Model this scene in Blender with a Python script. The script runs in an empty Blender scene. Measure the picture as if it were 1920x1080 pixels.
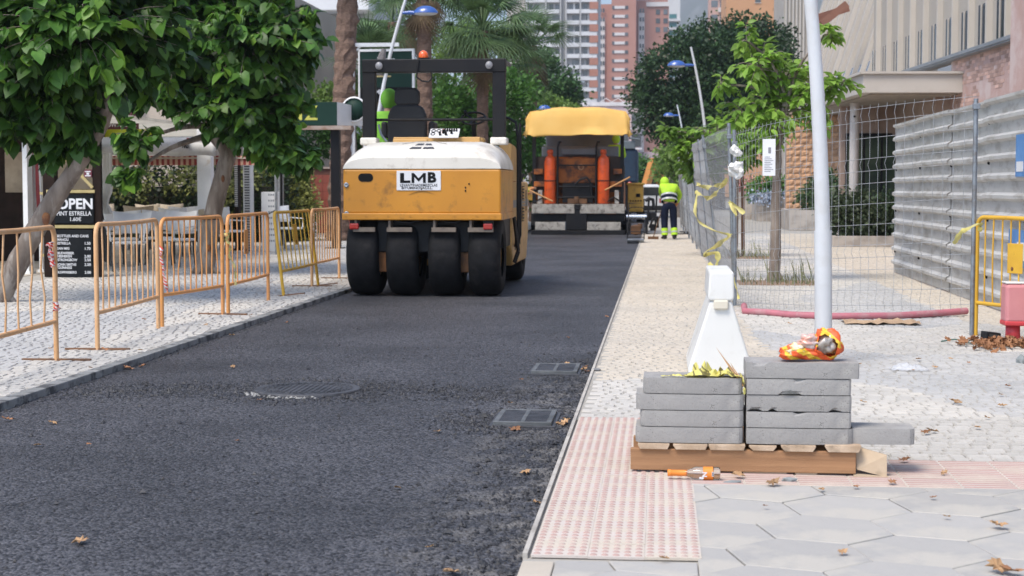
import bpy, bmesh, math, random
from mathutils import Vector, Matrix, Euler, Quaternion, noise
random.seed(7)
S = bpy.context.scene
COL = S.collection
R = math.radians
PI = math.pi
# ------------------------------------------------------------------ camera, sky, sun, exposure
CAM_H = 1.35
PITCH = math.atan(190 / 3000.0)
YAW = math.atan(278 / 3000.0 * math.cos(PITCH))
cam_data = bpy.data.cameras.new('camera')
cam = bpy.data.objects.new('camera', cam_data)
COL.objects.link(cam)
S.camera = cam
cam.location = (0, 0, CAM_H)
cam.rotation_euler = (PI / 2 - PITCH, 0, YAW)
cam_data.lens = 56.25
cam_data.sensor_width = 36
cam_data.clip_start = 0.1
cam_data.clip_end = 9000
cam_data.dof.use_dof = True
cam_data.dof.focus_distance = 10.5
cam_data.dof.aperture_fstop = 5.6

W = bpy.data.worlds.new('World')
S.world = W
W.use_nodes = True
nt = W.node_tree
sky = nt.nodes.new('ShaderNodeTexSky')
sky.sky_type = 'NISHITA'
sky.sun_disc = False
sky.sun_elevation = R(58)
sky.sun_rotation = R(215)
sky.air_density = 0.8
sky.dust_density = 1.0
sky.ozone_density = 0.3
bg = nt.nodes['Background']
nt.links.new(sky.outputs[0], bg.inputs[0])
bg.inputs[1].default_value = 0.11
sd = bpy.data.lights.new('sun', 'SUN')
sd.energy = 1.5
sd.angle = R(24)
sd.color = (1.0, 0.93, 0.83)
sun = bpy.data.objects.new('sun', sd)
COL.objects.link(sun)
_e, _r = R(58), R(215)
sdir = Vector((math.sin(_r) * math.cos(_e), math.cos(_r) * math.cos(_e), math.sin(_e)))
sun.rotation_euler = sdir.to_track_quat('Z', 'Y').to_euler()
S.view_settings.view_transform = 'Standard'
S.view_settings.look = 'None'
S.view_settings.exposure = 1.5
S.view_settings.gamma = 1
S.view_settings.use_curve_mapping = False
try:
    S.cycles.use_adaptive_sampling = True
    S.cycles.max_bounces = 6
    S.cycles.diffuse_bounces = 3
    S.cycles.glossy_bounces = 3
    S.cycles.transmission_bounces = 6
    S.cycles.transparent_max_bounces = 8
    S.cycles.volume_bounces = 0
    S.cycles.use_denoising = True
except Exception:
    pass
# ------------------------------------------------------------------ measuring: photograph pixel -> place in the world
_cy, _sy, _cp, _sp = math.cos(YAW), math.sin(YAW), math.cos(PITCH), math.sin(PITCH)
FWD = Vector((-_sy, _cy, 0)); RGT = Vector((_cy, _sy, 0)); UP = Vector((0, 0, 1))
def ray(px, py):
    u, v = (px - 960) / 3000.0, (540 - py) / 3000.0
    return RGT * u + FWD * (_cp + v * _sp) + UP * (v * _cp - _sp)
def G(px, py, z=0.0):
    d = ray(px, py); t = (z - CAM_H) / d.z
    return Vector((0, 0, CAM_H)) + d * t
def AY(px, py, Y):
    d = ray(px, py); t = Y / d.y
    return Vector((0, 0, CAM_H)) + d * t
# ------------------------------------------------------------------ mesh helpers
class MB:
    def __init__(s, M=None):
        s.v = []; s.f = []; s.sm = []; s.M = M or Matrix()
    def add(s, vs, fs, smooth=False):
        b = len(s.v); M = s.M
        s.v.extend([tuple(M @ Vector(v)) for v in vs])
        s.f.extend([tuple(i + b for i in f) for f in fs])
        s.sm.extend([smooth] * len(fs))
        return s
    def box(s, x0, x1, y0, y1, z0, z1):
        return s.add([(x0,y0,z0),(x1,y0,z0),(x1,y1,z0),(x0,y1,z0),(x0,y0,z1),(x1,y0,z1),(x1,y1,z1),(x0,y1,z1)],
                     [(3,2,1,0),(4,5,6,7),(0,1,5,4),(1,2,6,5),(2,3,7,6),(3,0,4,7)])
    def cbox(s, c, sz, rot=None):
        x, y, z = sz[0]/2, sz[1]/2, sz[2]/2
        m = Matrix.Translation(c)
        if rot: m = m @ Euler(rot).to_matrix().to_4x4()
        vs = [m @ Vector(p) for p in [(-x,-y,-z),(x,-y,-z),(x,y,-z),(-x,y,-z),(-x,-y,z),(x,-y,z),(x,y,z),(-x,y,z)]]
        return s.add(vs, [(3,2,1,0),(4,5,6,7),(0,1,5,4),(1,2,6,5),(2,3,7,6),(3,0,4,7)])
    def tube(s, pts, r, n=8, caps=True, smooth=True, flat=1.0):
        pts = [Vector(p) for p in pts]
        rs = r if isinstance(r, (list, tuple)) else [r] * len(pts)
        vs = []; fs = []; prev = None
        for i, p in enumerate(pts):
            if i == 0: d = pts[1] - p
            elif i == len(pts) - 1: d = p - pts[i-1]
            else: d = (pts[i+1] - p).normalized() + (p - pts[i-1]).normalized()
            if d.length < 1e-9: d = Vector((0,0,1))
            d.normalize()
            if prev is None:
                a = Vector((0,0,1)) if abs(d.z) < .9 else Vector((1,0,0))
                x = d.cross(a).normalized()
            else:
                x = (prev - d * prev.dot(d)).normalized()
            prev = x; y = d.cross(x)
            for k in range(n):
                t = 2 * PI * k / n
                vs.append(p + x * (math.cos(t) * rs[i]) + y * (math.sin(t) * rs[i] * flat))
        for i in range(len(pts) - 1):
            for k in range(n):
                a = i*n + k; b = i*n + (k+1) % n
                fs.append((a, b, b + n, a + n))
        s.add(vs, fs, smooth)
        if caps:
            L = len(pts) - 1
            s.add(vs[:n], [tuple(range(n))[::-1]]); s.add(vs[L*n:], [tuple(range(n))])
        return s
    def bar(s, p0, p1, w, h, up=(0,0,1)):
        p0 = Vector(p0); p1 = Vector(p1); d = (p1 - p0).normalized(); u = Vector(up)
        if abs(d.dot(u)) > .98: u = Vector((0,1,0))
        x = d.cross(u).normalized() * (w/2); y = x.cross(d).normalized() * (h/2)
        vs = [p0-x-y, p0+x-y, p0+x+y, p0-x+y, p1-x-y, p1+x-y, p1+x+y, p1-x+y]
        return s.add(vs, [(3,2,1,0),(4,5,6,7),(0,1,5,4),(1,2,6,5),(2,3,7,6),(3,0,4,7)])
    def lathe(s, prof, n=24, M=None, smooth=True):
        M = M or Matrix(); vs = []; fs = []
        for (r, z) in prof:
            for k in range(n):
                t = 2*PI*k/n; vs.append(M @ Vector((r*math.cos(t), r*math.sin(t), z)))
        for i in range(len(prof)-1):
            for k in range(n):
                a = i*n+k; b = i*n+(k+1) % n; fs.append((a, b, b+n, a+n))
        return s.add(vs, fs, smooth)
    def prism(s, poly, a0, a1, M=None):
        """poly: 2D points (CCW) in the XY plane, extruded along Z from a0 to a1, then M"""
        M = M or Matrix(); n = len(poly)
        vs = [M @ Vector((p[0], p[1], a0)) for p in poly] + [M @ Vector((p[0], p[1], a1)) for p in poly]
        fs = [tuple(range(n))[::-1], tuple(range(n, 2*n))]
        for i in range(n):
            j = (i+1) % n; fs.append((i, j, j+n, i+n))
        return s.add(vs, fs)
    def ball(s, c, r, n=10, m=6, sc=(1,1,1)):
        c = Vector(c); prof = []
        vs = []; fs = []
        for i in range(m+1):
            a = -PI/2 + PI*i/m
            for k in range(n):
                t = 2*PI*k/n
                vs.append(c + Vector((math.cos(a)*math.cos(t)*r*sc[0], math.cos(a)*math.sin(t)*r*sc[1], math.sin(a)*r*sc[2])))
        for i in range(m):
            for k in range(n):
                a = i*n+k; b = i*n+(k+1) % n; fs.append((a, b, b+n, a+n))
        return s.add(vs, fs, True)
    def mesh(s, name, m):
        me = bpy.data.meshes.new(name)
        me.from_pydata(s.v, [], s.f)
        if any(s.sm): me.polygons.foreach_set('use_smooth', s.sm)
        if m is not None: me.materials.append(m)
        me.update()
        return me
    def build(s, name, m, parent=None, bevel=0, loc=None, rot=None, seg=2):
        o = bpy.data.objects.new(name, s.mesh(name, m))
        COL.objects.link(o)
        if parent: o.parent = parent
        if loc is not None: o.location = loc
        if rot is not None: o.rotation_euler = rot
        if bevel:
            b = o.modifiers.new('bevel', 'BEVEL'); b.width = bevel; b.segments = seg
            b.limit_method = 'ANGLE'; b.angle_limit = R(40)
        return o
ROTX90 = Matrix.Rotation(PI/2, 4, 'X')       # local XY poly -> XZ plane, extrusion along -Y
ROTY90 = Matrix.Rotation(PI/2, 4, 'Y')
def SIDE(poly, x0, x1, mb):
    """polygon given as (y, z), extruded along x"""
    n = len(poly)
    vs = [(x0, p[0], p[1]) for p in poly] + [(x1, p[0], p[1]) for p in poly]
    fs = [tuple(range(n))[::-1], tuple(range(n, 2*n))]
    for i in range(n):
        j = (i+1) % n; fs.append((i, j, j+n, i+n))
    mb.add(vs, fs); return mb
def FRONT(poly, y0, y1, mb):
    """polygon given as (x, z), extruded along y"""
    n = len(poly)
    vs = [(p[0], y0, p[1]) for p in poly] + [(p[0], y1, p[1]) for p in poly]
    fs = [tuple(range(n)), tuple(range(n, 2*n))[::-1]]
    for i in range(n):
        j = (i+1) % n; fs.append((i, i+n, j+n, j))
    mb.add(vs, fs); return mb
def tag(o, label=None, cat=None, group=None, kind=None):
    if label: o['label'] = label
    if cat: o['category'] = cat
    if group: o['group'] = group
    if kind: o['kind'] = kind
    return o
def thing(name, label, cat, loc=(0,0,0), rotz=0, group=None):
    o = bpy.data.objects.new(name, None); COL.objects.link(o)
    o.empty_display_size = .2
    o.location = loc; o.rotation_euler = (0, 0, rotz)
    return tag(o, label, cat, group)
def inst(name, mesh, parent=None, loc=(0,0,0), rot=(0,0,0), scale=None):
    o = bpy.data.objects.new(name, mesh); COL.objects.link(o)
    if parent: o.parent = parent
    o.location = loc; o.rotation_euler = rot
    if scale is not None: o.scale = (scale,)*3 if isinstance(scale, (int, float)) else scale
    return o
KIDS = {}
def copy_tree(o, parent=None):
    c = o.copy(); COL.objects.link(c); c.parent = parent
    for ch in list(o.children): copy_tree(ch, c)
    return c
def dup(o, loc, rotz, label, group=None):
    c = copy_tree(o); c.location = loc
    c.rotation_euler = rotz if isinstance(rotz, tuple) else (0, 0, rotz)
    c['label'] = label
    if group: c['group'] = group
    return c
def text(name, s, size, m, parent=None, loc=(0,0,0), rot=(PI/2,0,0), extrude=.002, sx=1.0, bold=0.0, align='CENTER', shear=0):
    cu = bpy.data.curves.new(name, 'FONT'); cu.body = s; cu.size = size; cu.extrude = extrude
    cu.align_x = align; cu.align_y = 'CENTER'; cu.offset = bold; cu.resolution_u = 3; cu.shear = shear
    t = bpy.data.objects.new('tmp', cu); COL.objects.link(t)
    dg = bpy.context.evaluated_depsgraph_get()
    me = bpy.data.meshes.new_from_object(t.evaluated_get(dg))
    bpy.data.objects.remove(t); bpy.data.curves.remove(cu)
    me.transform(Matrix.Diagonal((sx, 1, 1, 1)))
    me.materials.clear(); me.materials.append(m)
    return inst(name, me, parent, loc, rot)
# ------------------------------------------------------------------ materials
def mat(name, c, c2=None, vs=3.0, r=.6, m=0, b=0, bs=60, dirt=None, ds=2.0, da=.5, dt=.5, spec=.5, island=0, objr=0,
        trans=0, glass=0, coat=0, emit=0, stretch=None, alpha=1, pits=0, pitc=(.08,.08,.08), pitt=.12, young=None):
    M_ = bpy.data.materials.new(name); M_.use_nodes = True
    n = M_.node_tree.nodes; l = M_.node_tree.links
    p = n['Principled BSDF']; out = n['Material Output']
    tc = n.new('ShaderNodeTexCoord'); src = tc.outputs['Object']
    if stretch:
        mp = n.new('ShaderNodeMapping'); mp.inputs['Scale'].default_value = stretch
        l.new(src, mp.inputs[0]); src = mp.outputs[0]
    def nz(scale, det=5, rg=.55):
        t = n.new('ShaderNodeTexNoise'); t.inputs['Scale'].default_value = scale
        t.inputs['Detail'].default_value = det; t.inputs['Roughness'].default_value = rg
        l.new(src, t.inputs['Vector']); return t.outputs[0]
    def ramp(s_, a, b_):
        t = n.new('ShaderNodeMapRange'); t.inputs['From Min'].default_value = a; t.inputs['From Max'].default_value = b_
        l.new(s_, t.inputs['Value']); return t.outputs[0]
    def mix(fac, A, B):
        t = n.new('ShaderNodeMix'); t.data_type = 'RGBA'
        if isinstance(fac, float): t.inputs[0].default_value = fac
        else: l.new(fac, t.inputs[0])
        for k, q in ((6, A), (7, B)):
            if isinstance(q, tuple): t.inputs[k].default_value = (*q, 1)
            else: l.new(q, t.inputs[k])
        return t.outputs[2]
    if c2 is None: c2 = tuple(min(1, k*.82) for k in c)
    colr = mix(ramp(nz(vs), .35, .65), c, c2)
    def vary(colr, sock, amt):
        h = n.new('ShaderNodeHueSaturation')
        mr = n.new('ShaderNodeMapRange'); mr.inputs['To Min'].default_value = 1-amt; mr.inputs['To Max'].default_value = 1+amt
        l.new(sock, mr.inputs[0]); l.new(mr.outputs[0], h.inputs['Value']); l.new(colr, h.inputs['Color'])
        return h.outputs[0]
    if island:
        g = n.new('ShaderNodeNewGeometry'); colr = vary(colr, g.outputs['Random Per Island'], island)
    if objr:
        oi = n.new('ShaderNodeObjectInfo'); colr = vary(colr, oi.outputs['Random'], objr)
    if young:
        g2 = n.new('ShaderNodeNewGeometry'); o2 = n.new('ShaderNodeObjectInfo'); ad_ = n.new('ShaderNodeMath'); ad_.operation = 'MULTIPLY_ADD'
        l.new(g2.outputs['Random Per Island'], ad_.inputs[0]); ad_.inputs[1].default_value = 1; l.new(o2.outputs['Random'], ad_.inputs[2])
        fr_ = n.new('ShaderNodeMath'); fr_.operation = 'FRACT'; l.new(ad_.outputs[0], fr_.inputs[0])
        colr = mix(ramp(fr_.outputs[0], .80, .92), colr, young)
    if dirt:
        mk = n.new('ShaderNodeMath'); mk.operation = 'MULTIPLY'
        l.new(ramp(nz(ds, 8, .65), dt, dt+.12), mk.inputs[0]); mk.inputs[1].default_value = da; mk.use_clamp = True
        colr = mix(mk.outputs[0], colr, dirt)
    if pits:
        v = n.new('ShaderNodeTexVoronoi'); v.inputs['Scale'].default_value = pits; l.new(src, v.inputs['Vector'])
        nn = n.new('ShaderNodeMath'); nn.operation = 'MULTIPLY'; l.new(v.outputs['Distance'], nn.inputs[0]); 
        q = n.new('ShaderNodeMapRange'); q.inputs['From Min'].default_value = .25; q.inputs['From Max'].default_value = .7; q.inputs['To Min'].default_value = 3; q.inputs['To Max'].default_value = .7
        l.new(nz(pits*.12, 3), q.inputs[0]); l.new(q.outputs[0], nn.inputs[1])
        mk2 = ramp(nn.outputs[0], pitt+.10, pitt)
        colr = mix(mk2, colr, pitc)
    l.new(colr, p.inputs['Base Color'])
    rr = n.new('ShaderNodeMapRange'); rr.inputs['To Min'].default_value = max(0, r-.08); rr.inputs['To Max'].default_value = min(1, r+.1)
    l.new(nz(vs*3), rr.inputs[0]); l.new(rr.outputs[0], p.inputs['Roughness'])
    p.inputs['Metallic'].default_value = m
    p.inputs['Specular IOR Level'].default_value = spec
    if coat: p.inputs['Coat Weight'].default_value = coat; p.inputs['Coat Roughness'].default_value = .15
    if glass:
        p.inputs['Transmission Weight'].default_value = glass
    if emit:
        p.inputs['Emission Color'].default_value = (*c, 1); p.inputs['Emission Strength'].default_value = emit
    if b:
        bp = n.new('ShaderNodeBump'); bp.inputs['Strength'].default_value = b; bp.inputs['Distance'].default_value = .01
        l.new(nz(bs, 6, .6), bp.inputs['Height']); l.new(bp.outputs[0], p.inputs['Normal'])
    if alpha < 1: p.inputs['Alpha'].default_value = alpha
    if trans:
        td = n.new('ShaderNodeBsdfTranslucent'); l.new(colr, td.inputs['Color'])
        ms = n.new('ShaderNodeMixShader'); ms.inputs[0].default_value = trans
        l.new(p.outputs[0], ms.inputs[1]); l.new(td.outputs[0], ms.inputs[2]); l.new(ms.outputs[0], out.inputs['Surface'])
    return M_
black_metal = mat('black_metal', (.008,.008,.010), (.014,.013,.013), r=.5, b=.1, bs=80, spec=.25)
steel = mat('galvanised_steel', (.42,.44,.46), (.3,.32,.34), vs=12, r=.42, m=.8, dirt=(.2,.15,.1), ds=8, da=.4, dt=.55)
rubber = mat('tyre_rubber', (.006,.006,.007), (.012,.012,.013), vs=8, r=.75, b=.15, bs=60, dirt=(.035,.032,.03), ds=5, da=.35, dt=.55, spec=.22)
dark_plastic = mat('dark_plastic', (.01,.01,.011), r=.5, spec=.3)
rust = mat('rusty_metal', (.18,.07,.03), (.09,.04,.02), vs=20, r=.85, b=.3)
# ================================================================== THE SETTING
ROAD_L, ROAD_R = -3.95, -0.485
LZ, RZ = 0.05, 0.02
def asphalt():
    M_ = bpy.data.materials.new('asphalt'); M_.use_nodes = True
    n = M_.node_tree.nodes; l = M_.node_tree.links; p = n['Principled BSDF']
    tc = n.new('ShaderNodeTexCoord'); src = tc.outputs['Object']
    v = n.new('ShaderNodeTexVoronoi'); v.inputs['Scale'].default_value = 78; l.new(src, v.inputs['Vector'])
    v2 = n.new('ShaderNodeTexVoronoi'); v2.inputs['Scale'].default_value = 42; l.new(src, v2.inputs['Vector'])
    big = n.new('ShaderNodeTexNoise'); big.inputs['Scale'].default_value = .7; big.inputs['Detail'].default_value = 6; l.new(src, big.inputs['Vector'])
    bw = n.new('ShaderNodeSeparateColor'); l.new(v.outputs['Color'], bw.inputs[0])
    mr = n.new('ShaderNodeMapRange'); mr.inputs['From Min'].default_value = .1; mr.inputs['From Max'].default_value = 1
    l.new(bw.outputs[0], mr.inputs[0])
    mx = n.new('ShaderNodeMix'); mx.data_type = 'RGBA'; l.new(mr.outputs[0], mx.inputs[0])
    mx.inputs[6].default_value = (.012,.012,.0145,1); mx.inputs[7].default_value = (.108,.107,.116,1)
    m2 = n.new('ShaderNodeMix'); m2.data_type = 'RGBA'; m2.blend_type = 'MULTIPLY'; m2.inputs[0].default_value = 1
    l.new(mx.outputs[2], m2.inputs[6])
    r2 = n.new('ShaderNodeMapRange'); r2.inputs['From Min'].default_value = .35; r2.inputs['From Max'].default_value = .65
    r2.inputs['To Min'].default_value = .70; r2.inputs['To Max'].default_value = 1.22
    l.new(big.outputs[0], r2.inputs[0]); l.new(r2.outputs[0], m2.inputs[7])
    # pale concrete dust towards the right hand kerb
    sp = n.new('ShaderNodeSeparateXYZ'); l.new(src, sp.inputs[0])
    ex = n.new('ShaderNodeMapRange'); ex.inputs['From Min'].default_value = -1.15; ex.inputs['From Max'].default_value = -.4
    l.new(sp.outputs[0], ex.inputs[0])
    ey = n.new('ShaderNodeMapRange'); ey.inputs['From Min'].default_value = 12.5; ey.inputs['From Max'].default_value = 10.0
    l.new(sp.outputs[1], ey.inputs[0])
    dn = n.new('ShaderNodeTexNoise'); dn.inputs['Scale'].default_value = 5; dn.inputs['Detail'].default_value = 8; l.new(src, dn.inputs['Vector'])
    dr = n.new('ShaderNodeMapRange'); dr.inputs['From Min'].default_value = .46; dr.inputs['From Max'].default_value = .62
    l.new(dn.outputs[0], dr.inputs[0])
    k1 = n.new('ShaderNodeMath'); k1.operation = 'MULTIPLY'; l.new(ex.outputs[0], k1.inputs[0]); l.new(ey.outputs[0], k1.inputs[1])
    k2 = n.new('ShaderNodeMath'); k2.operation = 'MULTIPLY'; l.new(k1.outputs[0], k2.inputs[0]); l.new(dr.outputs[0], k2.inputs[1])
    k3 = n.new('ShaderNodeMath'); k3.operation = 'MULTIPLY'; l.new(k2.outputs[0], k3.inputs[0]); k3.inputs[1].default_value = .75
    m3 = n.new('ShaderNodeMix'); m3.data_type = 'RGBA'; l.new(k3.outputs[0], m3.inputs[0]); l.new(m2.outputs[2], m3.inputs[6])
    m3.inputs[7].default_value = (.20,.185,.165,1)
    l.new(m3.outputs[2], p.inputs['Base Color'])
    p.inputs['Roughness'].default_value = .62; p.inputs['Specular IOR Level'].default_value = .38
    ad = n.new('ShaderNodeMath'); ad.operation = 'ADD'; l.new(v.outputs['Distance'], ad.inputs[0]); l.new(v2.outputs['Distance'], ad.inputs[1])
    bp = n.new('ShaderNodeBump'); bp.inputs['Strength'].default_value = .8; bp.inputs['Distance'].default_value = .012; bp.invert = True
    l.new(ad.outputs[0], bp.inputs['Height']); l.new(bp.outputs[0], p.inputs['Normal'])
    return M_
ASPH = asphalt()
def ring(pt, c, r0, r1):
    d = (Vector((pt[0]-c[0], pt[1]-c[1])).length)
    return max(0, min(1, (r1-d)/(r1-r0)))
MH = G(577, 733)          # manhole centre
GR1 = G(986, 789); GR2 = G(1043, 696)
def roughness_zone(x, y):
    a = 0
    # loose strip between the manhole and the far drain grate
    t = abs(y - (MH.y + .15*math.sin(x*2.1))); a = max(a, (1 - t/.55) if t < .55 else 0)
    a = max(a, ring((x, y), GR1, .25, .7), ring((x, y), MH, .35, .8))
    if x > -1.0 and y < 12.5: a = max(a, (x + 1.0) / .5 * .8)
    return min(1, a)
def road():
    ys = []; y = 3.0
    while y < 150:
        ys.append(y)
        y += .03 if 5.0 < y < 13 else (.08 if y < 22 else (1.0 if y < 60 else 5))
    xs = [ROAD_L + (ROAD_R-ROAD_L)*i/110 for i in range(111)]
    mb = MB(); vs = []; fs = []
    for j, y in enumerate(ys):
        for i, x in enumerate(xs):
            z = 0
            if y < 22:
                k = roughness_zone(x, y)
                z = .003*noise.noise(Vector((x*3, y*3, 1))) + (.0035 + .020*k)*noise.noise(Vector((x*22, y*22, 4))) + .002*noise.noise(Vector((x*45, y*45, 9)))
            vs.append((x, y, z))
    w = len(xs)
    for j in range(len(ys)-1):
        for i in range(w-1):
            fs.append((j*w+i, j*w+i+1, (j+1)*w+i+1, (j+1)*w+i))
    mb.add(vs, fs, True)
    tag(mb.build('road', ASPH), kind='structure')
road()
soil = mat('soil', (.22,.18,.14), (.15,.12,.09), r=.95, b=.3)
gm = MB(); gm.box(-1500, 1500, -200, 4000, -.4, -.12)
tag(gm.build('ground', soil), kind='structure')
# distant road surface beyond the site
gm = MB(); gm.box(-6, 4, 150, 700, -.2, -.01); tag(gm.build('far_road', mat('old_asphalt', (.12,.12,.125), r=.9)), kind='structure')

# ---- pavements with their stones
mortar = mat('mortar', (.40,.375,.33), (.32,.30,.265), vs=6, r=.95, b=.3, bs=90)
sandy = None
def cobble_mat(name, sand=False):
    m_ = mat(name, (.52,.485,.43), (.43,.41,.375), vs=1.1, r=.9, b=.3, bs=70, dirt=(.24,.21,.17), ds=9, da=.5, dt=.60, island=.07, objr=.06)
    return m_
cob = cobble_mat('pale_cobble')
cobg = mat('grey_cobble', (.45,.435,.41), (.37,.365,.355), vs=.8, r=.9, b=.3, bs=70, dirt=(.2,.18,.16), ds=9, da=.5, dt=.60, island=.07, objr=.06)
cobs = mat('sand_dusted_cobble', (.54,.475,.385), (.475,.425,.355), vs=.9, r=.92, b=.3, bs=60, dirt=(.30,.26,.21), ds=5, da=.4, dt=.58, island=.05, objr=.04)
def cobble_patch(x0, x1, y0, y1, z, s, part_parent, materials, pick, skip=None, npart=300):
    """pick(x,y)->material index; nearest npart stones become parts, the rest one stuff mesh per material"""
    stones = []
    y = y0; row = 0
    while y < y1:
        h = s * random.uniform(.92, 1.05)
        x = x0 - (row % 2) * s * .5 + random.uniform(-.01, .01)
        while x < x1:
            w = s * random.uniform(.86, 1.12)
            cx, cy = x + w/2, y + h/2
            if x0 <= x + .02 and x + w <= x1 + .05 and not (skip and skip(cx, cy)): stones.append((cx, cy, w, h))
            x += w
        y += h; row += 1
    def seen(t): return t[1]
    def inview(t):
        q = t[0]/t[1]
        return -.425 < q < .232
    vis = sorted([t for t in stones if inview(t)], key=seen)
    first = set(id(t) for t in vis[:npart])
    ms = {}
    mbs = [MB() for _ in materials]
    for t in stones:
        cx, cy, w, h = t
        if not -.50 < cx/cy < .30: continue
        g = .0045; a, b = w/2-g, h/2-g; e = .007; dz = random.uniform(-.0015, .002); tx = random.uniform(-.002, .002); ty = random.uniform(-.002, .002)
        j = lambda: random.uniform(-.005, .005)
        q = [(-a+j(),-b+j()), (a+j(),-b+j()), (a+j(),b+j()), (-a+j(),b+j())]
        vs = [(p[0], p[1], -.008) for p in q] + [(p[0]*(1-e/a), p[1]*(1-e/b), .004+dz+tx*p[0]/a+ty*p[1]/b) for p in q]
        fs = [(4,5,6,7),(0,1,5,4),(1,2,6,5),(2,3,7,6),(3,0,4,7)]
        k = pick(cx, cy)
        if id(t) in first:
            m_ = MB(); m_.add(vs, fs, False)
            m_.build('cobble', materials[k], part_parent, loc=(cx, cy, z))
        else:
            mbs[k].add([(v[0]+cx, v[1]+cy, v[2]+z) for v in vs], fs)
    for k, m_ in enumerate(mbs):
        if m_.v: m_.build('cobbles', materials[k], part_parent)['kind'] = 'stuff'
# left side
m_ = MB(); m_.box(-9.2, ROAD_L-.10, 3, 150, -.1, LZ-.004)
lp = tag(m_.build('left_pavement', mortar), kind='structure')
def pickL(x, y):
    n_ = noise.noise(Vector((x*.5, y*.25, 3)))
    return 1 if n_ + (.25 if -6.9 < x + (y-14)*.06 < -4.8 else -.25) > .05 else 0
cobble_patch(-8.6, ROAD_L-.11, 8.8, 42, LZ-.002, .10, lp, [cob, cobg], pickL)
terr = mat('terrace_concrete', (.52,.46,.38), (.44,.39,.32), vs=1.5, r=.9, b=.15, bs=50, dirt=(.3,.26,.21), ds=3, da=.4)
m_ = MB(); m_.box(-26, -9.2, 3, 150, -.1, LZ+.002); tag(m_.build('left_terrace', terr), kind='structure')
kerbm = mat('kerb_concrete', (.27,.27,.26), (.20,.20,.19), vs=5, r=.9, b=.3, bs=60, dirt=(.035,.035,.037), ds=6, da=.85, dt=.5, objr=.05)
y = 6.0
kp = thing('left_kerb', None, None); kp['kind'] = 'structure'
while y < 80:
    L_ = .98; k = MB(); k.box(ROAD_L-.095+random.uniform(-.003,.003), ROAD_L+.004, y+.002, y+.998, -.1, LZ+random.uniform(-.002,.003))
    k.build('kerb_stone', kerbm, kp, bevel=.006); y += 1.0
# right side
m_ = MB(); m_.box(ROAD_R, 9, 9.12, 60, -.1, RZ-.006); m_.box(ROAD_R, 9, 60, 150, -.1, RZ-.001)
m_.box(ROAD_R, 9, 2.5, 9.12, -.1, RZ-.014)
rp = tag(m_.build('right_pavement', mortar), kind='structure')
def pickR(x, y):
    n_ = .22*noise.noise(Vector((x*1.3, y*.5, 3)))
    if x < .85 + n_ and y > 11.2 + 5*n_: return 2
    if x > 3.0 and y > 16 + n_*6: return 2
    return 1 if noise.noise(Vector((x*.6, y*.3, 8))) > .12 else 0
def skipR(x, y):
    return x < .14 + 0 and y < 9.14 or y < 7.88
cobble_patch(ROAD_R+.03, 6.6, 7.88, 46, RZ-.004, .10, rp, [cob, cobg, cobs], pickR, skipR)
edge = mat('edge_strip', (.50,.46,.40), (.38,.35,.31), r=.8, dirt=(.2,.18,.15), ds=10, da=.5)
m_ = MB()
y = 5.7
while y < 90:
    m_.box(ROAD_R-.004, ROAD_R+.014, y+.002, y+.995, -.05, RZ+.006); y += 1.0
m_.build('edge_strip', edge, rp)
# tactile paving
tact = mat('tactile_tile', (.55,.485,.43), (.50,.44,.385), vs=2.5, r=.88, b=.2, bs=90, dirt=(.56,.49,.39), ds=1.5, da=.7, dt=.45, objr=.04)
bumpm = mat('tactile_bump', (.42,.285,.25), (.38,.26,.225), vs=3, r=.88, dirt=(.52,.44,.375), ds=1.1, da=.7, dt=.5, objr=.05)
def tile_mesh(w, kind):
    mb = MB(); g = .0004; h = w/2-g
    mb.box(-h, h, -h, h, -.01, .0)
    me = mb.mesh('tile', tact); me.materials.append(bumpm)
    mb2 = MB()
    if kind == 'dots':
        n_ = 5; m__ = 4; st = w/n_; s2 = w/m__
        for i in range(n_):
            for j in range(m__):
                c = (-w/2+st*(i+.5), -w/2+s2*(j+.5), 0)
                vs = [(c[0]+.0145*math.cos(PI*k/4), c[1]+.0145*math.sin(PI*k/4), 0) for k in range(8)] + \
                     [(c[0]+.009*math.cos(PI*k/4), c[1]+.009*math.sin(PI*k/4), .0042) for k in range(8)]
                mb2.add(vs, [(k, (k+1) % 8, 8+(k+1) % 8, 8+k) for k in range(8)] + [tuple(range(8, 16))], False)
    else:
        n_ = 5; st = w/n_
        for j in range(n_):
            c = -w/2+st*(j+.5)
            mb2.add([(-h+.004, c-.010, 0), (h-.004, c-.010, 0), (h-.004, c+.010, 0), (-h+.004, c+.010, 0),
                     (-h+.007, c-.005, .0035), (h-.007, c-.005, .0035), (h-.007, c+.005, .0035), (-h+.007, c+.005, .0035)],
                    [(4,5,6,7),(0,1,5,4),(1,2,6,5),(2,3,7,6),(3,0,4,7)])
    # join the two
    v0 = len(mb.v); nf = len(mb.f)
    mb.v += mb2.v; mb.f += [tuple(i+v0 for i in f) for f in mb2.f]; mb.sm += mb2.sm
    me2 = mb.mesh('tactile_tile', tact); me2.materials.append(bumpm)
    for i, p in enumerate(me2.polygons): p.material_index = 0 if i < nf else 1
    return me2
TW = .205
dots = tile_mesh(TW, 'dots'); ribs = tile_mesh(TW*1.17, 'ribs')
y = 5.70 + TW/2
while y < 9.1:
    for i in range(3):
        inst('tactile_tile', dots, rp, (ROAD_R+.026+TW*(i+.5), y, RZ+random.uniform(-.0012,.0012)), (random.uniform(-.004,.004), random.uniform(-.004,.004), random.choice((0, PI))))
    y += TW
TR = TW*1.17
for j in range(3):
    for i in range(14):
        inst('ribbed_tile', ribs, rp, (.145+TR*(i+.5), 7.15+TR*(j+.5), RZ+random.uniform(-.001,.001)), (0, 0, random.choice((0, PI))))
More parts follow.
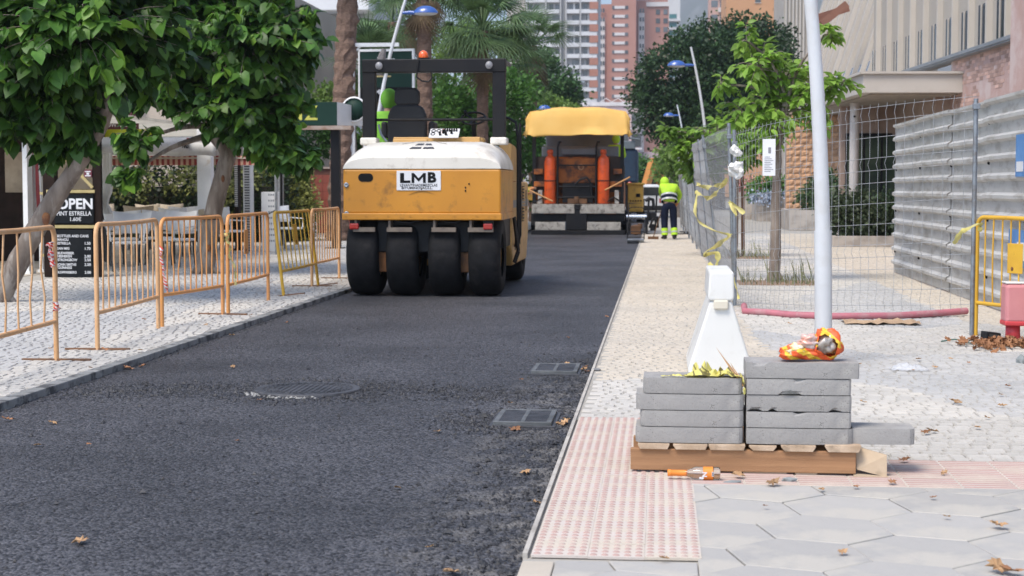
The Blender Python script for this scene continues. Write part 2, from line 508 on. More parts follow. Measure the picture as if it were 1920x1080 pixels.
# hexagonal slabs
hexm = mat('hex_slab', (.40,.38,.35), (.345,.335,.315), vs=2.5, r=.88, b=.25, bs=60, dirt=(.47,.435,.375), ds=1.9, da=.8, dt=.47, objr=.07, pits=150, pitc=(.25,.24,.22), pitt=.08)
def clip(poly, f):
    out = []
    for i in range(len(poly)):
        a, b = poly[i], poly[(i+1) % len(poly)]; fa, fb = f(a), f(b)
        if fa >= 0: out.append(a)
        if fa*fb < 0:
            t = fa/(fa-fb); out.append((a[0]+(b[0]-a[0])*t, a[1]+(b[1]-a[1])*t))
    return out
def hexes():
    s = .27; rot = R(-17); g = .0035
    cx0, cy0 = .78, 6.69
    hw = s*1.5; hh = s*math.sqrt(3)
    for i in range(-6, 9):
        for j in range(-8, 5):
            lx = i*hw; ly = j*hh + (hh/2 if i % 2 else 0)
            cx = cx0 + lx*math.cos(rot) - ly*math.sin(rot); cy = cy0 + lx*math.sin(rot) + ly*math.cos(rot)
            poly = [(cx+(s-g)*math.cos(rot+PI/3*k), cy+(s-g)*math.sin(rot+PI/3*k)) for k in range(6)]
            poly = clip(poly, lambda p: 7.145-p[1])
            if not poly: continue
            # L-shaped area: right of the tactile strip, or in front of it
            for cut in (0, 1):
                q = list(poly)
                if cut == 0: q = clip(q, lambda p: p[0]-.142)
                else:
                    q = clip(q, lambda p: .139-p[0]); q = clip(q, lambda p: 5.64-p[1]) if q else q
                    q = clip(q, lambda p: p[0]-(ROAD_R+.12)) if q else q
                if len(q) < 3: continue
                ax = sum(p[0] for p in q)/len(q); ay = sum(p[1] for p in q)/len(q)
                if ay < 4.6 or ax > 3.2: continue
                mb = MB(); z0 = random.uniform(-.0035, .002)
                mb.prism([(p[0]-ax, p[1]-ay) for p in q], -.012, z0)
                mb.build('hex_slab', hexm, rp, bevel=.003, seg=1, loc=(ax, ay, RZ))
hexes()
k = MB(); k.box(ROAD_R+.004, ROAD_R+.118, 2.6, 5.6, -.1, RZ+.002); k.build('kerb_stone', mat('cream_kerb', (.50,.44,.36), r=.9), rp, bevel=.004)
# fresh white spill of cement on the cobbles, thin and flush
# ================================================================== PNEUMATIC ROLLER
orange = mat('machine_orange', (.58,.245,.016), (.50,.205,.014), vs=1.2, r=.42, b=.03, bs=30, dirt=(.13,.06,.015), ds=3.2, da=.6, dt=.54, coat=.1)
orange_pale = mat('machine_orange_faded', (.60,.36,.13), (.50,.29,.09), vs=2, r=.5, dirt=(.16,.10,.05), ds=4, da=.5, dt=.54)
cream = mat('cream_gelcoat', (.78,.74,.66), (.70,.66,.58), vs=1.6, r=.38, dirt=(.40,.34,.27), ds=3, da=.6, dt=.53, coat=.1)
white_plate = mat('white_plate', (.75,.75,.76), (.68,.68,.69), r=.45)
ink = mat('black_ink', (.008,.008,.009), r=.6, spec=.15)
red_lens = mat('red_lens', (.42,.02,.015), (.3,.015,.012), r=.2, coat=.4)
amber = mat('amber_lens', (.85,.13,.02), r=.2, coat=.5)
brown_steel = mat('brown_steel', (.15,.065,.02), (.08,.04,.02), r=.7, vs=5)
def roller():
    o = G(790, 553); D0 = o.y
    X0 = o.x; Y0 = D0 - .52
    X0 = (789-1238)/3000*Y0
    t = thing('road_roller', 'orange and cream pneumatic road roller seen from behind on fresh asphalt', 'roller', (X0, Y0, 0), 0); t.scale = (.965, 1, 1)
    # wheels
    def wheel(x, y, name='tyre'):
        m = MB(); w = .205; r = .5
        prof = [(.27,-w+.02),(.34,-w+.0),(.43,-w+.005),(.475,-w+.035),(.495,-w+.09),(.5,0),(.495,w-.09),(.475,w-.035),(.43,w-.005),(.34,w),(.27,w-.02)]
        m.lathe(prof, 40, Matrix.Translation((x, y, .5)) @ ROTY90)
        ty = m.build(name, rubber, t)
        k = MB(); k.lathe([(0,-.10),(.1,-.10),(.12,-.07),(.2,-.05),(.27,-.15),(.275,.15),(.2,.05),(.12,.09),(.1,.12),(0,.12)], 24, Matrix.Translation((x, y, .5)) @ ROTY90)
        k.build('rim', orange_pale, ty)
    for x in (-.785, -.275, .265, .775): wheel(x, .52)
    for x in (-.62, -.1, .42): wheel(x, 3.75)
    wheel(.75, 3.75)
    m = MB()
    SIDE([(.2,.55),(.2,.93),(4.2,.93),(4.2,.5),(3.4,.42),(1.2,.42)], -.6, .6, m)
    m.box(-.95,.95,.75,3.2,.58,.95); m.build('chassis', black_metal, t, bevel=.01)
    brown_or = mat('dirty_shaded_orange_steel', (.24,.09,.02), (.13,.05,.015), vs=5, r=.7)  # fork brown holds both dirt and the shade between the tyres
    for x, mm in ((-.53, brown_or), (.52, brown_steel)):
        k = MB(); k.box(x-.075, x+.075, .22, .6, .30, .78); k.build('fork', mm, t, bevel=.012)
        k = MB(); k.box(x-.07, x+.07, .26, .6, .76, .95); k.build('fork_bracket', brown_steel, t, bevel=.01)
        k = MB(); k.lathe([(0,0),(.018,0),(.018,.012),(0,.012)], 10, Matrix.Translation((x, .22, .56)) @ Matrix.Rotation(PI/2, 4, 'X')); k.build('bolt', black_metal, t)
    # scraper plates over the wheels
    sc = mat('scraper_steel', (.22,.18,.14), (.14,.11,.09), r=.8, vs=8)
    for x0, x1 in ((-.88,-.60), (-.45,-.13), (.12,.43), (.58,.90)):
        k = MB(); k.box(x0, x1, .02, .08, .80, .855); k.box(x0+.02, x0+.05, .02, .3, .85, .95); k.build('scraper', sc, t, bevel=.004)
    k = MB(); k.tube([(-.42,.05,.96),(-.3,.03,.92),(-.15,.03,.91),(0,.05,.95)], .012); k.tube([(.2,.05,.96),(.3,.03,.92),(.42,.03,.91),(.5,.05,.95)], .012)
    k.tube([(.05,.3,.95),(.02,.25,.8),(.06,.22,.65),(-.02,.22,.55)], .01); k.tube([(.1,.3,.95),(.12,.25,.8),(.05,.22,.68),(.11,.22,.58)], .01)
    k.build('hose', black_metal, t)
    # rear tank
    m = MB(); FRONT([(-1.0,1.02),(1.0,1.02),(1.0,1.565),(-1.0,1.565)], 0, 1.65, m); m.build('rear_tank', orange, t, bevel=.025)
    m = MB(); m.box(-1.012, 1.012, -.022, 1.62, .945, 1.03); m.build('bumper_rail', orange, t, bevel=.012)
    k = MB()
    for x in (-.96, -.7, -.42, -.14, .15, .42, .7, .93): k.lathe([(0,-.006),(.011,-.006),(.011,.004)], 8, Matrix.Translation((x, -.022, .987)) @ Matrix.Rotation(PI/2, 4, 'X'))
    k.build('rivets', black_metal, t)['kind'] = 'stuff'
    for z in (1.02, 1.37):
        k = MB(); k.lathe([(.028,-.01),(.032,.015),(.02,.02),(.012,.012),(0,.012)], 14, Matrix.Translation((-.955, 0, z)) @ Matrix.Rotation(PI/2, 4, 'X')); k.build('bolt', steel, t)
    # oval hand hole
    k = MB()
    pl = [(-.045+.05*math.cos(a), .05*math.sin(a)) for a in [PI/2+PI*i/8 for i in range(9)]] + [(.045+.05*math.cos(a), .05*math.sin(a)) for a in [-PI/2+PI*i/8 for i in range(9)]]
    FRONT([(p[0]-.71, p[1]+1.46) for p in pl], -.006, .01, k); k.build('hand_hole', ink, t)
    for (x, z) in ((.0,1.32), (.555,1.34), (.555,1.30), (.60,1.385)): MB().ball((x, -.004, z), .011, 8, 4).build('bolt_hole', ink, t)
    k = MB()
    pts = [(-.17+.33*i/12, -.003, 1.235+.06*math.sin(PI*(i+1)/15)) for i in range(13)]
    k.tube(pts, [.001+.006*math.sin(PI*i/12) for i in range(13)], 5, flat=.3); k.build('scuff_mark', mat('scuff', (.24,.12,.03), r=.7), t)
    # loft hood
    prof = [(-1,0),(-.995,.16),(-.975,.34),(-.935,.55),(-.87,.76),(-.78,.92),(-.66,1),(0,1.01),(.66,1),(.78,.92),(.87,.76),(.935,.55),(.975,.34),(.995,.16),(1,0)]
    ys = [(-.002,.13),(.010,.17),(.035,.20),(.10,.235),(.22,.275),(.36,.305),(.55,.33),(.9,.345),(1.6,.345),(1.64,.30),(1.66,.1)]
    vs = []; fs = []
    for (yy, h) in ys:
        for (px, pz) in prof:
            q = min(1, pz); vs.append((px*(1 - 0*q), yy, 1.568 + h*pz))
    n = len(prof)
    for j in range(len(ys)-1):
        for i in range(n-1): a = j*n+i; fs.append((a, a+1, a+n+1, a+n))
    m = MB(); m.add(vs, fs, True); m.add(vs[:n], [tuple(range(n))[::-1]]); m.build('rear_hood', cream, t)
    # road mark emblem on the hood (two dark wedges) and faint lettering
    k = MB()
    def hs(x, u): return (x*1.25, .10+.26*u, 1.568+.235+.070*u+.008)
    for a in ((-.14,-.02,-.012,-.075), (.0,.12,.055,.008)):
        k.add([hs(a[0],0), hs(a[1],0), hs(a[2],1), hs(a[3],1)], [(0,1,2,3)])
    k.build('emblem', mat('emblem_grey', (.07,.07,.08), r=.5), t)
    k = MB(); k.tube([hs(-.24,.9), hs(-.1,1.35), hs(.08,1.35), hs(.22,.9)], .004, 4); k.build('emblem_arc', mat('emblem_faded', (.4,.38,.35), r=.6), t)
    # name plate
    pm_ = MB(); pm_.box(-.315, .245, -.010, .0, 1.305, 1.562-.02); pt = pm_.build('name_plate', white_plate, t, bevel=.003)
    cx = -.035
    k = MB()   # L, M, B lettering built as bold polygons
    L_ = [(-.235,1.395),(-.105,1.395),(-.105,1.425),(-.185,1.425),(-.185,1.515),(-.235,1.515)]
    FRONT([(x+cx, z) for x, z in L_], -.0135, -.010, k)
    Mleft = [(-.09,1.395),(-.055,1.395),(-.055,1.47),(.0,1.41),(.055,1.47),(.055,1.395),(.09,1.395),(.09,1.515),(.06,1.515),(0,1.45),(-.06,1.515),(-.09,1.515)]
    FRONT([(x+cx, z) for x, z in Mleft], -.0135, -.010, k)
    k.build('lettering_block', ink, pt)
    text('lettering', 'B', .165, ink, pt, (cx+.165, -.0115, 1.455), extrude=.002, sx=1.15, bold=.008)
    text('lettering', 'LEVANTINADEMEZCLAS', .043, ink, pt, (cx, -.0115, 1.366), extrude=.001, sx=1.02, bold=.0006)
    text('lettering', 'BITUMINOSAS,S.L.', .040, ink, pt, (cx-.02, -.0115, 1.333), extrude=.001, sx=1.25, bold=.0006)
    # tail lamps
    for x in (-.865, .835):
        k = MB(); k.box(x-.06, x+.06, -.0, .06, .83, .905); ob = k.build('tail_lamp', red_lens, t, bevel=.015)
        k = MB(); k.box(x-.065, x+.065, .06, .10, .82, .945); k.build('lamp_bracket', black_metal, ob)
    # roll-over frame
    yr = 1.05
    for x in (-.865, .865):
        k = MB(); k.box(x-.085, x+.085, yr, yr+.14, 1.9, 2.80); k.build('roll_post', black_metal, t, bevel=.008)
        k = MB(); k.box(x-.11, x+.11, yr-.06, yr+.2, 1.88, 1.975); k.build('post_mount', cream, t, bevel=.02)
    k = MB(); k.box(-.955, .955, yr-.01, yr+.15, 2.80, 2.97); k.build('roll_beam', black_metal, t, bevel=.012)
    k = MB(); k.box(-.955, .955, yr+.16, yr+.85, 2.93, 2.96); k.build('roof_plate', mat('grey_plate', (.12,.12,.125), r=.5), t, bevel=.006)
    for x in (-.72, .74):
        k = MB(); k.lathe([(0,.0),(.045,0),(.05,.02),(.03,.05)], 16, Matrix.Translation((x, yr-.045, 2.885)) @ Matrix.Rotation(-PI/2, 4, 'X'))
        k.build('work_lamp', mat('lamp_glass', (.30,.30,.31), (.18,.18,.19), vs=60, r=.3), t)
    k = MB(); k.lathe([(.06,0),(.065,.01),(.062,.05),(.045,.08),(.02,.095),(0,.1)], 16, Matrix.Translation((-.14, yr+.05, 2.985))); k.build('beacon', amber, t)
    k = MB(); k.box(-.2,-.05,yr-.0,yr+.1,2.97,2.988); k.build('beacon_base', black_metal, t)
    k = MB(); k.tube([(-.19,yr-.02,2.96),(-.21,yr-.03,2.85),(-.22,yr-.03,2.74),(-.15,yr-.03,2.69),(-.06,yr-.03,2.68),(-.02,yr-.02,2.72),(-.03,yr,2.80)], .011); k.build('cable', dark_plastic, t)
    # platform, console, seat, wheel
    k = MB(); k.box(-.95,.95,1.66,2.7,1.30,1.36); k.build('platform', black_metal, t)
    k = MB(); k.box(-.56,.6,1.18,1.3,1.9,1.985); k.box(-.56,-.1,1.14,1.3,1.9,1.96); k.build('deck_edge', orange_pale, t, bevel=.01)
    cs = thing('console', None, None, (.13, 1.06, 1.99)); cs.parent = t; cs.rotation_euler = (R(38), 0, R(-3))
    k = MB(); k.box(-.2,.2,-.015,.17,-.02,.0); k.build('panel', white_plate, cs, bevel=.008)
    k = MB()
    for i in range(6): k.box(.0+i*.031-.005, .0+i*.031+.012, .10, .14, 0, .025)
    for (x, y_) in ((-.05,.03),(.03,.03),(-.01,.07),(.1,.06)): k.box(x-.014,x+.014,y_-.012,y_+.012,0,.05)
    for x in (-.15,-.08): k.lathe([(.032,0),(.032,.006),(.022,.006),(.022,0)], 14, Matrix.Translation((x,.115,.001)))
    k.lathe([(.032,0),(.032,.006),(.022,.006),(.022,0)], 14, Matrix.Translation((-.15,.05,.001)))
    k.build('controls', ink, cs)
    k = MB(); k.box(-.03,-.005,.07,.13,0,.02); k.build('button', red_lens, cs)
    st = thing('seat', None, None, (-.43, 1.55, 1.42)); st.parent = t; st.scale = (1.12, 1, 1.04)
    fabric = mat('seat_vinyl', (.012,.012,.014), (.02,.02,.022), r=.6, b=.1)
    k = MB(); FRONT([(-.20,.35),(.20,.35),(.235,.5),(.235,.82),(.19,.93),(.12,.96),(-.12,.96),(-.19,.93),(-.235,.82),(-.235,.5)], -.06, .06, k); k.build('backrest', fabric, st, bevel=.03)
    k = MB(); FRONT([(-.13,.95),(.13,.95),(.155,1.0),(.15,1.12),(.11,1.17),(-.11,1.17),(-.15,1.12),(-.155,1.0)], -.045, .045, k); k.build('headrest', fabric, st, bevel=.025)
    k = MB(); k.box(-.25,.25,-.02,.5,.2,.34); k.build('cushion', fabric, st, bevel=.04)
    for x in (-.29, .29):
        k = MB(); k.box(x-.035,x+.035,-.0,.34,.55,.75); k.build('armrest', fabric, st, bevel=.025)
    sw = thing('steering_wheel', None, None, (.46, 1.62, 2.24)); sw.parent = t; sw.rotation_euler = (R(30), 0, 0)
    k = MB(); k.tube([(.165*math.cos(a), .165*math.sin(a), 0) for a in [2*PI*i/24 for i in range(25)]], .014, 6, caps=False)
    k.build('wheel_ring', dark_plastic, sw)
    k = MB(); 
    for a in (0, 2.1, 4.2): k.bar((0,0,-.02), (.16*math.cos(a+.3), .16*math.sin(a+.3), 0), .025, .012)
    k.ball((-.12,.10,.04), .025); k.tube([(0,0,-.02),(0,-.05,-.35)], .03, 8); k.build('spokes', dark_plastic, sw)
    k = MB(); k.box(.38,.62,1.5,1.7,1.36,1.99); k.build('steering_column', orange_pale, t, bevel=.03)
    k = MB(); k.tube([(-.80,1.28,2.21),(.80,1.28,2.21)], .018); k.build('guard_rail', black_metal, t)
    k = MB(); k.tube([(-.78,1.3,2.15),(-.74,1.27,2.02),(-.66,1.25,1.93)], .016); k.build('lever', steel, t)
    # front body with side doors
    m = MB(); SIDE([(1.72,.55),(1.95,.30),(4.05,.30),(4.35,.7),(4.35,1.42),(1.66,1.42)], -.97, .97, m); m.build('side_body', orange_pale, t, bevel=.03)
    m = MB()
    sec = [(2.75,.40),(3.1,.42),(3.5,.36),(3.9,.24),(4.2,.10),(4.33,.0)]
    vs = []; fs = []
    for (yy, h) in sec:
        for (px, pz) in prof: vs.append((px*.93, yy, 1.42 + h*pz*1.05))
    for j in range(len(sec)-1):
        for i in range(n-1): a = j*n+i; fs.append((a, a+1, a+n+1, a+n))
    m.add(vs, fs, True); m.add(vs[:n], [tuple(range(n))[::-1]]); m.build('front_hood', cream, t)
    m = MB(); SIDE([(1.7,1.42),(2.72,1.42),(2.72,1.84),(2.3,1.9),(1.7,1.92)], .80, .965, m); m.build('side_shield', orange_pale, t, bevel=.02)
    k = MB(); k.box(.972,.976,1.76,4.3,1.07,1.17); k.build('stripe', mat('grey_stripe', (.25,.25,.25), r=.5), t)
    k = MB(); k.box(.971,.975,3.3,3.62,.86,1.36); lo = k.build('louvre', ink, t)
    for i in range(11):
        k = MB(); k.box(.975,.99,3.31,3.61,.875+i*.045,.895+i*.045); k.build('slat', orange_pale, lo)
    for (y0, y1, z0, z1) in ((2.15,2.28,.5,.75), (2.9,3.0,.55,.8), (3.9,4.0,1.0,1.3), (3.05,3.2,.85,1.1)):
        k = MB(); k.box(.972,.976,y0,y1,z0,z1); k.build('door_slot', ink, t)
    k = MB(); k.box(.972,.98,2.6,2.85,.62,1.05); wp = k.build('side_label', white_plate, t)
    k = MB()
    for i in range(5): k.box(.98,.982,2.66,2.8,.68+i*.07,.70+i*.07)
    k.build('label_marks', ink, wp)
    for yy in (2.0, 2.35):
        k = MB(); k.tube([(.99,yy,.55),(1.03,yy,.7),(1.03,yy,2.0),(1.0,yy,2.2),(.9,yy,2.26),(.82,yy,2.26)] if yy < 2.2 else [(.99,yy,.55),(1.03,yy,.7),(1.03,yy,2.05),(1.02,yy+.06,2.2)], .02); k.build('grab_handle', black_metal, t)
    k = MB(); k.bar((1.0,1.75,.95),(1.05,1.85,.5),.03,.05); k.bar((1.05,1.85,.5),(1.0,1.8,.35),.03,.05); k.build('step', black_metal, t)
    k = MB(); k.tube([(.97,3.2,1.42),(.98,3.2,1.5)], .02); k.box(.9,1.02,3.1,3.3,1.49,1.53); k.build('fuel_cap', dark_plastic, t)
    return t
roller()
# ================================================================== ASPHALT PAVER
def paver():
    dk = mat('paver_orange', (.44,.13,.015), (.26,.07,.01), vs=3, r=.6, dirt=(.03,.02,.015), ds=3, da=.8, dt=.48)
    yb = mat('paver_yellow', (.62,.36,.05), (.52,.29,.04), vs=2, r=.5, dirt=(.2,.11,.03), ds=4, da=.5)
    plate = mat('screed_plate', (.46,.43,.38), (.34,.31,.27), vs=6, r=.8, dirt=(.08,.07,.06), ds=8, da=.7, dt=.5)
    tarp = mat('yellow_tarp', (.93,.62,.19), (.90,.57,.15), vs=1.5, r=.7, trans=.3, b=.1, bs=8)
    o = G(1084, 440)
    t = thing('asphalt_paver', 'asphalt paver with yellow fabric canopy and two orange gas bottles', 'paver', (o.x, o.y, 0), 0)
    m = MB(); m.box(-1.2,1.2,.9,5.6,.35,1.5); m.box(-.95,.95,.6,1.6,1.35,2.2); m.build('body', dk, t, bevel=.03)
    k = MB(); k.box(-1.1,1.1,.85,1.9,2.2,2.5); k.box(-.5,.5,.6,.85,2.25,2.45); k.box(-1.05,1.0,1.9,2.0,2.2,2.95); k.build('engine_cover', mat('slate_cover', (.17,.19,.22), r=.5), t, bevel=.03)
    k = MB(); k.box(-.62,.5,.35,.62,1.45,2.15); pnl = k.build('rear_panel', dk, t, bevel=.02)
    k = MB(); k.lathe([(.05,0),(.09,0),(.09,.012),(.05,.012)], 14, Matrix.Translation((.06,.345,1.9)) @ Matrix.Rotation(PI/2,4,'X')); k.build('badge', mat('badge', (.55,.3,.15), r=.5), pnl)
    for s in (-1, 1):
        k = MB(); SIDE([(.9,.02),(.7,.25),(.9,.62),(5.2,.62),(5.4,.25),(5.1,.02)], s*1.22-.18, s*1.22+.18, k); k.build('track', rubber, t, bevel=.03)
    k = MB(); k.box(-1.32,1.32,-.15,.7,0,.12); k.build('screed_base', black_metal, t, bevel=.01)
    k = MB(); k.box(-1.3,1.3,.02,.4,.38,.58); k.box(-.34,.24,-.1,.3,.14,.80); k.box(-.12,.12,-.12,.1,.7,.86); k.build('screed_beam', black_metal, t, bevel=.01)
    def ribbed(x0, x1, z0, z1, yy):
        k = MB(); k.box(x0, x1, yy, yy+.06, z0, z1)
        n_ = int((x1-x0)/.045)
        for i in range(n_): x = x0+.02+i*(x1-x0-.03)/n_; k.box(x, x+.02, yy-.012, yy, z0+.02, z1-.02)
        k.build('foot_plate', plate, t)
    ribbed(-1.3,-.10,.60,.83,-.12); ribbed(.06,1.3,.60,.83,-.12)
    ribbed(-1.2,-.36,.13,.36,-.16); ribbed(.26,1.2,.13,.36,-.16)
    k = MB(); k.box(-1.3,1.3,-.12,.5,.835,.86); k.build('walkway', plate, t)
    k = MB(); k.box(-.3,.25,.0,.3,.87,1.02); k.lathe([(0,0),(.09,0),(.09,.2),(0,.2)], 12, Matrix.Translation((-.05,.05,.87))); k.build('burner_box', brown_steel, t, bevel=.01)
    gas = mat('gas_bottle_orange', (.72,.10,.015), (.64,.08,.015), r=.4, dirt=(.2,.04,.02), ds=6, da=.4)
    for x in (-.80, .70):
        k = MB(); k.lathe([(0,.0),(.15,0),(.165,.03),(.165,1.15),(.15,1.26),(.09,1.34),(.07,1.36),(.07,1.40),(.085,1.41),(.085,1.5),(.05,1.52),(0,1.52)], 20, Matrix.Translation((x, .08, .87))); b_ = k.build('gas_bottle', gas, t)
        k = MB(); k.lathe([(.168,0),(.172,.0),(.172,.03),(.168,.03)], 20, Matrix.Translation((x,.08,1.5))); k.build('strap', black_metal, b_)
    k = MB()
    for x in (-.58, .50):
        k.tube([(x,.0,.86),(x,.0,2.45),(x+.04,.0,2.6),(x+.08,.1,2.6)], .028)
    k.build('handrail', black_metal, t)
    k = MB()
    for z in (1.05, 1.35, 1.95): k.tube([(-.58,.0,z),(.5,.0,z)], .02)
    k.tube([(-.1,-.02,1.4),(.05,-.02,1.55),(.25,-.03,1.6),(.35,-.02,1.45),(.38,0,1.1)], .03)
    k.box(-.45,.4,.1,.4,.9,1.45)
    k.build('ladder', black_metal, t)
    for x in (-1.27, 1.22):
        k = MB(); k.box(x-.05,x+.05,.3,.4,.8,2.95); k.build('canopy_post', black_metal, t)
        k = MB(); k.box(x-.05 if x < 0 else x-.35, x+.35 if x < 0 else x+.05, .42, .6, 1.2, 2.2); k.build('side_panel', mat('dark_panel', (.05,.035,.025), r=.7), t, bevel=.01)
        k = MB(); k.box(min(x,x*.72), max(x,x*.72), .25, .4, 1.35, 1.5); k.box(min(x,x*.8), max(x,x*.8), .25, .4, 1.7, 1.85); k.build('control_box', dk, t, bevel=.01)
    for s in (-1, 1):
        k = MB(); k.tube([(s*1.25,.1,.9),(s*1.0,.0,1.05),(s*.9,-.05,1.0),(s*.8,0,.9)], .02); k.build('hose', black_metal, t)
        k = MB(); k.box(s*1.08-.06,s*1.08+.06,.05,.2,.87,1.25); k.build('valve_box', plate, t, bevel=.01)
    k = MB(); k.tube([(.75,-.1,1.25),(1.45,.0,1.62)], .022); k.build('broom_handle', mat('handle_wood', (.55,.28,.10), r=.6), t)
    # canopy tarp: cloth over a frame, sagging between posts
    nx, ny = 30, 16; vs = []; fs = []
    outline = [(-1.46,2.78),(-1.44,2.82),(-1.33,3.35),(-1.25,3.45),(-.75,3.56),(.70,3.56),(1.2,3.47),(1.33,3.38),(1.42,2.85),(1.46,2.8)]
    # rows: rear flap bottom -> rear top -> roof ridge -> front
    rows = [(-.52,2.77,1.43),(-.51,2.80,1.425),(-.46,3.05,1.40),(-.42,3.25,1.38),(-.37,3.46,1.355),(-.32,3.52,1.34),(.1,3.56,1.22),(.6,3.60,1.18),(1.2,3.60,1.16),(1.9,3.58,1.16),(2.5,3.5,1.18),(2.7,3.1,1.25)]
    for j, (yy, z, hw) in enumerate(rows):
        for i in range(nx+1):
            u = -1 + 2*i/nx
            e = max(0, (abs(u)-.60)/.40)
            zz = z - (.10*e if j > 3 else 0) + .012*math.sin(u*9+j*.8) + .022*noise.noise(Vector((u*4, yy*3, 2)))+.008*noise.noise(Vector((u*14, yy*9, 2)))
            if j == 0: zz += .03*math.sin(u*3.5+.5) + (.0 if abs(u) < .9 else .06)
            y2 = yy + .03*noise.noise(Vector((u*4, z*2, 5))) + .05*e
            vs.append((u*hw*(1.0), y2, zz))
    for j in range(len(rows)-1):
        for i in range(nx):
            a = j*(nx+1)+i; fs.append((a, a+1, a+nx+2, a+nx+1))
    m = MB(); m.add(vs, fs, True); c = m.build('canopy', tarp, t)
    so = c.modifiers.new('solid', 'SOLIDIFY'); so.thickness = .012
    for s in (-1, 1):
        vs = []; fs = []
        for j in range(len(rows)-1):
            yy, z, hw = rows[j+1]
            vs += [(s*hw*.995, yy+.05, z-.08), (s*(hw+.10+.03*math.sin(j*2)), yy+.02+.03*math.cos(j*3), max(z-.34-.05*math.sin(j*1.3), 2.8))]
        for j in range(len(rows)-2): fs.append((2*j, 2*j+1, 2*j+3, 2*j+2))
        m = MB(); m.add(vs, fs, True); c2_ = m.build('canopy_flap', tarp, t)
        so = c2_.modifiers.new('solid', 'SOLIDIFY'); so.thickness = .01
    # right hand side: yellow cabinet, auger cylinder, side plate
    k = MB(); k.box(1.36,1.80,1.5,3.2,.62,1.40); k.box(1.32,1.84,1.45,3.25,1.40,1.46); cb = k.build('cabinet', yb, t, bevel=.02)
    k = MB()
    for i in range(5): k.box(1.42+i*.075,1.46+i*.075,1.49,1.5,.92,.96)
    k.box(1.6,1.72,1.485,1.5,1.05,1.15); k.build('vents', ink, cb)
    k = MB(); k.box(-1.75,-1.3,1.3,3.0,.95,1.35); k.build('left_cabinet', yb, t, bevel=.02)
    k = MB(); k.tube([(1.35,.1,.50),(1.92,.1,.50)], .075, 14); k.build('extension_cylinder', mat('chrome', (.6,.62,.64), r=.25, m=.9), t)
    k = MB()
    k.box(1.88,1.95,-.3,1.2,.04,.5); k.bar((1.95,-.1,.3),(1.98,-.1,1.0),.06,.06); k.bar((2.16,.3,.1),(2.2,.3,1.15),.05,.05)
    k.tube([(1.88,0,.95),(1.98,0,1.02),(2.1,0,.98),(2.12,0,.7)], .05, 8); k.tube([(2.0,-.1,.2),(2.1,-.1,.45),(2.22,.2,.5),(2.24,.3,.2)], .035, 6)
    k.box(1.98,2.2,-.05,.4,.4,.62); k.box(2.02,2.14,-.1,.3,.12,.3)
    k.build('side_arm', black_metal, t, bevel=.008)
    k = MB(); k.tube([(1.42,-.4,.0),(1.42,-.4,.72),(1.5,-.4,.78),(1.8,-.4,.78),(1.86,-.4,.7)], .014, 6); k.build('cage_bar', black_metal, t)
    return t
pv = paver()
pv_o = pv.location
# small compactor standing behind the paver's right corner
def compactor():
    o = G(1192, 456)
    t = thing('plate_compactor', 'small dark plate compactor beside the asphalt paver at the road edge', 'compactor', (o.x, o.y, 0))
    k = MB(); SIDE([(-.3,.08),(-.22,.0),(.22,.0),(.3,.08),(.3,.1),(-.3,.1)], -.2, .2, k); k.build('base_plate', steel, t)
    k = MB(); k.box(-.12,.12,-.15,.12,.22,.42); k.ball((0,-.02,.32), .13); k.lathe([(0,0),(.06,0),(.06,.12),(0,.12)], 12, Matrix.Translation((.1,0,.35))); k.build('engine', brown_steel, t, bevel=.01)
    k = MB()
    for x in (-.2, .2):
        k.tube([(x,-.22,.1),(x,-.22,.5),(x,.2,.5),(x,.2,.1)], .014, 6)
    for z in (.15,.28,.5): k.tube([(-.2,-.22,z),(.2,-.22,z)], .012, 6)
    k.build('cage', black_metal, t)
    k = MB(); k.tube([(-.18,.2,.4),(-.18,.55,.95),(.18,.55,.95),(.18,.2,.4)], .015, 6); k.build('handle', black_metal, t)
compactor()
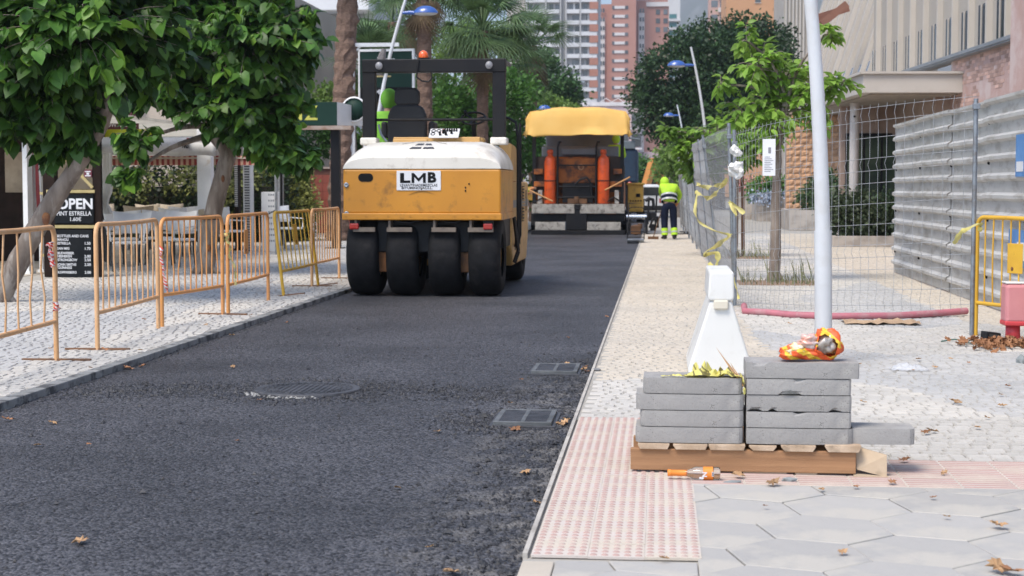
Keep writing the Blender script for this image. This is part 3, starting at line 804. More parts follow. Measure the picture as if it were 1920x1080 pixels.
# ================================================================== CROWD BARRIERS
bar_or = mat('barrier_orange', (.68,.30,.075), (.60,.27,.10), vs=6, r=.5, b=.1, bs=80, dirt=(.16,.07,.03), ds=14, da=.75, dt=.60)
bar_pale = mat('barrier_faded', (.66,.40,.21), (.62,.33,.14), vs=5, r=.6, b=.1, bs=80, dirt=(.18,.08,.04), ds=14, da=.8, dt=.58)
bar_ye = mat('barrier_yellow', (.68,.40,.035), (.60,.33,.03), vs=6, r=.45, b=.1, bs=80, dirt=(.18,.08,.03), ds=14, da=.7, dt=.62)
foot_m = mat('barrier_foot', (.24,.12,.06), (.14,.08,.05), vs=14, r=.85, b=.3, bs=60)
BARS = {}
def barrier(P0, P1, label, m, z, n=10, plate=0, feet=(1,1), tilt=0, H=1.0, bend=.006, seed=1, name='crowd_barrier', group='metal crowd barriers', mt=None):
    rnd = random.Random(seed)
    d = P1 - P0; d.z = 0; L = d.length; rz = math.atan2(d.y, d.x)
    t = thing(name, label, 'barrier', (P0.x, P0.y, z), rz, group)
    if tilt: t.rotation_euler = Matrix.Rotation(rz, 3, 'Z').to_4x4().to_euler(); t.rotation_euler = (Matrix.Rotation(rz, 4, 'Z') @ Matrix.Rotation(tilt[1], 4, 'X') @ Matrix.Rotation(tilt[0], 4, 'Y')).to_euler()
    r = .0195; c = .09; zb = .295
    k = MB(); pts = [(0,0,0),(0,0,H-c)] + [(c-c*math.cos(a), 0, H-c+c*math.sin(a)) for a in (.4,.8,1.2)] + [(c,0,H)] + [(L*.35,0,H-rnd.uniform(0,.008)),(L*.7,0,H-rnd.uniform(0,.008))]
    pts += [(L-c,0,H)] + [(L-c+c*math.sin(a),0,H-c+c*math.cos(a)) for a in (.4,.8,1.2)] + [(L,0,H-c),(L,0,0)]
    k.tube(pts, r, 10); k.build('frame', m, t)
    k = MB(); k.tube([(0,0,zb),(L*.5,0,zb-.004),(L,0,zb)], r*.92, 10); k.build('bottom_rail', mt or m, t)
    for i in range(n):
        x = L*(i+1)/(n+1); b1 = rnd.uniform(-bend, bend); b2 = rnd.uniform(-bend, bend)
        k = MB(); k.tube([(x,0,zb),(x+b1,b2*.6,zb+.2),(x+b2*1.6,b1,zb+.4),(x+b1*.5,0,H-.01)], .0078, 6, caps=False); k.build('bar', m, t)
    if plate:
        x = L*plate; k = MB(); k.box(x-.095,x+.095,-.012,-.004,.58,.84); k.build('number_plate', m, t, bevel=.004)
        k = MB(); k.ball((x-.03,-.013,.62), .018, 8, 4, (1,.3,1)); k.build('rust_spot', rust, t)
    for s, f in zip((0, L), feet):
        if f:
            k = MB(); k.bar((s, -.26*f, .008), (s, .26*f, .008), .035, .014, up=(0,0,1)); k.build('foot', foot_m, t, rot=(0,0,rnd.uniform(-.12,.12)) if s == 0 else None)
    return t
g = lambda x, y: G(x, y, LZ)
barrier(g(-170,768), g(106,676), 'faded orange barrier at the left with a leaning trunk behind it', bar_pale, LZ, 9, feet=(1,1), seed=1, bend=.012)
barrier(g(183,656), g(297,616), 'scratched pale orange barrier in front of the cafe chairs, rusty left post', bar_pale, LZ, 10, feet=(1,0), seed=2, bend=.009)
barrier(g(304,613), g(418,590), 'orange barrier with red and white tape knotted to its corner', bar_or, LZ, 10, feet=(0,1), seed=3, bend=.010)
barrier(g(428,588), g(503,563), 'bright orange barrier with a square plate between its bars', bar_or, LZ, 8, plate=.42, feet=(0,0), seed=4)
barrier(g(532,555), g(597,536), 'yellow barrier tipped askew on the left pavement', bar_ye, LZ, 8, plate=.5, feet=(1,1), tilt=(0, R(-6.5)), seed=5)
barrier(g(585,537), g(636,522), 'pinkish faded barrier closest to the road roller wheels', bar_pale, LZ, 10, plate=0, feet=(1,1), seed=6)
barrier(G(1829,629,RZ), G(2010,652,RZ), 'clean yellow barrier with a square plate before the corrugated fence', bar_ye, RZ, 10, plate=.42, feet=(0,1), seed=8, H=1.06)
# ================================================================== MESH FENCE
wire = mat('fence_wire', (.50,.51,.52), (.38,.38,.38), vs=10, r=.5, m=.5)
postm = mat('fence_post', (.30,.33,.36), (.22,.24,.26), vs=10, r=.5, m=.6, dirt=(.2,.14,.1), ds=10, da=.4)
def mesh_panel(P0, P1, label, ctrl=None, lean=(0,0), z0=(.04,.04), H=2.0, sp=.1, wr=.0022, second_post=True, extra0=0, extra1=0, zdrop=(0,0)):
    t = thing('mesh_fence_panel', label, 'fence panel', (P0.x, P0.y, 0), 0, 'welded mesh fence panels')
    A = Vector((0,0,0)); B = P1 - P0; B.z = 0
    C = (ctrl - P0) if ctrl else B*.5; C = Vector((C.x, C.y, 0))
    nrm = Vector((-B.y, B.x, 0)).normalized()
    if nrm.x > 0: nrm = -nrm
    def path(u): return A*(1-u)**2 + C*2*u*(1-u) + B*u*u
    def pt(u, h, fold=0):
        p = path(u); l = lean[0]*(1-u)+lean[1]*u; z = z0[0]*(1-u)+z0[1]*u
        n_ = nrm
        return p + n_*(l*h/2.0 + fold) + Vector((0,0,z+h))
    Ltot = sum((path((i+1)/40)-path(i/40)).length for i in range(40))
    n = int(Ltot/sp)
    hs = [0,.10,.2,.40,.52,.58,.64,.84,1.04,1.24,1.36,1.42,1.48,1.68,1.84,1.9,1.97,2.0]
    fold = {.58:.022, 1.42:.022, 1.9:.018, .10:.016}
    k = MB()
    for i in range(1, n):
        u = i/n
        k.tube([pt(u, h*H/2, fold.get(h,0)) for h in hs], wr, 3, caps=False)
    for h in [.05,.2,.40,.52,.64,.84,1.04,1.24,1.36,1.48,1.68,1.84,1.97]:
        k.tube([pt(i/10, h*H/2) for i in range(11)], wr*1.25, 3, caps=False)
    k.build('wire_mesh', wire, t)
    for u in ((0,1) if second_post else (0,)):
        ex = extra0 if u == 0 else extra1
        zd = zdrop[0] if u == 0 else zdrop[1]
        k = MB(); k.tube([pt(u, -z0[u]-zd*0 + (-.0)), pt(u, H+.03+ex)], .021, 10); k.build('post', postm, t)
        k = MB(); p = pt(u, H-.12); k.cbox(p+Vector((.0,-.02,0)), (.06,.06,.05)); k.build('clamp', postm, t, bevel=.004)
    return t
FC = G(1378, 573, RZ)   # fence corner
fp = G(1822, 629, RZ)
mesh_panel(Vector((FC.x, FC.y, 0)), Vector((fp.x, fp.y, 0)), 'mesh fence panel crossing the pavement behind the white lamp post', ctrl=Vector((1.12, 15.6, 0)), z0=(.02,.25), H=1.93, sp=.105, lean=(.03,.0), extra1=-.08)
ys = [FC.y+.05, 23.6, 27.2, 30.8, 34.4, 38.0, 41.6, 45.2, 48.8, 52.4]
xs = [.84, .88, .84, .80, .78, .76, .74, .72, .70, .68]
ln = [.08, .26, .2, .22, .15, .2, .12, .16, .1, .1]
lbls = ['first mesh panel along the road edge, draped with yellow tape', 'second mesh panel along the road, leaning over the kerb', 'third mesh panel along the road', 'fourth mesh panel along the road behind the sweeping worker',
        'fifth mesh panel along the road', 'sixth mesh panel along the road', 'seventh mesh panel along the road', 'eighth mesh panel along the road', 'ninth mesh panel, farthest along the road']
ex = [0, .05, .1, .15, .2, .25, .3, .3, .3, .3]
for i in range(len(ys)-1):
    mesh_panel(Vector((xs[i], ys[i]+.05, 0)), Vector((xs[i+1], ys[i+1], 0)), lbls[i], lean=(ln[i], ln[i+1]), z0=(.03+ex[i]*.5,.03+ex[i+1]*.5), H=2.0+ex[i]*.4, sp=.14 if i else .2, wr=.003+.0002*i)
# corrugated sheet hoarding
galv = mat('galvanised_sheet', (.56,.545,.515), (.46,.45,.43), vs=1.1, r=.5, m=.15, b=.05, bs=6, dirt=(.30,.27,.23), ds=2.2, da=.55, dt=.5, objr=.07, stretch=(1,1,3))
def hoarding():
    b0 = G(1678, 511, RZ); X = b0.x+.0
    t = thing('corrugated_fence', 'tall grey corrugated sheet metal hoarding on the right pavement', 'fence', (X, b0.y, 0))
    H = 2.30; pitch = .21; n = 11
    prof = []
    z = .03
    while z < H-.02:
        prof += [(0, z), (0, z+pitch*.55), (-.05, z+pitch*.68), (-.05, z+pitch*.83), (0, z+pitch*.98)]
        z += pitch
    prof = [(a, min(b, H)) for a, b in prof]
    y = 0; i = 0; slope = (0.0)
    while y > -17.5:
        L_ = 2.35; off = .012*(i % 2)
        nseg = 5; vs = []; fs = []
        for s in range(nseg+1):
            yy = y + .06 - (L_+.12)*s/nseg
            for (a, b) in prof:
                w = .007*noise.noise(Vector((yy*1.3, b*1.7, i)))
                vs.append((a - off + w + .0*yy, yy, b + .006*math.sin(i*2.3)))
        m_ = len(prof)
        for s in range(nseg):
            for q in range(m_-1): a = s*m_+q; fs.append((a, a+1, a+m_+1, a+m_))
        k = MB(); k.add(vs, fs, False); o = k.build('metal_sheet', galv, t)
        sm = o.modifiers.new('s', 'SOLIDIFY'); sm.thickness = .004
        k = MB()
        for z in (.35, .98, 1.61, 2.05):
            k.ball((-off-.008, y-.05, z), .02, 6, 4)
        k.build('screws', black_metal, t)['kind'] = 'stuff'
        k = MB(); k.box(.02,.07,y-.03,y+.03,0,H-.05); k.build('back_post', postm, t)
        y -= L_; i += 1
    return X, b0.y
HX, HY = hoarding()
blue = mat('blue_poster', (.06,.18,.42), (.12,.28,.55), vs=4, r=.5)
k = MB(); k.box(HX-.075, HX-.068, 14.4, 16.55, 1.45, 1.87)
po = tag(k.build('blue_poster', blue), 'worn blue and white poster high on the corrugated fence', 'poster')
k = MB(); k.box(HX-.079, HX-.076, 16.2, 16.5, 1.50, 1.60); k.box(HX-.079, HX-.076, 15.6, 16.1, 1.52, 1.8); k.build('white_patch', white_plate, po)
k = MB(); k.box(HX-.075, HX-.068, 14.4, 16.8, .55, .92)
po = tag(k.build('blue_poster', blue), 'blue and white poster low on the corrugated fence behind the yellow barrier', 'poster')
k = MB(); k.box(HX-.079, HX-.076, 15.7, 16.4, .62, .8); k.build('white_patch', white_plate, po)
# ================================================================== PALLET AND CONCRETE SLABS
def pallet_and_slabs():
    wood = mat('pallet_wood', (.40,.215,.105), (.28,.145,.07), vs=2.5, r=.85, b=.35, bs=30, stretch=(.6,9,14), dirt=(.13,.07,.04), ds=2, da=.5, dt=.56)
    wood_p = mat('pale_pallet_wood', (.56,.44,.31), (.44,.33,.22), vs=3, r=.85, b=.25, bs=30, dirt=(.2,.15,.1), ds=5, da=.6, dt=.55)
    endg = mat('end_grain', (.60,.46,.33), (.36,.25,.16), vs=6, r=.9, b=.4, bs=60, dirt=(.12,.09,.06), ds=9, da=.7, dt=.56)
    Yf = 7.42; sc = Yf/3000*1.0
    def X(px, Y=Yf): return (px-1238)/3000*Y
    t = thing('pallet', 'brown wooden pallet under the stacks of grey concrete slabs', 'pallet', (X(1185), Yf, RZ), R(-1.2))
    Wd = X(1603)-X(1185)
    for yy in (0, .36, .72):
        k = MB(); SIDE([(yy,.012 if yy==0 else .02),(yy+.045,.014),(yy+.045,.112),(yy,.112)], 0, Wd, k); k.build('stringer', wood, t, bevel=.003)
    rr = random.Random(4)
    for a, b_, h in ((1199,1258,.026),(1265,1329,.026),(1331,1399,.027),(1406,1457,.024),(1465,1529,.028),(1546,1612,.032)):
        x0 = X(a)-X(1185); x1 = X(b_)-X(1185); w = x1-x0
        # chamfered waney-edged deck boards seen from their ends
        c = rr.uniform(.008,.02)
        k = MB(); FRONT([(x0+c, .1125),(x1-c*.8,.1125),(x1,.1125+h*.75),(x1,.1125+h),(x0,.1125+h),(x0,.1125+h*.7)], -.012+rr.uniform(-.006,.006), .79, k); k.build('deck_board', endg, t, bevel=.002)
    for x0, x1 in ((.52,.72),(.76,.86)):
        k = MB(); k.box(x0, x1, .01, .77, -.012+.002, .012); k.build('base_board', wood_p, t)
    k = MB(); k.box(Wd-.02, Wd+.14, .05, .16, .0, .018); k.box(Wd-.01, Wd+.145, -.01, .045, .018, .036); k.build('loose_board', wood_p, t, rot=(0,R(1.5),0))
    k = MB(); k.add([(Wd+.005,.02,.03),(Wd+.14,.0,.0),(Wd+.14,.01,.10),(Wd+.005,.06,.13)],[(0,1,2,3)]); k.add([(Wd+.005,.04,.03),(Wd+.14,.02,.0),(Wd+.14,.03,.10),(Wd+.005,.08,.13)],[(3,2,1,0)]); k.add([(Wd+.005,.06,.13),(Wd+.14,.01,.10),(Wd+.14,.03,.10),(Wd+.005,.08,.13)],[(0,1,2,3)])
    k.build('side_board', wood_p, t)
    conc = mat('slab_concrete', (.335,.32,.30), (.255,.245,.235), vs=5, r=.95, b=.32, bs=90, dirt=(.45,.425,.385), ds=4, da=.55, dt=.5, objr=.07, pits=130, pitc=(.10,.095,.09), pitt=.16)
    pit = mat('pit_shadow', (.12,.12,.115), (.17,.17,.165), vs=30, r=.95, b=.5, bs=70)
    top = RZ+.1125+.030; th = .0765
    def slab(a, b_, k_, label, dy=0, rz=0, lst='left', Y=Yf, depth=.235, rnd=(1,1), chips=()):
        x0, x1 = X(a, Y), X(b_, Y); w = x1-x0; hh = th-.004
        z = top + k_*th
        # outline: gently bowed front, rounded ends, like kerb segments
        pts = []
        n = 10; bow = .012
        rl, rr_ = .03*rnd[0], .03*rnd[1]
        pts.append((-w/2, depth)); pts.append((-w/2, rl))
        for q in (.4,.8): pts.append((-w/2+rl*(1-math.cos(q*PI/2)), rl*(1-math.sin(q*PI/2))))
        for i in range(n+1):
            u = i/n; x = -w/2+rl + (w-rl-rr_)*u; pts.append((x, -bow*math.sin(PI*u)*.6))
        for q in (.8,.4): pts.append((w/2-rr_*(1-math.cos(q*PI/2)), rr_*(1-math.sin(q*PI/2))))
        pts.append((w/2, rr_)); pts.append((w/2, depth))
        bm = bmesh.new(); vb = []; vt = []
        segs = []
        for i in range(len(pts)):
            p = Vector(pts[i]); q = Vector(pts[(i+1) % len(pts)]); m_ = max(1, int((q-p).length/.02))
            for s_ in range(m_): segs.append(p.lerp(q, s_/m_))
        L = 4
        rows = []
        for j in range(L+1):
            row = []
            for p in segs:
                d = .0007*noise.noise(Vector((p.x*40+k_*9+x0*20, p.y*40, j*1.7)))
                e = 0
                for cxx, cw, cz in chips:
                    if (cz > 0 and j == L) or (cz < 0 and j == 0):
                        if abs(p.x-cxx) < cw and p.y < .02: e = .014*(1-abs(p.x-cxx)/cw)
                inset = .0012 if j in (0, L) else 0
                cen = Vector((0, depth/2)); dirv = (p-cen).normalized()
                pp = p - dirv*(inset - d) + Vector((0, e))
                row.append(bm.verts.new((pp.x, pp.y, hh*j/L + (-.008*(e>0) if (j==L) else (.008*(e>0) if j==0 else 0)) )))
            rows.append(row)
        N = len(segs)
        for j in range(L):
            for i in range(N):
                i2 = (i+1) % N; f = bm.faces.new((rows[j][i], rows[j][i2], rows[j+1][i2], rows[j+1][i]))
        bm.faces.new(rows[L]); bm.faces.new(rows[0][::-1])
        bmesh.ops.recalc_face_normals(bm, faces=bm.faces)
        me = bpy.data.meshes.new('concrete_slab'); bm.to_mesh(me); bm.free(); me.materials.append(conc)
        o = inst('concrete_slab', me, None, ((x0+x1)/2, Y+dy+rr.uniform(-.004,.004), z), (0,0,rz+rr.uniform(-.01,.01)))
        tag(o, label, 'slab', 'grey concrete slabs piled on the pallet')
        return o
    slab(1194,1396,0,'bottom slab of the left stack on the pallet, paler right half')
    slab(1203,1397,1,'second slab from the bottom of the left stack')
    slab(1195,1397,2,'third slab from the bottom of the left stack, jutting out to the left', dy=.0)
    o = slab(1208,1394,3,'top slab of the left stack, carrying the crumpled yellow tape')
    slab(1401,1600,0,'bottom slab of the right stack on the pallet, wider than those above', rnd=(.1,1.4))
    slab(1401,1595,1,'second slab from the bottom of the right stack', rnd=(.1,.5), chips=[(.0,.02,1)])
    slab(1401,1595,2,'middle slab of the right stack with dark chips along its lower edge', rnd=(.1,.5), chips=[(-.2,.03,-1),(-.12,.02,-1),(.16,.02,-1)])
    o4 = slab(1401,1594,3,'fourth slab of the right stack with a big broken chip in its face', rnd=(.1,.5), chips=[(-.04,.05,-1),(0,.02,1)])
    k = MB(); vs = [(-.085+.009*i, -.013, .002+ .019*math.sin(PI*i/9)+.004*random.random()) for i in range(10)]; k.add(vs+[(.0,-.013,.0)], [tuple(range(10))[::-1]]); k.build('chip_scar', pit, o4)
    slab(1399,1608,4,'top slab of the right stack, sticking out to the right under the bag', rnd=(.1,.3), chips=[(-.19,.03,1)])
    slab(1590,1714,0,'single slab lying alone beside the right stack', dy=.03, rz=.0, rnd=(.1,1.2), depth=.2)
    return top, th, X
TOPZ, TH, PX = pallet_and_slabs()
# ---------------------------------------------------------------- litter on the stacks
def ribbon(name, pts, w, m, twist=.0, seed=0, sub=6, parent=None, wob=.004):
    rnd = random.Random(seed); P = [Vector(p) for p in pts]; out = []
    for i in range(len(P)-1):
        p0 = P[max(0,i-1)]; p1 = P[i]; p2 = P[i+1]; p3 = P[min(len(P)-1,i+2)]
        for s in range(sub):
            u = s/sub; out.append(.5*((2*p1)+(p2-p0)*u+(2*p0-5*p1+4*p2-p3)*u*u+(3*p1-p0-3*p2+p3)*u**3))
    out.append(P[-1]); vs = []; fs = []; a = rnd.uniform(0, 6)
    for i, p in enumerate(out):
        d = (out[min(i+1,len(out)-1)]-out[max(i-1,0)]); d.normalize()
        x = d.cross(Vector((0,0,1))); x = x.normalized() if x.length > .1 else Vector((1,0,0)); y = x.cross(d)
        a += twist*rnd.uniform(.3,1.2); ww = w*rnd.uniform(.6,1.0)
        n_ = (x*math.cos(a)+y*math.sin(a))*ww*.36; m_ = (y*math.cos(a)-x*math.sin(a))*ww*.22
        vs += [p-n_, p+m_+Vector((rnd.uniform(-wob,wob),rnd.uniform(-wob,wob),rnd.uniform(-wob,wob))), p+n_]
    for i in range(len(out)-1): a = i*3; fs += [(a,a+1,a+4,a+3),(a+1,a+2,a+5,a+4)]
    k = MB(); k.add(vs, fs, True); return k.build(name, m, parent)
def stripe_mat(name, c1, c2, sc, rot=.8, trans=.25, r=.35, ramp=.5):
    m_ = mat(name, c1, c1, r=r, trans=trans); n = m_.node_tree.nodes; l = m_.node_tree.links
    tc = n.new('ShaderNodeTexCoord'); mp = n.new('ShaderNodeMapping'); mp.inputs['Rotation'].default_value = (.4, rot, .6)
    wv = n.new('ShaderNodeTexWave'); wv.inputs['Scale'].default_value = sc; wv.inputs['Distortion'].default_value = 2.5
    mx = n.new('ShaderNodeMix'); mx.data_type = 'RGBA'; mr = n.new('ShaderNodeMapRange'); mr.inputs['From Min'].default_value = ramp-.03; mr.inputs['From Max'].default_value = ramp+.03
    l.new(tc.outputs['Object'], mp.inputs[0]); l.new(mp.outputs[0], wv.inputs[0]); l.new(wv.outputs[0], mr.inputs[0]); l.new(mr.outputs[0], mx.inputs[0])
    mx.inputs[6].default_value = (*c1,1); mx.inputs[7].default_value = (*c2,1)
    l.new(mx.outputs[2], n['Principled BSDF'].inputs['Base Color'])
    for q in n:
        if q.type == 'BSDF_TRANSLUCENT': l.new(mx.outputs[2], q.inputs['Color'])
    return m_
ytape = stripe_mat('yellow_tape', (.78,.70,.20), (.22,.19,.06), 9, ramp=.90)
ytape_f = mat('faded_yellow_tape', (.72,.64,.20), (.60,.54,.25), vs=6, r=.5, trans=.3)
rtape = stripe_mat('red_white_tape', (.75,.08,.06), (.80,.76,.74), 14)
zt = TOPZ + 4*TH
rnd = random.Random(3)
tx0, tx1 = PX(1285), PX(1392)
def sheet(name, x0, x1, y0, y1, h, seed, m, parent=None, nx=34, ny=9):
    vs = []
    for i in range(nx+1):
        for j in range(ny+1):
            u = i/nx; v = j/ny; q = Vector((u*4.5+seed, v*1.8, seed*1.7)); e = math.sin(PI*u)**.5
            vs.append((x0+(x1-x0)*u+.018*noise.noise(q*1.3), y0+(y1-y0)*v+.02*noise.noise(q*1.1+Vector((5,0,0)))+.012*math.sin(u*9+seed), zt+.003+h*e*abs(noise.noise(q))*1.9*(.4+.6*math.sin(PI*v))))
    k = MB(); k.add(vs, [(i*(ny+1)+j, (i+1)*(ny+1)+j, (i+1)*(ny+1)+j+1, i*(ny+1)+j+1) for i in range(nx) for j in range(ny)], False)
    return k.build(name, m, parent)
t1 = sheet('crumpled_tape', tx0, tx1, 7.425, 7.50, .038, 2.2, ytape)
tag(t1, 'crumpled yellow and black tape heaped on the left stack of slabs', 'tape')
sheet('tape_fold', PX(1242), PX(1310), 7.43, 7.455, .012, 5.3, ytape, t1, ny=3)
sheet('tape_fold', PX(1300), PX(1345), 7.46, 7.54, .065, 7.9, ytape, t1, nx=18)
sheet('tape_fold', PX(1340), PX(1385), 7.44, 7.53, .042, 11.4, ytape, t1, nx=18)
ribbon('tape_fold', [(PX(1390),7.47,zt+.015),(PX(1394),7.43,zt-.005),(PX(1396),7.415,zt-.04),(PX(1397),7.42,zt-.075)], .02, ytape, seed=5, parent=t1)
wd = mat('splinter_wood', (.58,.36,.18), (.40,.22,.10), vs=10, r=.8, b=.3)
k = MB()
p0 = Vector((PX(1346), 7.5, RZ+1.33-(650-350)*7.42/3000)); 
a = Vector((PX(1396),7.44,1.35-(722-350)*7.45/3000)); b_ = Vector((PX(1372),7.47,1.35-(688-350)*7.47/3000)); c = Vector((PX(1345),7.5,1.35-(650-350)*7.5/3000))
k.tube([a, b_, b_.lerp(c,.5), c], [.008,.011,.005,.0008], 5, flat=.4, smooth=False); k.tube([a+Vector((.004,0,.012)), b_+Vector((.012,-.002,-.002)), b_+Vector((.0,0,.022))], [.006,.006,.001], 4, flat=.5, smooth=False)
tag(k.build('wood_splinter', wd), 'long sharp wood splinter wedged between the two stacks', 'splinter')
# orange snack bag on the right stack
def bag():
    m1 = stripe_mat('bag_film', (.85,.13,.03), (.86,.55,.05), 5.5, trans=.1, r=.45, ramp=.66)
    inner = mat('bag_lining', (.50,.45,.40), (.20,.16,.12), vs=14, r=.3, m=.3)
    z0 = TOPZ+5*TH
    cx = PX(1522)
    t = thing('crumpled_bag', 'crumpled orange and yellow plastic bag on top of the right stack', 'plastic bag', (cx, 7.52, z0))
    def blob(c, r, seed, name, m_, hole=None, amp=.35):
        bm = bmesh.new(); bmesh.ops.create_icosphere(bm, subdivisions=4, radius=1)
        for v in list(bm.verts):
            n_ = noise.noise(v.co*1.7+Vector((seed,0,0))); n2 = abs(noise.noise(v.co*3.6+Vector((0,seed,0)))); n3 = abs(noise.noise(v.co*8+Vector((0,seed,3))))
            s_ = 1 + amp*n_ - .30*n2 - .10*n3
            v.co = Vector((v.co.x*r[0]*s_, v.co.y*r[1]*s_, v.co.z*r[2]*s_)) + Vector(c)
            if v.co.z < .002: v.co.z = .002
        if hole:
            hc = Vector(hole[0]); bmesh.ops.delete(bm, geom=[v for v in bm.verts if (v.co-hc).length < hole[1]], context='VERTS')
        me = bpy.data.meshes.new(name); bm.to_mesh(me); bm.free(); me.materials.append(m_)
        for p in me.polygons: p.use_smooth = True
        return inst(name, me, t)
    blob((-.055,0,.033), (.105,.06,.040), 1.3, 'film', m1)
    blob((.075,.0,.068), (.072,.06,.085), 5.1, 'film', m1, hole=((.07,-.06,.075), .045))
    blob((.07,.0,.07), (.055,.048,.06), 9.1, 'lining', inner, amp=.5)
    blob((-.005,-.015,.085), (.055,.04,.035), 12.4, 'film', mat('bag_silver', (.62,.55,.52), (.75,.35,.25), vs=20, r=.25, m=.2), amp=.6)
    blob((-.07,-.03,.05), (.04,.03,.03), 15.4, 'film', mat('bag_white', (.72,.68,.62), (.72,.5,.1), vs=18, r=.3), amp=.6)
    return t
bag()
# glass bottle with orange label
def bottle():
    gl = mat('clear_glass', (.93,.95,.93), (.93,.95,.93), r=.03, glass=1.0, spec=.5)
    lab = mat('orange_label', (.80,.24,.03), (.80,.24,.03), r=.5)
    p = G(1255, 903, RZ)
    t = thing('glass_bottle', 'empty clear glass bottle with orange label lying before the pallet', 'bottle', (PX(1256,7.27), 7.25, RZ+.0305), 0)
    Mx = ROTY90
    k = MB(); k.lathe([(.012,0),(.0135,.02),(.0135,.075),(.016,.09),(.027,.115),(.03,.125),(.03,.228),(.026,.234),(.0,.232)], 24, Mx); k.build('glass', gl, t)
    k = MB(); k.lathe([(.0,-.003),(.0155,-.003),(.0155,.012),(.0143,.014),(.0142,.085),(.0146,.086)], 20, Mx); k.build('neck_wrap', lab, t)
    k = MB(); k.lathe([(.0305,.158),(.0305,.202)], 24, Mx); lb = k.build('label', lab, t)
    k = MB(); k.box(.196,.206,-.0312,-.0305,-.008,.012); k.box(.14,.16,-.0308,-.0306,-.02,-.012); k.build('label_panel', white_plate, lb)
    k = MB()
    for i in range(5): k.box(.197+i*.0018,.198+i*.0018,-.0316,-.0312,-.006,.010)
    k.build('bar_marks', ink, lb)
    text('lettering', 'N', .03, white_plate, lb, (.165,-.031,.0), (PI/2,-PI/2,0), extrude=.0004, bold=.001)
bottle()
# stone chunk and scrap
def chunk(name, px, py, s, m_, seed, label, cat, z=RZ, flat=.5):
    o = G(px, py, z); bm = bmesh.new(); bmesh.ops.create_icosphere(bm, subdivisions=1, radius=1)
    rd = random.Random(seed)
    for v in bm.verts: v.co = Vector((v.co.x*s*rd.uniform(.7,1.2), v.co.y*s*rd.uniform(.5,.9), max(-.3*flat*s, v.co.z*s*flat*rd.uniform(.7,1.3))))
    me = bpy.data.meshes.new(name); bm.to_mesh(me); bm.free(); me.materials.append(m_)
    ob = inst(name, me, None, (o.x, o.y, z+.25*flat*s), (0,0,rd.uniform(0,3))); return tag(ob, label, cat)
stone_m = mat('broken_stone', (.27,.29,.29), (.2,.22,.22), vs=20, r=.9, b=.4)
chunk('stone_fragment', 1480, 903, .045, stone_m, 1, 'grey broken stone in front of the pallet', 'stone')
chunk('slate_scrap', 1372, 904, .05, stone_m, 5, 'flat grey shard beside the glass bottle base', 'shard', flat=.12)
chunk('slate_scrap', 1117, 693, .06, mat('dark_shard', (.2,.2,.2), r=.9), 7, 'small dark grey shard at the kerb by the far drain grate', 'shard', flat=.12)
chunk('stone_fragment', 1914, 680, .05, stone_m, 9, 'grey stone block at the right edge past the clear bag', 'stone', flat=.9)
# ================================================================== MANHOLE AND DRAIN GRATES
iron = mat('cast_iron', (.085,.085,.092), (.055,.055,.06), vs=15, r=.55, m=.3, b=.3, bs=60, dirt=(.03,.03,.032), ds=12, da=.6)
iron_l = mat('worn_iron', (.15,.155,.155), (.11,.115,.115), vs=10, r=.6, m=.3, b=.1, dirt=(.05,.05,.05), ds=8, da=.5)
def manhole():
    t = thing('manhole_cover', 'round iron manhole cover standing proud of the new asphalt', 'manhole cover', (MH.x, MH.y, 0))
    k = MB(); k.lathe([(.0,.019),(.30,.019),(.315,.016),(.33,.019),(.345,.019),(.35,.015),(.35,-.01)], 56); k.build('cover', iron, t)
    k = MB()
    for a in range(-7, 8):
        x = a*.036; h = math.sqrt(max(0, .20**2 - x*x))
        if h > .02:
            k.bar((x,-h,.0205), (x,h,.0205), .01, .004)
    for ra in (.225,.26,.29):
        for i in range(36): 
            a = 2*PI*i/36 + ra*7; k.cbox((ra*math.cos(a), ra*math.sin(a), .0205), (.012,.028,.004), (0,0,a))
    k.build('tread', iron, t)
    pm = mat('mortar_crumbs', (.36,.35,.33), (.2,.195,.18), vs=20, r=.95, b=.5)
    k = MB(); rd = random.Random(1)
    for i in range(70):
        a = rd.uniform(-2.75, -1.2); rr_ = rd.uniform(.355,.43)
        k.ball((rr_*math.cos(a), rr_*math.sin(a), .004), rd.uniform(.006,.017), 5, 3, (1,1,.6))
    k.build('mortar_collar', pm, t)['kind'] = 'stuff'
manhole()
def grate(p, label, dx=.33, dy=.52):
    t = thing('drain_grate', label, 'drain grate', (p.x, p.y, .004), 0, 'drain grates at the right road edge')
    w, h = dx/2, dy/2
    k = MB(); k.box(-w,w,-h,-h+.022,0,.028); k.box(-w,w,h-.022,h,0,.028); k.box(-w,-w+.03,-h+.03,h-.03,0,.028); k.box(w-.03,w,-h+.03,h-.03,0,.028); k.box(-.013,.013,-h+.03,h-.03,0,.028); k.build('frame', iron_l, t, bevel=.003)
    k = MB(); k.box(-w-.022,w+.022,-h-.022,h+.022,-.02,.008); k.build('seat_ring', iron, t, bevel=.003)
    n_ = 13
    for s in (-1, 1):
        for i in range(n_):
            y = -h+.03+(dy-.06)*(i+.5)/n_; k = MB(); x0, x1 = (-w+.03,-.013) if s < 0 else (.013, w-.03)
            k.box(x0, x1, y-.010, y+.010, .008, .026); k.build('bar', iron, t)
    k = MB(); k.box(-w+.01,w-.01,-h+.01,h-.01,-.01,.002); k.build('shaft', ink, t)
grate(GR1, 'drain grate closer to the camera, next to a clump of dry leaves')
grate(GR2, 'farther drain grate level with the manhole cover')
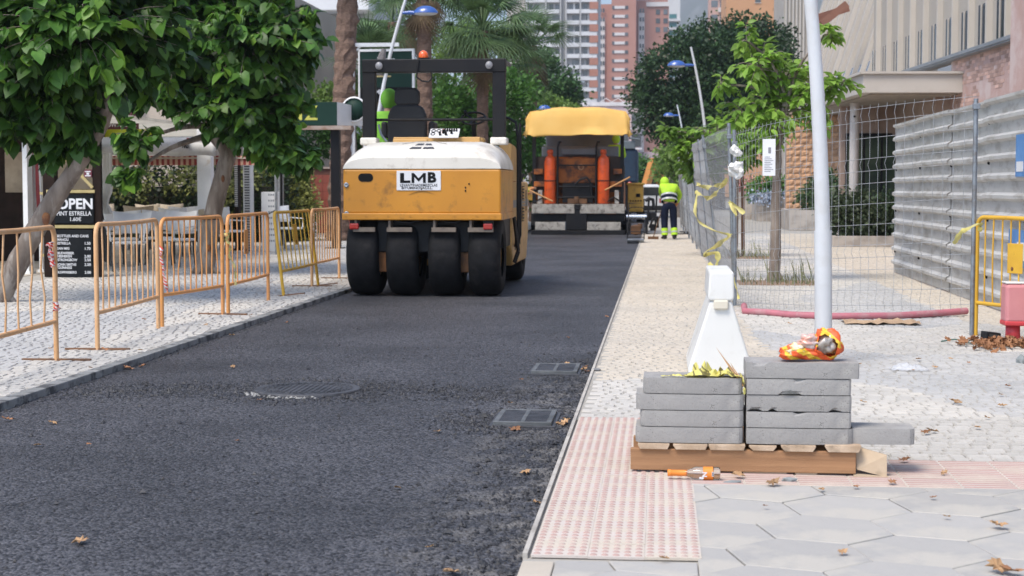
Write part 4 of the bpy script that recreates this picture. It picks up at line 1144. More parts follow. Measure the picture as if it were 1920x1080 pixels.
# loose asphalt crumbs
def crumbs():
    rd = random.Random(11); k = MB()
    base = [(0,0,1),(1,0,0),(0,1,0),(-1,0,0),(0,-1,0)]
    def one(x, y, s):
        a = rd.uniform(0, PI); ca, sa = math.cos(a), math.sin(a)
        pts = []
        for (bx, by, bz) in [(0,0,.9),(1,0,.1),(.2,1,.2),(-1,.1,.1),(-.1,-1,.2)]:
            q = s*rd.uniform(.7,1.15); pts.append((x+(bx*ca-by*sa)*q, y+(bx*sa+by*ca)*q, bz*q+.001))
        k.add(pts, [(0,1,2),(0,2,3),(0,3,4),(0,4,1)])
    for i in range(75000):
        x = rd.uniform(ROAD_L+.1, ROAD_R-.01); y = rd.uniform(5.2, 15)
        z = roughness_zone(x, y)
        if rd.random() < z*.9 + .02:
            if (Vector((x-MH.x, y-MH.y))).length < .34: continue
            if any(abs(x-q.x) < .2 and abs(y-q.y) < .29 for q in (GR1, GR2)): continue
            one(x, y, rd.uniform(.004,.010) if rd.random() < .93-.25*z else rd.uniform(.009,.019))
    for i in range(120):
        x = rd.uniform(ROAD_R-.1, ROAD_R-.02); y = rd.uniform(6, 13); one(x, y, rd.uniform(.008,.02))
    y = 6
    for i in range(500):
        one(rd.uniform(ROAD_L+.0, ROAD_L+.09), rd.uniform(8, 18), rd.uniform(.005,.014))
    for i in range(60):
        a = rd.uniform(0,6.28); r_ = rd.uniform(.2,.34); one(GR1.x-r_*abs(math.cos(a)), GR1.y+r_*math.sin(a)*1.1, rd.uniform(.01,.024))
    o = k.build('asphalt_crumbs', mat('crumb', (.03,.03,.034), (.015,.015,.017), vs=30, r=.6, island=.5)); tag(o, 'loose black asphalt crumbs on the fresh road surface', 'asphalt crumbs', kind='stuff')
crumbs()
# ================================================================== WHITE PLASTIC BARRIER FOOT, RED ONE, LAMP POSTS
poly_w = mat('white_plastic', (.80,.79,.75), (.74,.73,.69), vs=2, r=.42, dirt=(.55,.50,.42), ds=4, da=.5, dt=.56, trans=.08)
def plastic_barrier():
    Y = 11.3; x0 = (1352-1238)/3000*Y
    t = thing('plastic_barrier', 'white plastic road barrier seen end-on behind the slab stacks', 'barrier', (x0, Y, RZ))
    prof = [(-.225,0),(.225,0),(.225,.05),(.075,.53),(-.075,.53),(-.225,.05)]
    k = MB(); FRONT(prof, 0, .9, k); k.build('body', poly_w, t, bevel=.02, seg=3)
    k = MB(); FRONT([(-.085,.53),(.085,.53),(.092,.56),(.088,.735),(-.082,.735),(-.092,.56)], -.012, .9, k); k.build('head', poly_w, t, bevel=.016, seg=3)
    k = MB(); FRONT([(-.05,.47),(.05,.47),(.052,.535),(-.052,.535)], -.028, .05, k); k.build('lug', mat('cream_plastic', (.68,.62,.50), r=.5), t, bevel=.01)
    k = MB(); k.lathe([(.022,0),(.026,0),(.026,.006),(.022,.006)], 16, Matrix.Translation((-.02,.008,.33)) @ Matrix.Rotation(PI/2,4,'X')); k.build('plug', poly_w, t)
plastic_barrier()
def red_barrier():
    red = mat('red_plastic', (.62,.06,.07), (.55,.05,.06), r=.45); pinkm = mat('faded_pink_plastic', (.74,.32,.33), (.66,.24,.26), vs=2, r=.5, trans=.15)
    o = G(1903, 640, RZ)
    t = thing('red_plastic_barrier', 'faded pink and red plastic barrier cut by the right edge', 'barrier', (o.x-.02, o.y, RZ))
    k = MB(); k.box(-.085,.75,-.1,.12,.16,.50); k.build('body', pinkm, t, bevel=.03)
    k = MB(); k.box(-.088,.75,-.104,.124,.14,.18); k.build('rim', red, t, bevel=.01)
    k = MB(); k.box(-.08,.75,-.09,.11,.50,.515); k.build('top', poly_w, t, bevel=.006)
    k = MB(); k.lathe([(0,0),(.065,0),(.06,.15),(0,.15)], 16, Matrix.Translation((-.0,0,0))); k.lathe([(0,0),(.065,0),(.06,.15),(0,.15)], 16, Matrix.Translation((.6,0,0))); k.build('foot', red, t)
red_barrier()
pole_m = mat('lamp_pole_white', (.62,.63,.64), (.57,.58,.59), vs=2, r=.38, dirt=(.5,.48,.44), ds=3, da=.35)
blue_m = mat('lamp_blue', (.03,.10,.36), (.025,.085,.32), r=.3, coat=.5)
def lamp(loc, label, side=-1, H=5.65, rz=0, sc=1, lean=.62):
    t = thing('street_lamp', label, 'street lamp', loc, rz, 'curved white street lamps with blue heads')
    def c(z): return side*lean*(z/H)**2.2
    k = MB(); zs = [0,.3,.6,.9,1.0]; k.tube([(c(z),0,z) for z in zs], .0655, 24); k.build('pole_base', pole_m, t)
    k = MB(); n = 16; zz = [1.0+(H-1.0)*i/n for i in range(n+1)]; k.tube([(c(z),0,z) for z in zz], [.058-.026*i/n for i in range(n+1)], 24); k.build('pole', pole_m, t)
    zh = H*.90; xh = c(zh)
    k = MB(); k.tube([(xh,0,zh),(xh+side*.18,0,zh+.01),(xh+side*.36,0,zh-.0)], [.03,.045,.05], 12); k.build('arm', blue_m, t)
    k = MB(); prof = [(0,.10),(.10,.095),(.2,.07),(.27,.03),(.29,0)]
    k.lathe(prof, 20, Matrix.Translation((xh+side*.56,0,zh-.01)) @ Matrix.Diagonal((1.0,.62,1.7,1)))
    hd = k.build('lamp_head', blue_m, t)
    k = MB(); k.lathe([(.285,0),(.26,-.03),(.15,-.05),(0,-.055)], 20, Matrix.Translation((xh+side*.56,0,zh-.01)) @ Matrix.Diagonal((.96,.6,1,1))); k.build('lens', mat('lamp_lens_'+name_of(label), (.62,.62,.62), r=.2), hd)
    return t
def name_of(s): return 'glass'
la = lamp(((1541-1238)/3000*12.2, 12.2, RZ), 'nearest white lamp post rising behind the slab stacks')
dup(la, ((1330-1238)/3000*50, 50, 0), 0, 'white lamp with blue head leaning over the large dark tree')
dup(la, ((1290-1238)/3000*85, 85, 0), 0, 'smaller farther white lamp with blue head below the dark tree')
lb_ = lamp(((690-1238)/3000*36.5, 36.5, 0), 'white lamp with blue head above the road roller frame', side=1, lean=.95, H=5.9)
k = MB(); k.tube([(.24,0,3.9),(.27,0,4.1),(.31,0,4.35),(.35,0,4.5)], [.08,.13,.09,.05], 7, smooth=False); k.build('torn_wrap', mat('grey_wrap', (.12,.11,.11), (.2,.18,.17), vs=20, r=.8, b=.5), lb_)
lamp(((970-1238)/3000*74, 74, 0), "white lamp with blue head beside the yellow canopy", side=1, lean=.9, H=5.5)
# ================================================================== SMALL GROUND THINGS
hose_m = mat('pink_hose', (.48,.16,.19), (.40,.13,.16), vs=6, r=.55, dirt=(.5,.35,.33), ds=6, da=.4)
A = G(1393, 583, RZ+.03); B = G(1812, 590, RZ+.02)
k = MB(); k.tube([Vector((.92,17.6,.05)), Vector((A.x+.02,A.y,.045)), Vector((1.12,16.7,.05)), G(1480,590,.05), G(1560,593,.05), G(1680,592,.05), G(1760,587,.06), G(1812,583,.07)], .036, 10)
tag(k.build('pink_hose', hose_m), 'long faded pink hose running along the foot of the mesh fence', 'hose')
card = mat('cardboard', (.52,.36,.22), (.42,.28,.17), vs=4, r=.9)
o = G(1650, 606, RZ); k = MB(); vs = []; n = 12
for i in range(n+1):
    for j in range(4):
        vs.append((-.36+.72*i/n, -.22+.15*j+.04*math.sin(i), .01+.05*abs(noise.noise(Vector((i*.6,j*.7,2))))))
k.add(vs, [(i*4+j, (i+1)*4+j, (i+1)*4+j+1, i*4+j+1) for i in range(n) for j in range(3)], False)
tag(k.build('flattened_cardboard', card, loc=(o.x, o.y, RZ)), 'torn flattened brown cardboard on the pale paving behind the lamp post', 'cardboard')
bagm = mat('clear_film', (.85,.86,.88), r=.15, alpha=.5)
o = G(1705, 694, RZ); k = MB(); vs = []; n = 16
for i in range(n+1):
    for j in range(9):
        u = i/n*2-1; v = j/8*2-1; hh = max(0, 1-u*u)*max(0, 1-v*v)
        vs.append((u*.14, v*.10, .006+.05*hh*(.6+1.1*noise.noise(Vector((u*3,v*3,7))))+.012*noise.noise(Vector((u*9,v*9,1)))))
k.add(vs, [(i*9+j, (i+1)*9+j, (i+1)*9+j+1, i*9+j+1) for i in range(n) for j in range(8)], True)
tag(k.build('clear_plastic_bag', bagm, loc=(o.x, o.y, RZ+.004)), 'clear crumpled plastic bag lying on the pale cobbles', 'plastic bag')
o = G(1858, 641, RZ); k = MB(); k.box(-.075,.06,-.05,.06,0,.085); ob = k.build('black_pot', dark_plastic, loc=(o.x, o.y, RZ), rot=(0,.12,.3), bevel=.008); tag(ob, 'small black plastic tub at the foot of the yellow barrier', 'tub')
k = MB(); k.box(-.05,.04,-.051,-.05,.02,.07); k.build('label_patch', mat('dull_patch', (.05,.05,.05), r=.5), ob)
gr_ = mat('green_wire', (.03,.13,.10), r=.4)
pp = [G(1765,640,RZ+.01), G(1790,636,RZ+.02), G(1815,640,RZ+.03), G(1830,634,RZ+.01), G(1800,642,RZ+.01), G(1840,644,RZ+.02), G(1860,640,RZ+.02), G(1905,634,RZ+.02)]
k = MB(); k.tube(pp, .006, 6); tag(k.build('green_cable', gr_), 'dark green cable looped around the base of the fence post', 'cable')
# tapes
fz = FC
def fpnt(x, y, Yd): return AY(x, y, Yd)
t_ = ribbon('tape', [fpnt(1305,345,19.5), fpnt(1330,352,18.5), fpnt(1352,345,17.2), fpnt(1362,338,17.1), fpnt(1345,360,17.3), fpnt(1325,372,18.6), fpnt(1305,360,19.4)], .09, ytape_f, twist=.7, seed=4)
tag(t_, 'faded yellow tape knotted high on the fence corner post', 'tape')
t_ = ribbon('tape', [fpnt(1307,365,19.5), fpnt(1303,395,19.2), fpnt(1310,415,18.6), fpnt(1335,430,18.0), fpnt(1366,440,17.3), fpnt(1372,441,17.2)], .06, ytape_f, twist=.3, seed=6)
tag(t_, 'faded yellow tape sagging between two fence posts', 'tape')
t_ = ribbon('tape', [fpnt(1366,377,17.2), fpnt(1378,392,17.1), fpnt(1380,405,17.0), fpnt(1370,380,17.1), fpnt(1395,400,17.0)], .07, ytape_f, twist=.4, seed=8)
tag(t_, 'short yellow tape ends fluttering from the corner post', 'tape')
t_ = ribbon('tape', [fpnt(1368,442,17.1), fpnt(1345,460,17.6), fpnt(1320,478,18.4), fpnt(1345,475,17.8), fpnt(1340,505,17.8), fpnt(1330,495,18)], .10, ytape_f, twist=.5, seed=9)
tag(t_, 'low faded yellow tape loops between the leaning fence panels', 'tape')
t_ = ribbon('tape', [fpnt(1375,520,17.0), fpnt(1380,540,17.0), fpnt(1385,560,16.9)], .05, ytape_f, twist=.5, seed=19)
tag(t_, 'scrap of yellow tape at the foot of the corner post', 'tape')
t_ = ribbon('tape', [fpnt(1790,456,14.0), fpnt(1802,436,13.9), fpnt(1812,430,13.9), fpnt(1838,420,14.0), fpnt(1836,434,14.0)], .07, ytape_f, twist=.3, seed=12)
tag(t_, 'yellow tape tied round the dark fence post at the yellow barrier', 'tape')
yb_ = G(304,613,LZ).y
t_ = ribbon('tape', [fpnt(296,462,yb_-.05), fpnt(304,470,yb_-.06), fpnt(300,480,yb_-.05), fpnt(306,500,yb_-.05), fpnt(308,520,yb_-.04), fpnt(313,546,yb_-.04)], .06, rtape, twist=.7, seed=5)
tag(t_, 'red and white tape hanging between two orange barriers', 'tape')
yb_ = G(106,676,LZ).y
t_ = ribbon('tape', [fpnt(88,462,yb_-.05), fpnt(98,455,yb_-.05), fpnt(92,475,yb_-.04), fpnt(100,500,yb_-.04), fpnt(96,470,yb_-.06), fpnt(98,500,yb_-.05)], .06, rtape, twist=.9, seed=15)
tag(t_, 'red and white tape wrapped high on the leftmost barrier', 'tape')
t_ = ribbon('tape', [fpnt(100,566,yb_-.05), fpnt(108,574,yb_-.05), fpnt(100,582,yb_-.04), fpnt(112,578,yb_-.04), fpnt(104,568,yb_-.06)], .05, rtape, twist=.9, seed=25)
tag(t_, 'red and white tape scrap at the lower rail of the leftmost barrier', 'tape')
yb_ = G(428,588,LZ).y
t_ = ribbon('tape', [fpnt(420,440,yb_-.05), fpnt(430,438,yb_-.05), fpnt(424,450,yb_-.04), fpnt(432,460,yb_-.04), fpnt(430,480,yb_-.04), fpnt(440,500,yb_-.05), fpnt(442,535,yb_-.05)], .05, ytape_f, twist=.9, seed=35)
tag(t_, 'dirty yellow tape knotted where two orange barriers meet', 'tape')
# dry leaves
def leaf_mesh(seed):
    rd = random.Random(seed); k = MB(); n = 9; vs = [(0,0,.004)]
    for i in range(n*2):
        a = PI*i/n; rr_ = .03*(1 if i % 2 == 0 else .62)*rd.uniform(.8,1.25)
        vs.append((rr_*math.cos(a)*1.3, rr_*math.sin(a), .003+rd.uniform(0,.016)))
    k.add(vs, [(0, i+1, (i+1) % (2*n)+1) for i in range(2*n)], False); return k
dry = [mat('dry_leaf', (.33,.16,.075), (.22,.10,.045), vs=20, r=.8, objr=.3), mat('tan_leaf', (.40,.25,.13), (.30,.17,.08), vs=20, r=.8, objr=.3)]
LM = [leaf_mesh(i).mesh('dry_leaf', dry[i % 2]) for i in range(6)]
rd = random.Random(21)
asphL = [(152,1016,1.3),(845,1074,1.3),(538,605,1),(435,629,1),(436,688,.9),(240,691,1.3),(268,687,1.2),(14,787,1.3),(98,793,1),(820,810,.8),(444,827,.7),(1007,943,1),(985,887,1),(806,1026,.7),(487,750,.8),(967,806,1.2),(978,712,1),(1065,633,.8),(1138,594,.9),(1063,682,1),(956,756,.8),(70,835,.7),(166,833,.6),(745,915,.6)]
MARKS = [('manhole cover',577,733,0),('near drain grate',986,789,0),('far drain grate',1043,696,0),('lower left corner',120,960,0),('yellow barrier',560,548,1),('roller wheels',790,556,0),('pale orange barrier',240,640,1),
         ('leftmost barrier',60,690,1),('pallet',1400,893,2),('lone slab',1660,840,2),('clear plastic bag',1705,694,2),('yellow barrier',1850,632,2),('white lamp post',1541,690,2),('pink hose',1620,590,2),('ribbed pink tiles',1800,890,2),
         ('tactile paving corner',1305,1060,2),('bottle',1300,903,2),('cardboard',1650,606,2),('lower right corner',1900,1050,2),('tape-tied barrier',418,592,1)]
def place_label(base, x, y, z, s):
    sf = 2 if x > 1238-.485*(y-350)/1.35+10 else (1 if z > .04 else 0)
    P = G(x, y); best = None; ms = sorted([((G(m[1],m[2])-P).length, m[0]) for m in MARKS if m[3] == sf]); nm2 = ms[1][1]
    for nm, mx, my, k_ in MARKS:
        if k_ != sf: continue
        d = G(mx, my)-P
        if best is None or d.length < best[0]: best = (d.length, nm, d)
    L, nm, d = best; side = ('left of' if d.x > 0 else 'right of') if abs(d.x) > abs(d.y)*.5 else ('before' if d.y > 0 else 'behind')
    far = 'just' if L < .35 else ('a step' if L < .9 else 'well')
    size = 'large' if s >= 1.25 else ('small' if s < .9 else 'curled')
    return '%s %s %s %s %s, towards %s' % (size, base, far, side, nm, nm2)
def leaves(lst, z, label, group, cat='leaf'):
    for (x, y, s) in lst:
        o = inst('dry_leaf', LM[rd.randrange(6)], None, G(x, y, z), (rd.uniform(-.3,.3), rd.uniform(-.3,.3), rd.uniform(0,6)), s*rd.uniform(.6,.9)); tag(o, place_label(label, x, y, z, s), cat, group)
leaves(asphL, .008, 'dry leaf on asphalt', 'dry leaves on the asphalt')
leaves([(1058,793,1.1),(1050,797,1.2),(1062,787,1),(1095,693,1.1),(1100,697,1),(1098,688,.9)], .01, 'dry leaf by kerb', 'dry leaves heaped beside the drain grates')
rightL = [(1872,986,1.7),(1870,1066,1.9),(1895,1072,1.5),(1789,753,1.2),(1797,756,1),(1879,761,1.1),(1890,724,1),(1833,802,1),(1748,809,1.2),(1735,811,1),(1695,863,1.1),(1605,913,.8),(1770,887,.9),(1450,907,1.3),(1384,892,1.4),(1672,905,.9),(1540,918,.7),(1580,1036,1),(1480,607,1),(1722,674,1),(1753,689,1),(1783,673,1),(1816,680,.8),(1610,683,.9),(1876,740,.8),(1712,694,.6),(1435,949,.6),(1245,1048,.8),(1775,969,.6),(1750,933,.7),(1618,754,.9),(1520,748,.7),(1850,783,.8)]
leaves(rightL, RZ+.012, 'dry leaf on paving', 'dry leaves on the right pavement')
leaves([(618,542,.9),(470,591,1),(264,657,1),(197,656,1.1),(270,599,.9),(386,609,.9),(95,654,1),(640,527,.8),(170,690,.9)], LZ+.012, 'dry leaf on paving', 'dry leaves on the left pavement')
k = MB(); rr2 = random.Random(5)
for i in range(150):
    px = rr2.gauss(1885, 38); py = 645+abs(rr2.gauss(0, 6))
    p = G(px, py, RZ); me = LM[i % 6]; a = rr2.uniform(0, 6); s_ = rr2.uniform(.8,1.3); tz = rr2.uniform(.005,.05)
    Mx = Matrix.Translation((p.x, p.y, RZ+tz)) @ Euler((rr2.uniform(-.8,.8), rr2.uniform(-.8,.8), a)).to_matrix().to_4x4() @ Matrix.Scale(s_, 4)
    k.add([Mx @ v.co for v in me.vertices], [tuple(p_.vertices) for p_ in me.polygons])
tag(k.build('leaf_heap', dry[0]), 'heap of dry brown leaves drifted under the pink plastic barrier', 'leaves', kind='stuff')
# paper notice on the mesh fence
p = AY(1442, 295, 16.4)
k = MB(); k.box(-.065,.065,-.004,.0,-.185,.185); nt_ = tag(k.build('paper_notice', white_plate, loc=p, rot=(0,0,-.25)), 'white paper notice tied to the mesh fence beside the thin tree trunk', 'notice')
k = MB()
k.box(-.008,.02,-.006,-.004,.04,.10)
for i in range(9): k.box(-.045,.045*((i*7 % 5)/5+.2),-.0055,-.0042,.0-.018*i,.006-.018*i)
k.build('print', mat('grey_print', (.25,.25,.27), r=.6), nt_)
for s in ((1380,283,.12),(1383,318,.17)):
    p = AY(s[0], s[1], 17.0); bm = bmesh.new(); bmesh.ops.create_icosphere(bm, subdivisions=3, radius=s[2]*.42)
    for v in bm.verts: v.co *= 1+.9*noise.noise(v.co*22)+.5*abs(noise.noise(v.co*50))
    me = bpy.data.meshes.new('white_rag'); bm.to_mesh(me); bm.free(); me.materials.append(poly_w)
    tag(inst('white_rag', me, None, p), 'white rag tied to the mesh fence, ' + ('upper of two' if s[1] < 300 else 'lower and larger of two'), 'rag')
# ================================================================== VEGETATION
import numpy as np
NR = np.random.RandomState(5)
def np_mesh(name, V, F, m, smooth=False):
    """V (n,3) array, F list of equal-length face arrays [(k,4) or (k,3) ...]"""
    me = bpy.data.meshes.new(name); me.vertices.add(len(V)); me.vertices.foreach_set('co', V.astype(np.float32).ravel())
    tot = sum(f.shape[0]*f.shape[1] for f in F); nf = sum(f.shape[0] for f in F)
    me.loops.add(tot); me.polygons.add(nf)
    me.loops.foreach_set('vertex_index', np.concatenate([f.ravel() for f in F]).astype(np.int32))
    st = []; o = 0
    for f in F:
        st.append(o + np.arange(f.shape[0])*f.shape[1]); o += f.shape[0]*f.shape[1]
    me.polygons.foreach_set('loop_start', np.concatenate(st).astype(np.int32))
    me.materials.append(m); me.update(calc_edges=True); me.validate()
    if smooth: me.polygons.foreach_set('use_smooth', [True]*nf)
    return me
# leaf templates: y = length, x = width, z = up
HEART_V = np.array([(0,0,0),(0,.35,.02),(0,.72,-.02),(0,1.05,-.12),(-.28,-.10,.03),(-.46,.22,.09),(-.33,.62,.03),(.28,-.10,.03),(.46,.22,.09),(.33,.62,.03)])
HEART_Q = [(0,1,5,4),(1,2,6,5),(0,7,8,1),(1,8,9,2)]; HEART_T = [(2,3,6),(2,9,3)]
LONG_V = np.array([(0,0,0),(0,.35,.03),(0,.72,-.0),(0,1.05,-.10),(-.14,.06,.03),(-.27,.33,.08),(-.18,.70,.03),(.14,.06,.03),(.27,.33,.08),(.18,.70,.03)])
SM_V = np.array([(0,0,0),(-.32,.45,.06),(0,1,-.05),(.32,.45,.06)]); SM_Q = [(0,3,2,1)]
def frames(dirs, norms):
    y = dirs/np.linalg.norm(dirs, axis=1, keepdims=True)
    x = np.cross(y, norms); x /= np.linalg.norm(x, axis=1, keepdims=True)+1e-9
    z = np.cross(x, y); return np.stack([x, y, z], axis=2)   # columns
def leaves_np(P, Rm, s, TV, TQ, TT, name, m):
    n = len(P); k = len(TV)
    V = np.einsum('nij,kj->nki', Rm, TV)*s[:, None, None] + P[:, None, :]
    base = (np.arange(n)*k)[:, None, None]
    F = [(np.array(TQ)[None]+base).reshape(-1, 4)]
    if TT: F.append((np.array(TT)[None]+base).reshape(-1, 3))
    return np_mesh(name, V.reshape(-1, 3), F, m, smooth=len(TV) > 4)
def rand_dir(n):
    v = NR.normal(size=(n,3)); return v/np.linalg.norm(v, axis=1, keepdims=True)
def leafmat(name, c, c2, tr=.35, r=.42, spec=.4, var=.35, young=None):
    return mat(name, c, c2, vs=1.3, r=r, spec=spec, trans=tr, island=var, objr=var, young=young)
def foliage(name, blobs, n, size, m, parent=None, clumps=8, up=.4, TV=SM_V, TQ=SM_Q, TT=None, shell=.75, jit=.35, kind='stuff'):
    """blobs: [(centre, (rx,ry,rz))]; leaves sit in small clumps spread through the blobs' outer volume"""
    w = np.array([b[1][0]*b[1][2]+b[1][1]*b[1][2] for b in blobs]); w = w/w.sum()
    Ps = []; Ds = []
    for (c, r), q in zip(blobs, w):
        nb = max(4, int(n*q)); nc = max(3, int(nb/clumps))
        d = rand_dir(nc); rad = shell + (1-shell)*NR.rand(nc)**.5; rad *= 1 + .16*np.sin(d[:,0]*5+d[:,2]*7)*np.cos(d[:,1]*6)
        inner = NR.rand(nc) < .25; rad[inner] *= NR.rand(inner.sum())**.4
        cc = np.array(c) + d*rad[:,None]*np.array(r)
        idx = NR.randint(0, nc, nb); off = NR.normal(size=(nb,3))*jit
        Ps.append(cc[idx] + off); Ds.append(d[idx]*.6 + NR.normal(size=(nb,3))*.6 + np.array([0,0,-.15]))
    P = np.concatenate(Ps); D = np.concatenate(Ds)
    N = NR.normal(size=P.shape)*.55 + np.array([0,0,up+.3])
    s = size*(.6+.7*NR.rand(len(P)))
    me = leaves_np(P, frames(D, N), s, TV, TQ, TT, name, m)
    o = inst(name, me, parent)
    if kind: o['kind'] = kind
    return o
bark = mat('bark', (.26,.21,.17), (.13,.10,.08), vs=7, r=.95, b=1.0, bs=12, stretch=(1,1,.25), dirt=(.34,.30,.26), ds=9, da=.8, dt=.5)
bark_scar = mat('bark_scar', (.30,.13,.05), (.15,.06,.03), vs=12, r=.9, b=.6)
def catmull(P, sub=6):
    P = [Vector(p) for p in P]; out = []
    for i in range(len(P)-1):
        p0 = P[max(0,i-1)]; p1 = P[i]; p2 = P[i+1]; p3 = P[min(len(P)-1,i+2)]
        for s in range(sub):
            u = s/sub; out.append(.5*((2*p1)+(p2-p0)*u+(2*p0-5*p1+4*p2-p3)*u*u+(3*p1-p0-3*p2+p3)*u**3))
    out.append(P[-1]); return out
def big_leaf_tree(name, label, trunk, radii, blobs, base, leaf_m, lsize=.17, twig_density=14, lpt=14, TV=HEART_V, n_parts=300, knots=(), group=None, forks=None, droop=.9, cam_side=True):
    t = thing(name, label, 'tree', base, 0, group); B = Vector(base)
    tr = catmull([Vector(p)-B for p in trunk]); n = len(tr)
    rs = [radii[0]+(radii[1]-radii[0])*(i/(n-1)) for i in range(n)]
    # trunk with uneven bark
    k = MB(); ring_n = 18; k.tube(tr, rs, ring_n)
    vs = []
    for v in k.v:
        q = Vector(v); e = noise.noise(q*6)*.012 + noise.noise(Vector((q.x*22,q.y*22,q.z*7)))*.007; vs.append((q.x+e, q.y+e, q.z))
    k.v = vs; tk = k.build('trunk', bark, t)
    k = MB()
    for s in (.0, 1.3, 2.9, 4.4): k.tube([tr[0]+Vector((math.cos(s)*rs[0]*.5, math.sin(s)*rs[0]*.5, .12)), tr[0]+Vector((math.cos(s)*rs[0]*1.6, math.sin(s)*rs[0]*1.6, -.02))], [rs[0]*.5, .02], 6)
    k.build('root_flare', bark, t)
    for (px, py, Y, s) in knots:
        c = AY(px, py, Y)-B; k = MB(); k.ball(c, s, 10, 6, (.55,.4,1.1)); k.build('scar', bark_scar, tk)
    top = tr[-1]
    TW = MB(); P = []; D = []; 
    for bi, (c, r) in enumerate(blobs):
        c = Vector(c)-B
        st = min(tr, key=lambda p: (p-c).length + max(0, (tr[-1].z-.5-p.z))*2)
        mid = st.lerp(c, .5)+Vector((random.uniform(-.1,.1), random.uniform(-.1,.1), .08))
        lp_ = catmull([st, mid, c], 5); r0 = max(.018, rs[-1]*.55)
        k = MB(); k.tube(lp_, [r0+( .012-r0)*i/(len(lp_)-1) for i in range(len(lp_))], 8); k.build('branch', bark, t)
        area = 4*PI*((r[0]*r[1]+r[0]*r[2]+r[1]*r[2])/3)
        for q in range(int(area*twig_density)+3):
            d = Vector(rand_dir(1)[0]); e = c+Vector((d.x*r[0], d.y*r[1], d.z*r[2]))*random.uniform(.62,1.28)
            s0 = c + (e-c)*random.uniform(.0,.25)
            m_ = s0.lerp(e, .55)+Vector((0,0,.06)); tp_ = catmull([s0, m_, e], 3)
            TW.tube(tp_, [.007,.006,.006,.005,.004,.003,.002][:len(tp_)], 4, caps=False)
            for j in range(lpt):
                u = .25+.75*(j+random.random())/lpt; a = tp_[min(len(tp_)-1, int(u*(len(tp_)-1)))]; b_ = tp_[min(len(tp_)-1, int(u*(len(tp_)-1))+1)]
                p = a.lerp(b_, random.random())
                out = (e-s0).normalized(); sd = out.cross(Vector((0,0,1))); sd = sd.normalized() if sd.length > .1 else Vector((1,0,0))
                dr = out*.5 + sd*(1 if j % 2 else -1)*random.uniform(.3,1) + Vector((0,0,-droop*random.uniform(.3,1.5))) + Vector(rand_dir(1)[0])*.3
                P.append(tuple(p+dr.normalized()*.03)); D.append(tuple(dr))
    TW.build('twigs', bark, t)['kind'] = 'stuff'
    P = np.array(P); D = np.array(D); N = NR.normal(size=P.shape)*.45 + np.array([0,-.25,1.0]); s = lsize*(.55+.65*NR.rand(len(P)))
    # nearest leaves inside the picture become leaves of their own
    wp = P + np.array(B)
    dist = wp @ np.array(FWD); u = (wp @ np.array(RGT))/dist*3000+960; v = 350-(wp[:,2]-CAM_H)/dist*3000
    inv = (u > 0) & (u < 1920) & (v > 0)
    score = dist - 0.0*s; score[~inv] += 1000
    order = np.argsort(score); first = order[:n_parts]; rest = order[n_parts:]
    Rm = frames(D, N)
    k = MB(); k.v = [tuple(x) for x in TV]; k.f = HEART_Q+HEART_T; k.sm = [True]*6; lm = k.mesh('leaf', leaf_m)
    for i in first:
        o = bpy.data.objects.new('leaf', lm); COL.objects.link(o); o.parent = t
        m4 = Matrix(Rm[i].tolist()).to_4x4(); o.matrix_local = Matrix.Translation(P[i].tolist()) @ m4 @ Matrix.Scale(float(s[i]), 4)
    me = leaves_np(P[rest], Rm[rest], s[rest], TV, HEART_Q, HEART_T, 'foliage', leaf_m)
    inst('foliage', me, t)['kind'] = 'stuff'
    return t, len(P)
mul = leafmat('mulberry_leaf', (.075,.170,.024), (.036,.098,.016), tr=.30, r=.42, spec=.35, var=.5, young=(.15,.29,.035))
def bl(px, py, Y, rx, ry, rz): return (tuple(AY(px, py, Y)), (rx, ry, rz))
b1 = G(-2, 566, LZ); Y1 = b1.y
big_leaf_tree('mulberry_tree', 'mulberry tree with a leaning scarred trunk before the OPEN board', 
    [b1, AY(45,470,Y1), AY(98,380,Y1-.05), AY(140,318,Y1-.1), AY(190,230,Y1-.1), AY(215,130,Y1-.1)], (.125,.075),
    [bl(15,100,Y1-.3,.85,.8,.75), bl(150,60,Y1-.5,.9,.8,.8), bl(95,190,Y1-.2,.5,.5,.42), bl(235,85,Y1+.2,.75,.7,.6), bl(20,215,Y1+.1,.5,.5,.3), bl(200,145,Y1,.40,.5,.32), bl(110,275,Y1,.28,.25,.24), bl(150,245,Y1-.2,.22,.22,.3), bl(30,240,Y1-.3,.45,.3,.22), bl(-60,-60,Y1,1.2,1.0,.7), bl(180,-120,Y1+.2,1.3,1.1,.8)], b1, mul, .165,
    knots=((86,408,Y1-.12,.085),(60,440,Y1-.1,.04),(134,320,Y1-.16,.06)), group='leafy mulberry trees on the left')
b2 = G(384, 513, LZ); Y2 = b2.y
big_leaf_tree('mulberry_tree', 'mulberry tree with a crooked grey trunk wrapped in black band', 
    [b2, AY(390,460,Y2), AY(402,390,Y2), AY(420,320,Y2), AY(426,285,Y2), AY(398,243,Y2), AY(392,200,Y2-.05)], (.145,.10),
    [bl(340,80,Y2-.5,1.0,.9,.8), bl(465,80,Y2-.6,1.0,.9,.85), bl(555,85,Y2-.4,.42,.5,.52), bl(455,205,Y2-.6,.85,.7,.52), bl(330,165,Y2-.3,.7,.6,.38), bl(255,265,Y2-1.0,.26,.25,.30), bl(240,330,Y2-1.0,.16,.18,.14), bl(520,215,Y2-.5,.30,.35,.34), bl(570,295,Y2-.5,.22,.22,.20), bl(520,262,Y2-.5,.36,.35,.26), bl(430,-90,Y2,1.5,1.2,.8), bl(480,265,Y2-.7,.4,.35,.24), bl(530,285,Y2-.6,.3,.3,.2), bl(270,-70,Y2,1.2,1.1,.9)], b2, mul, .175,
    knots=((418,335,Y2-.17,.05),(391,465,Y2-.15,.05)), group='leafy mulberry trees on the left')
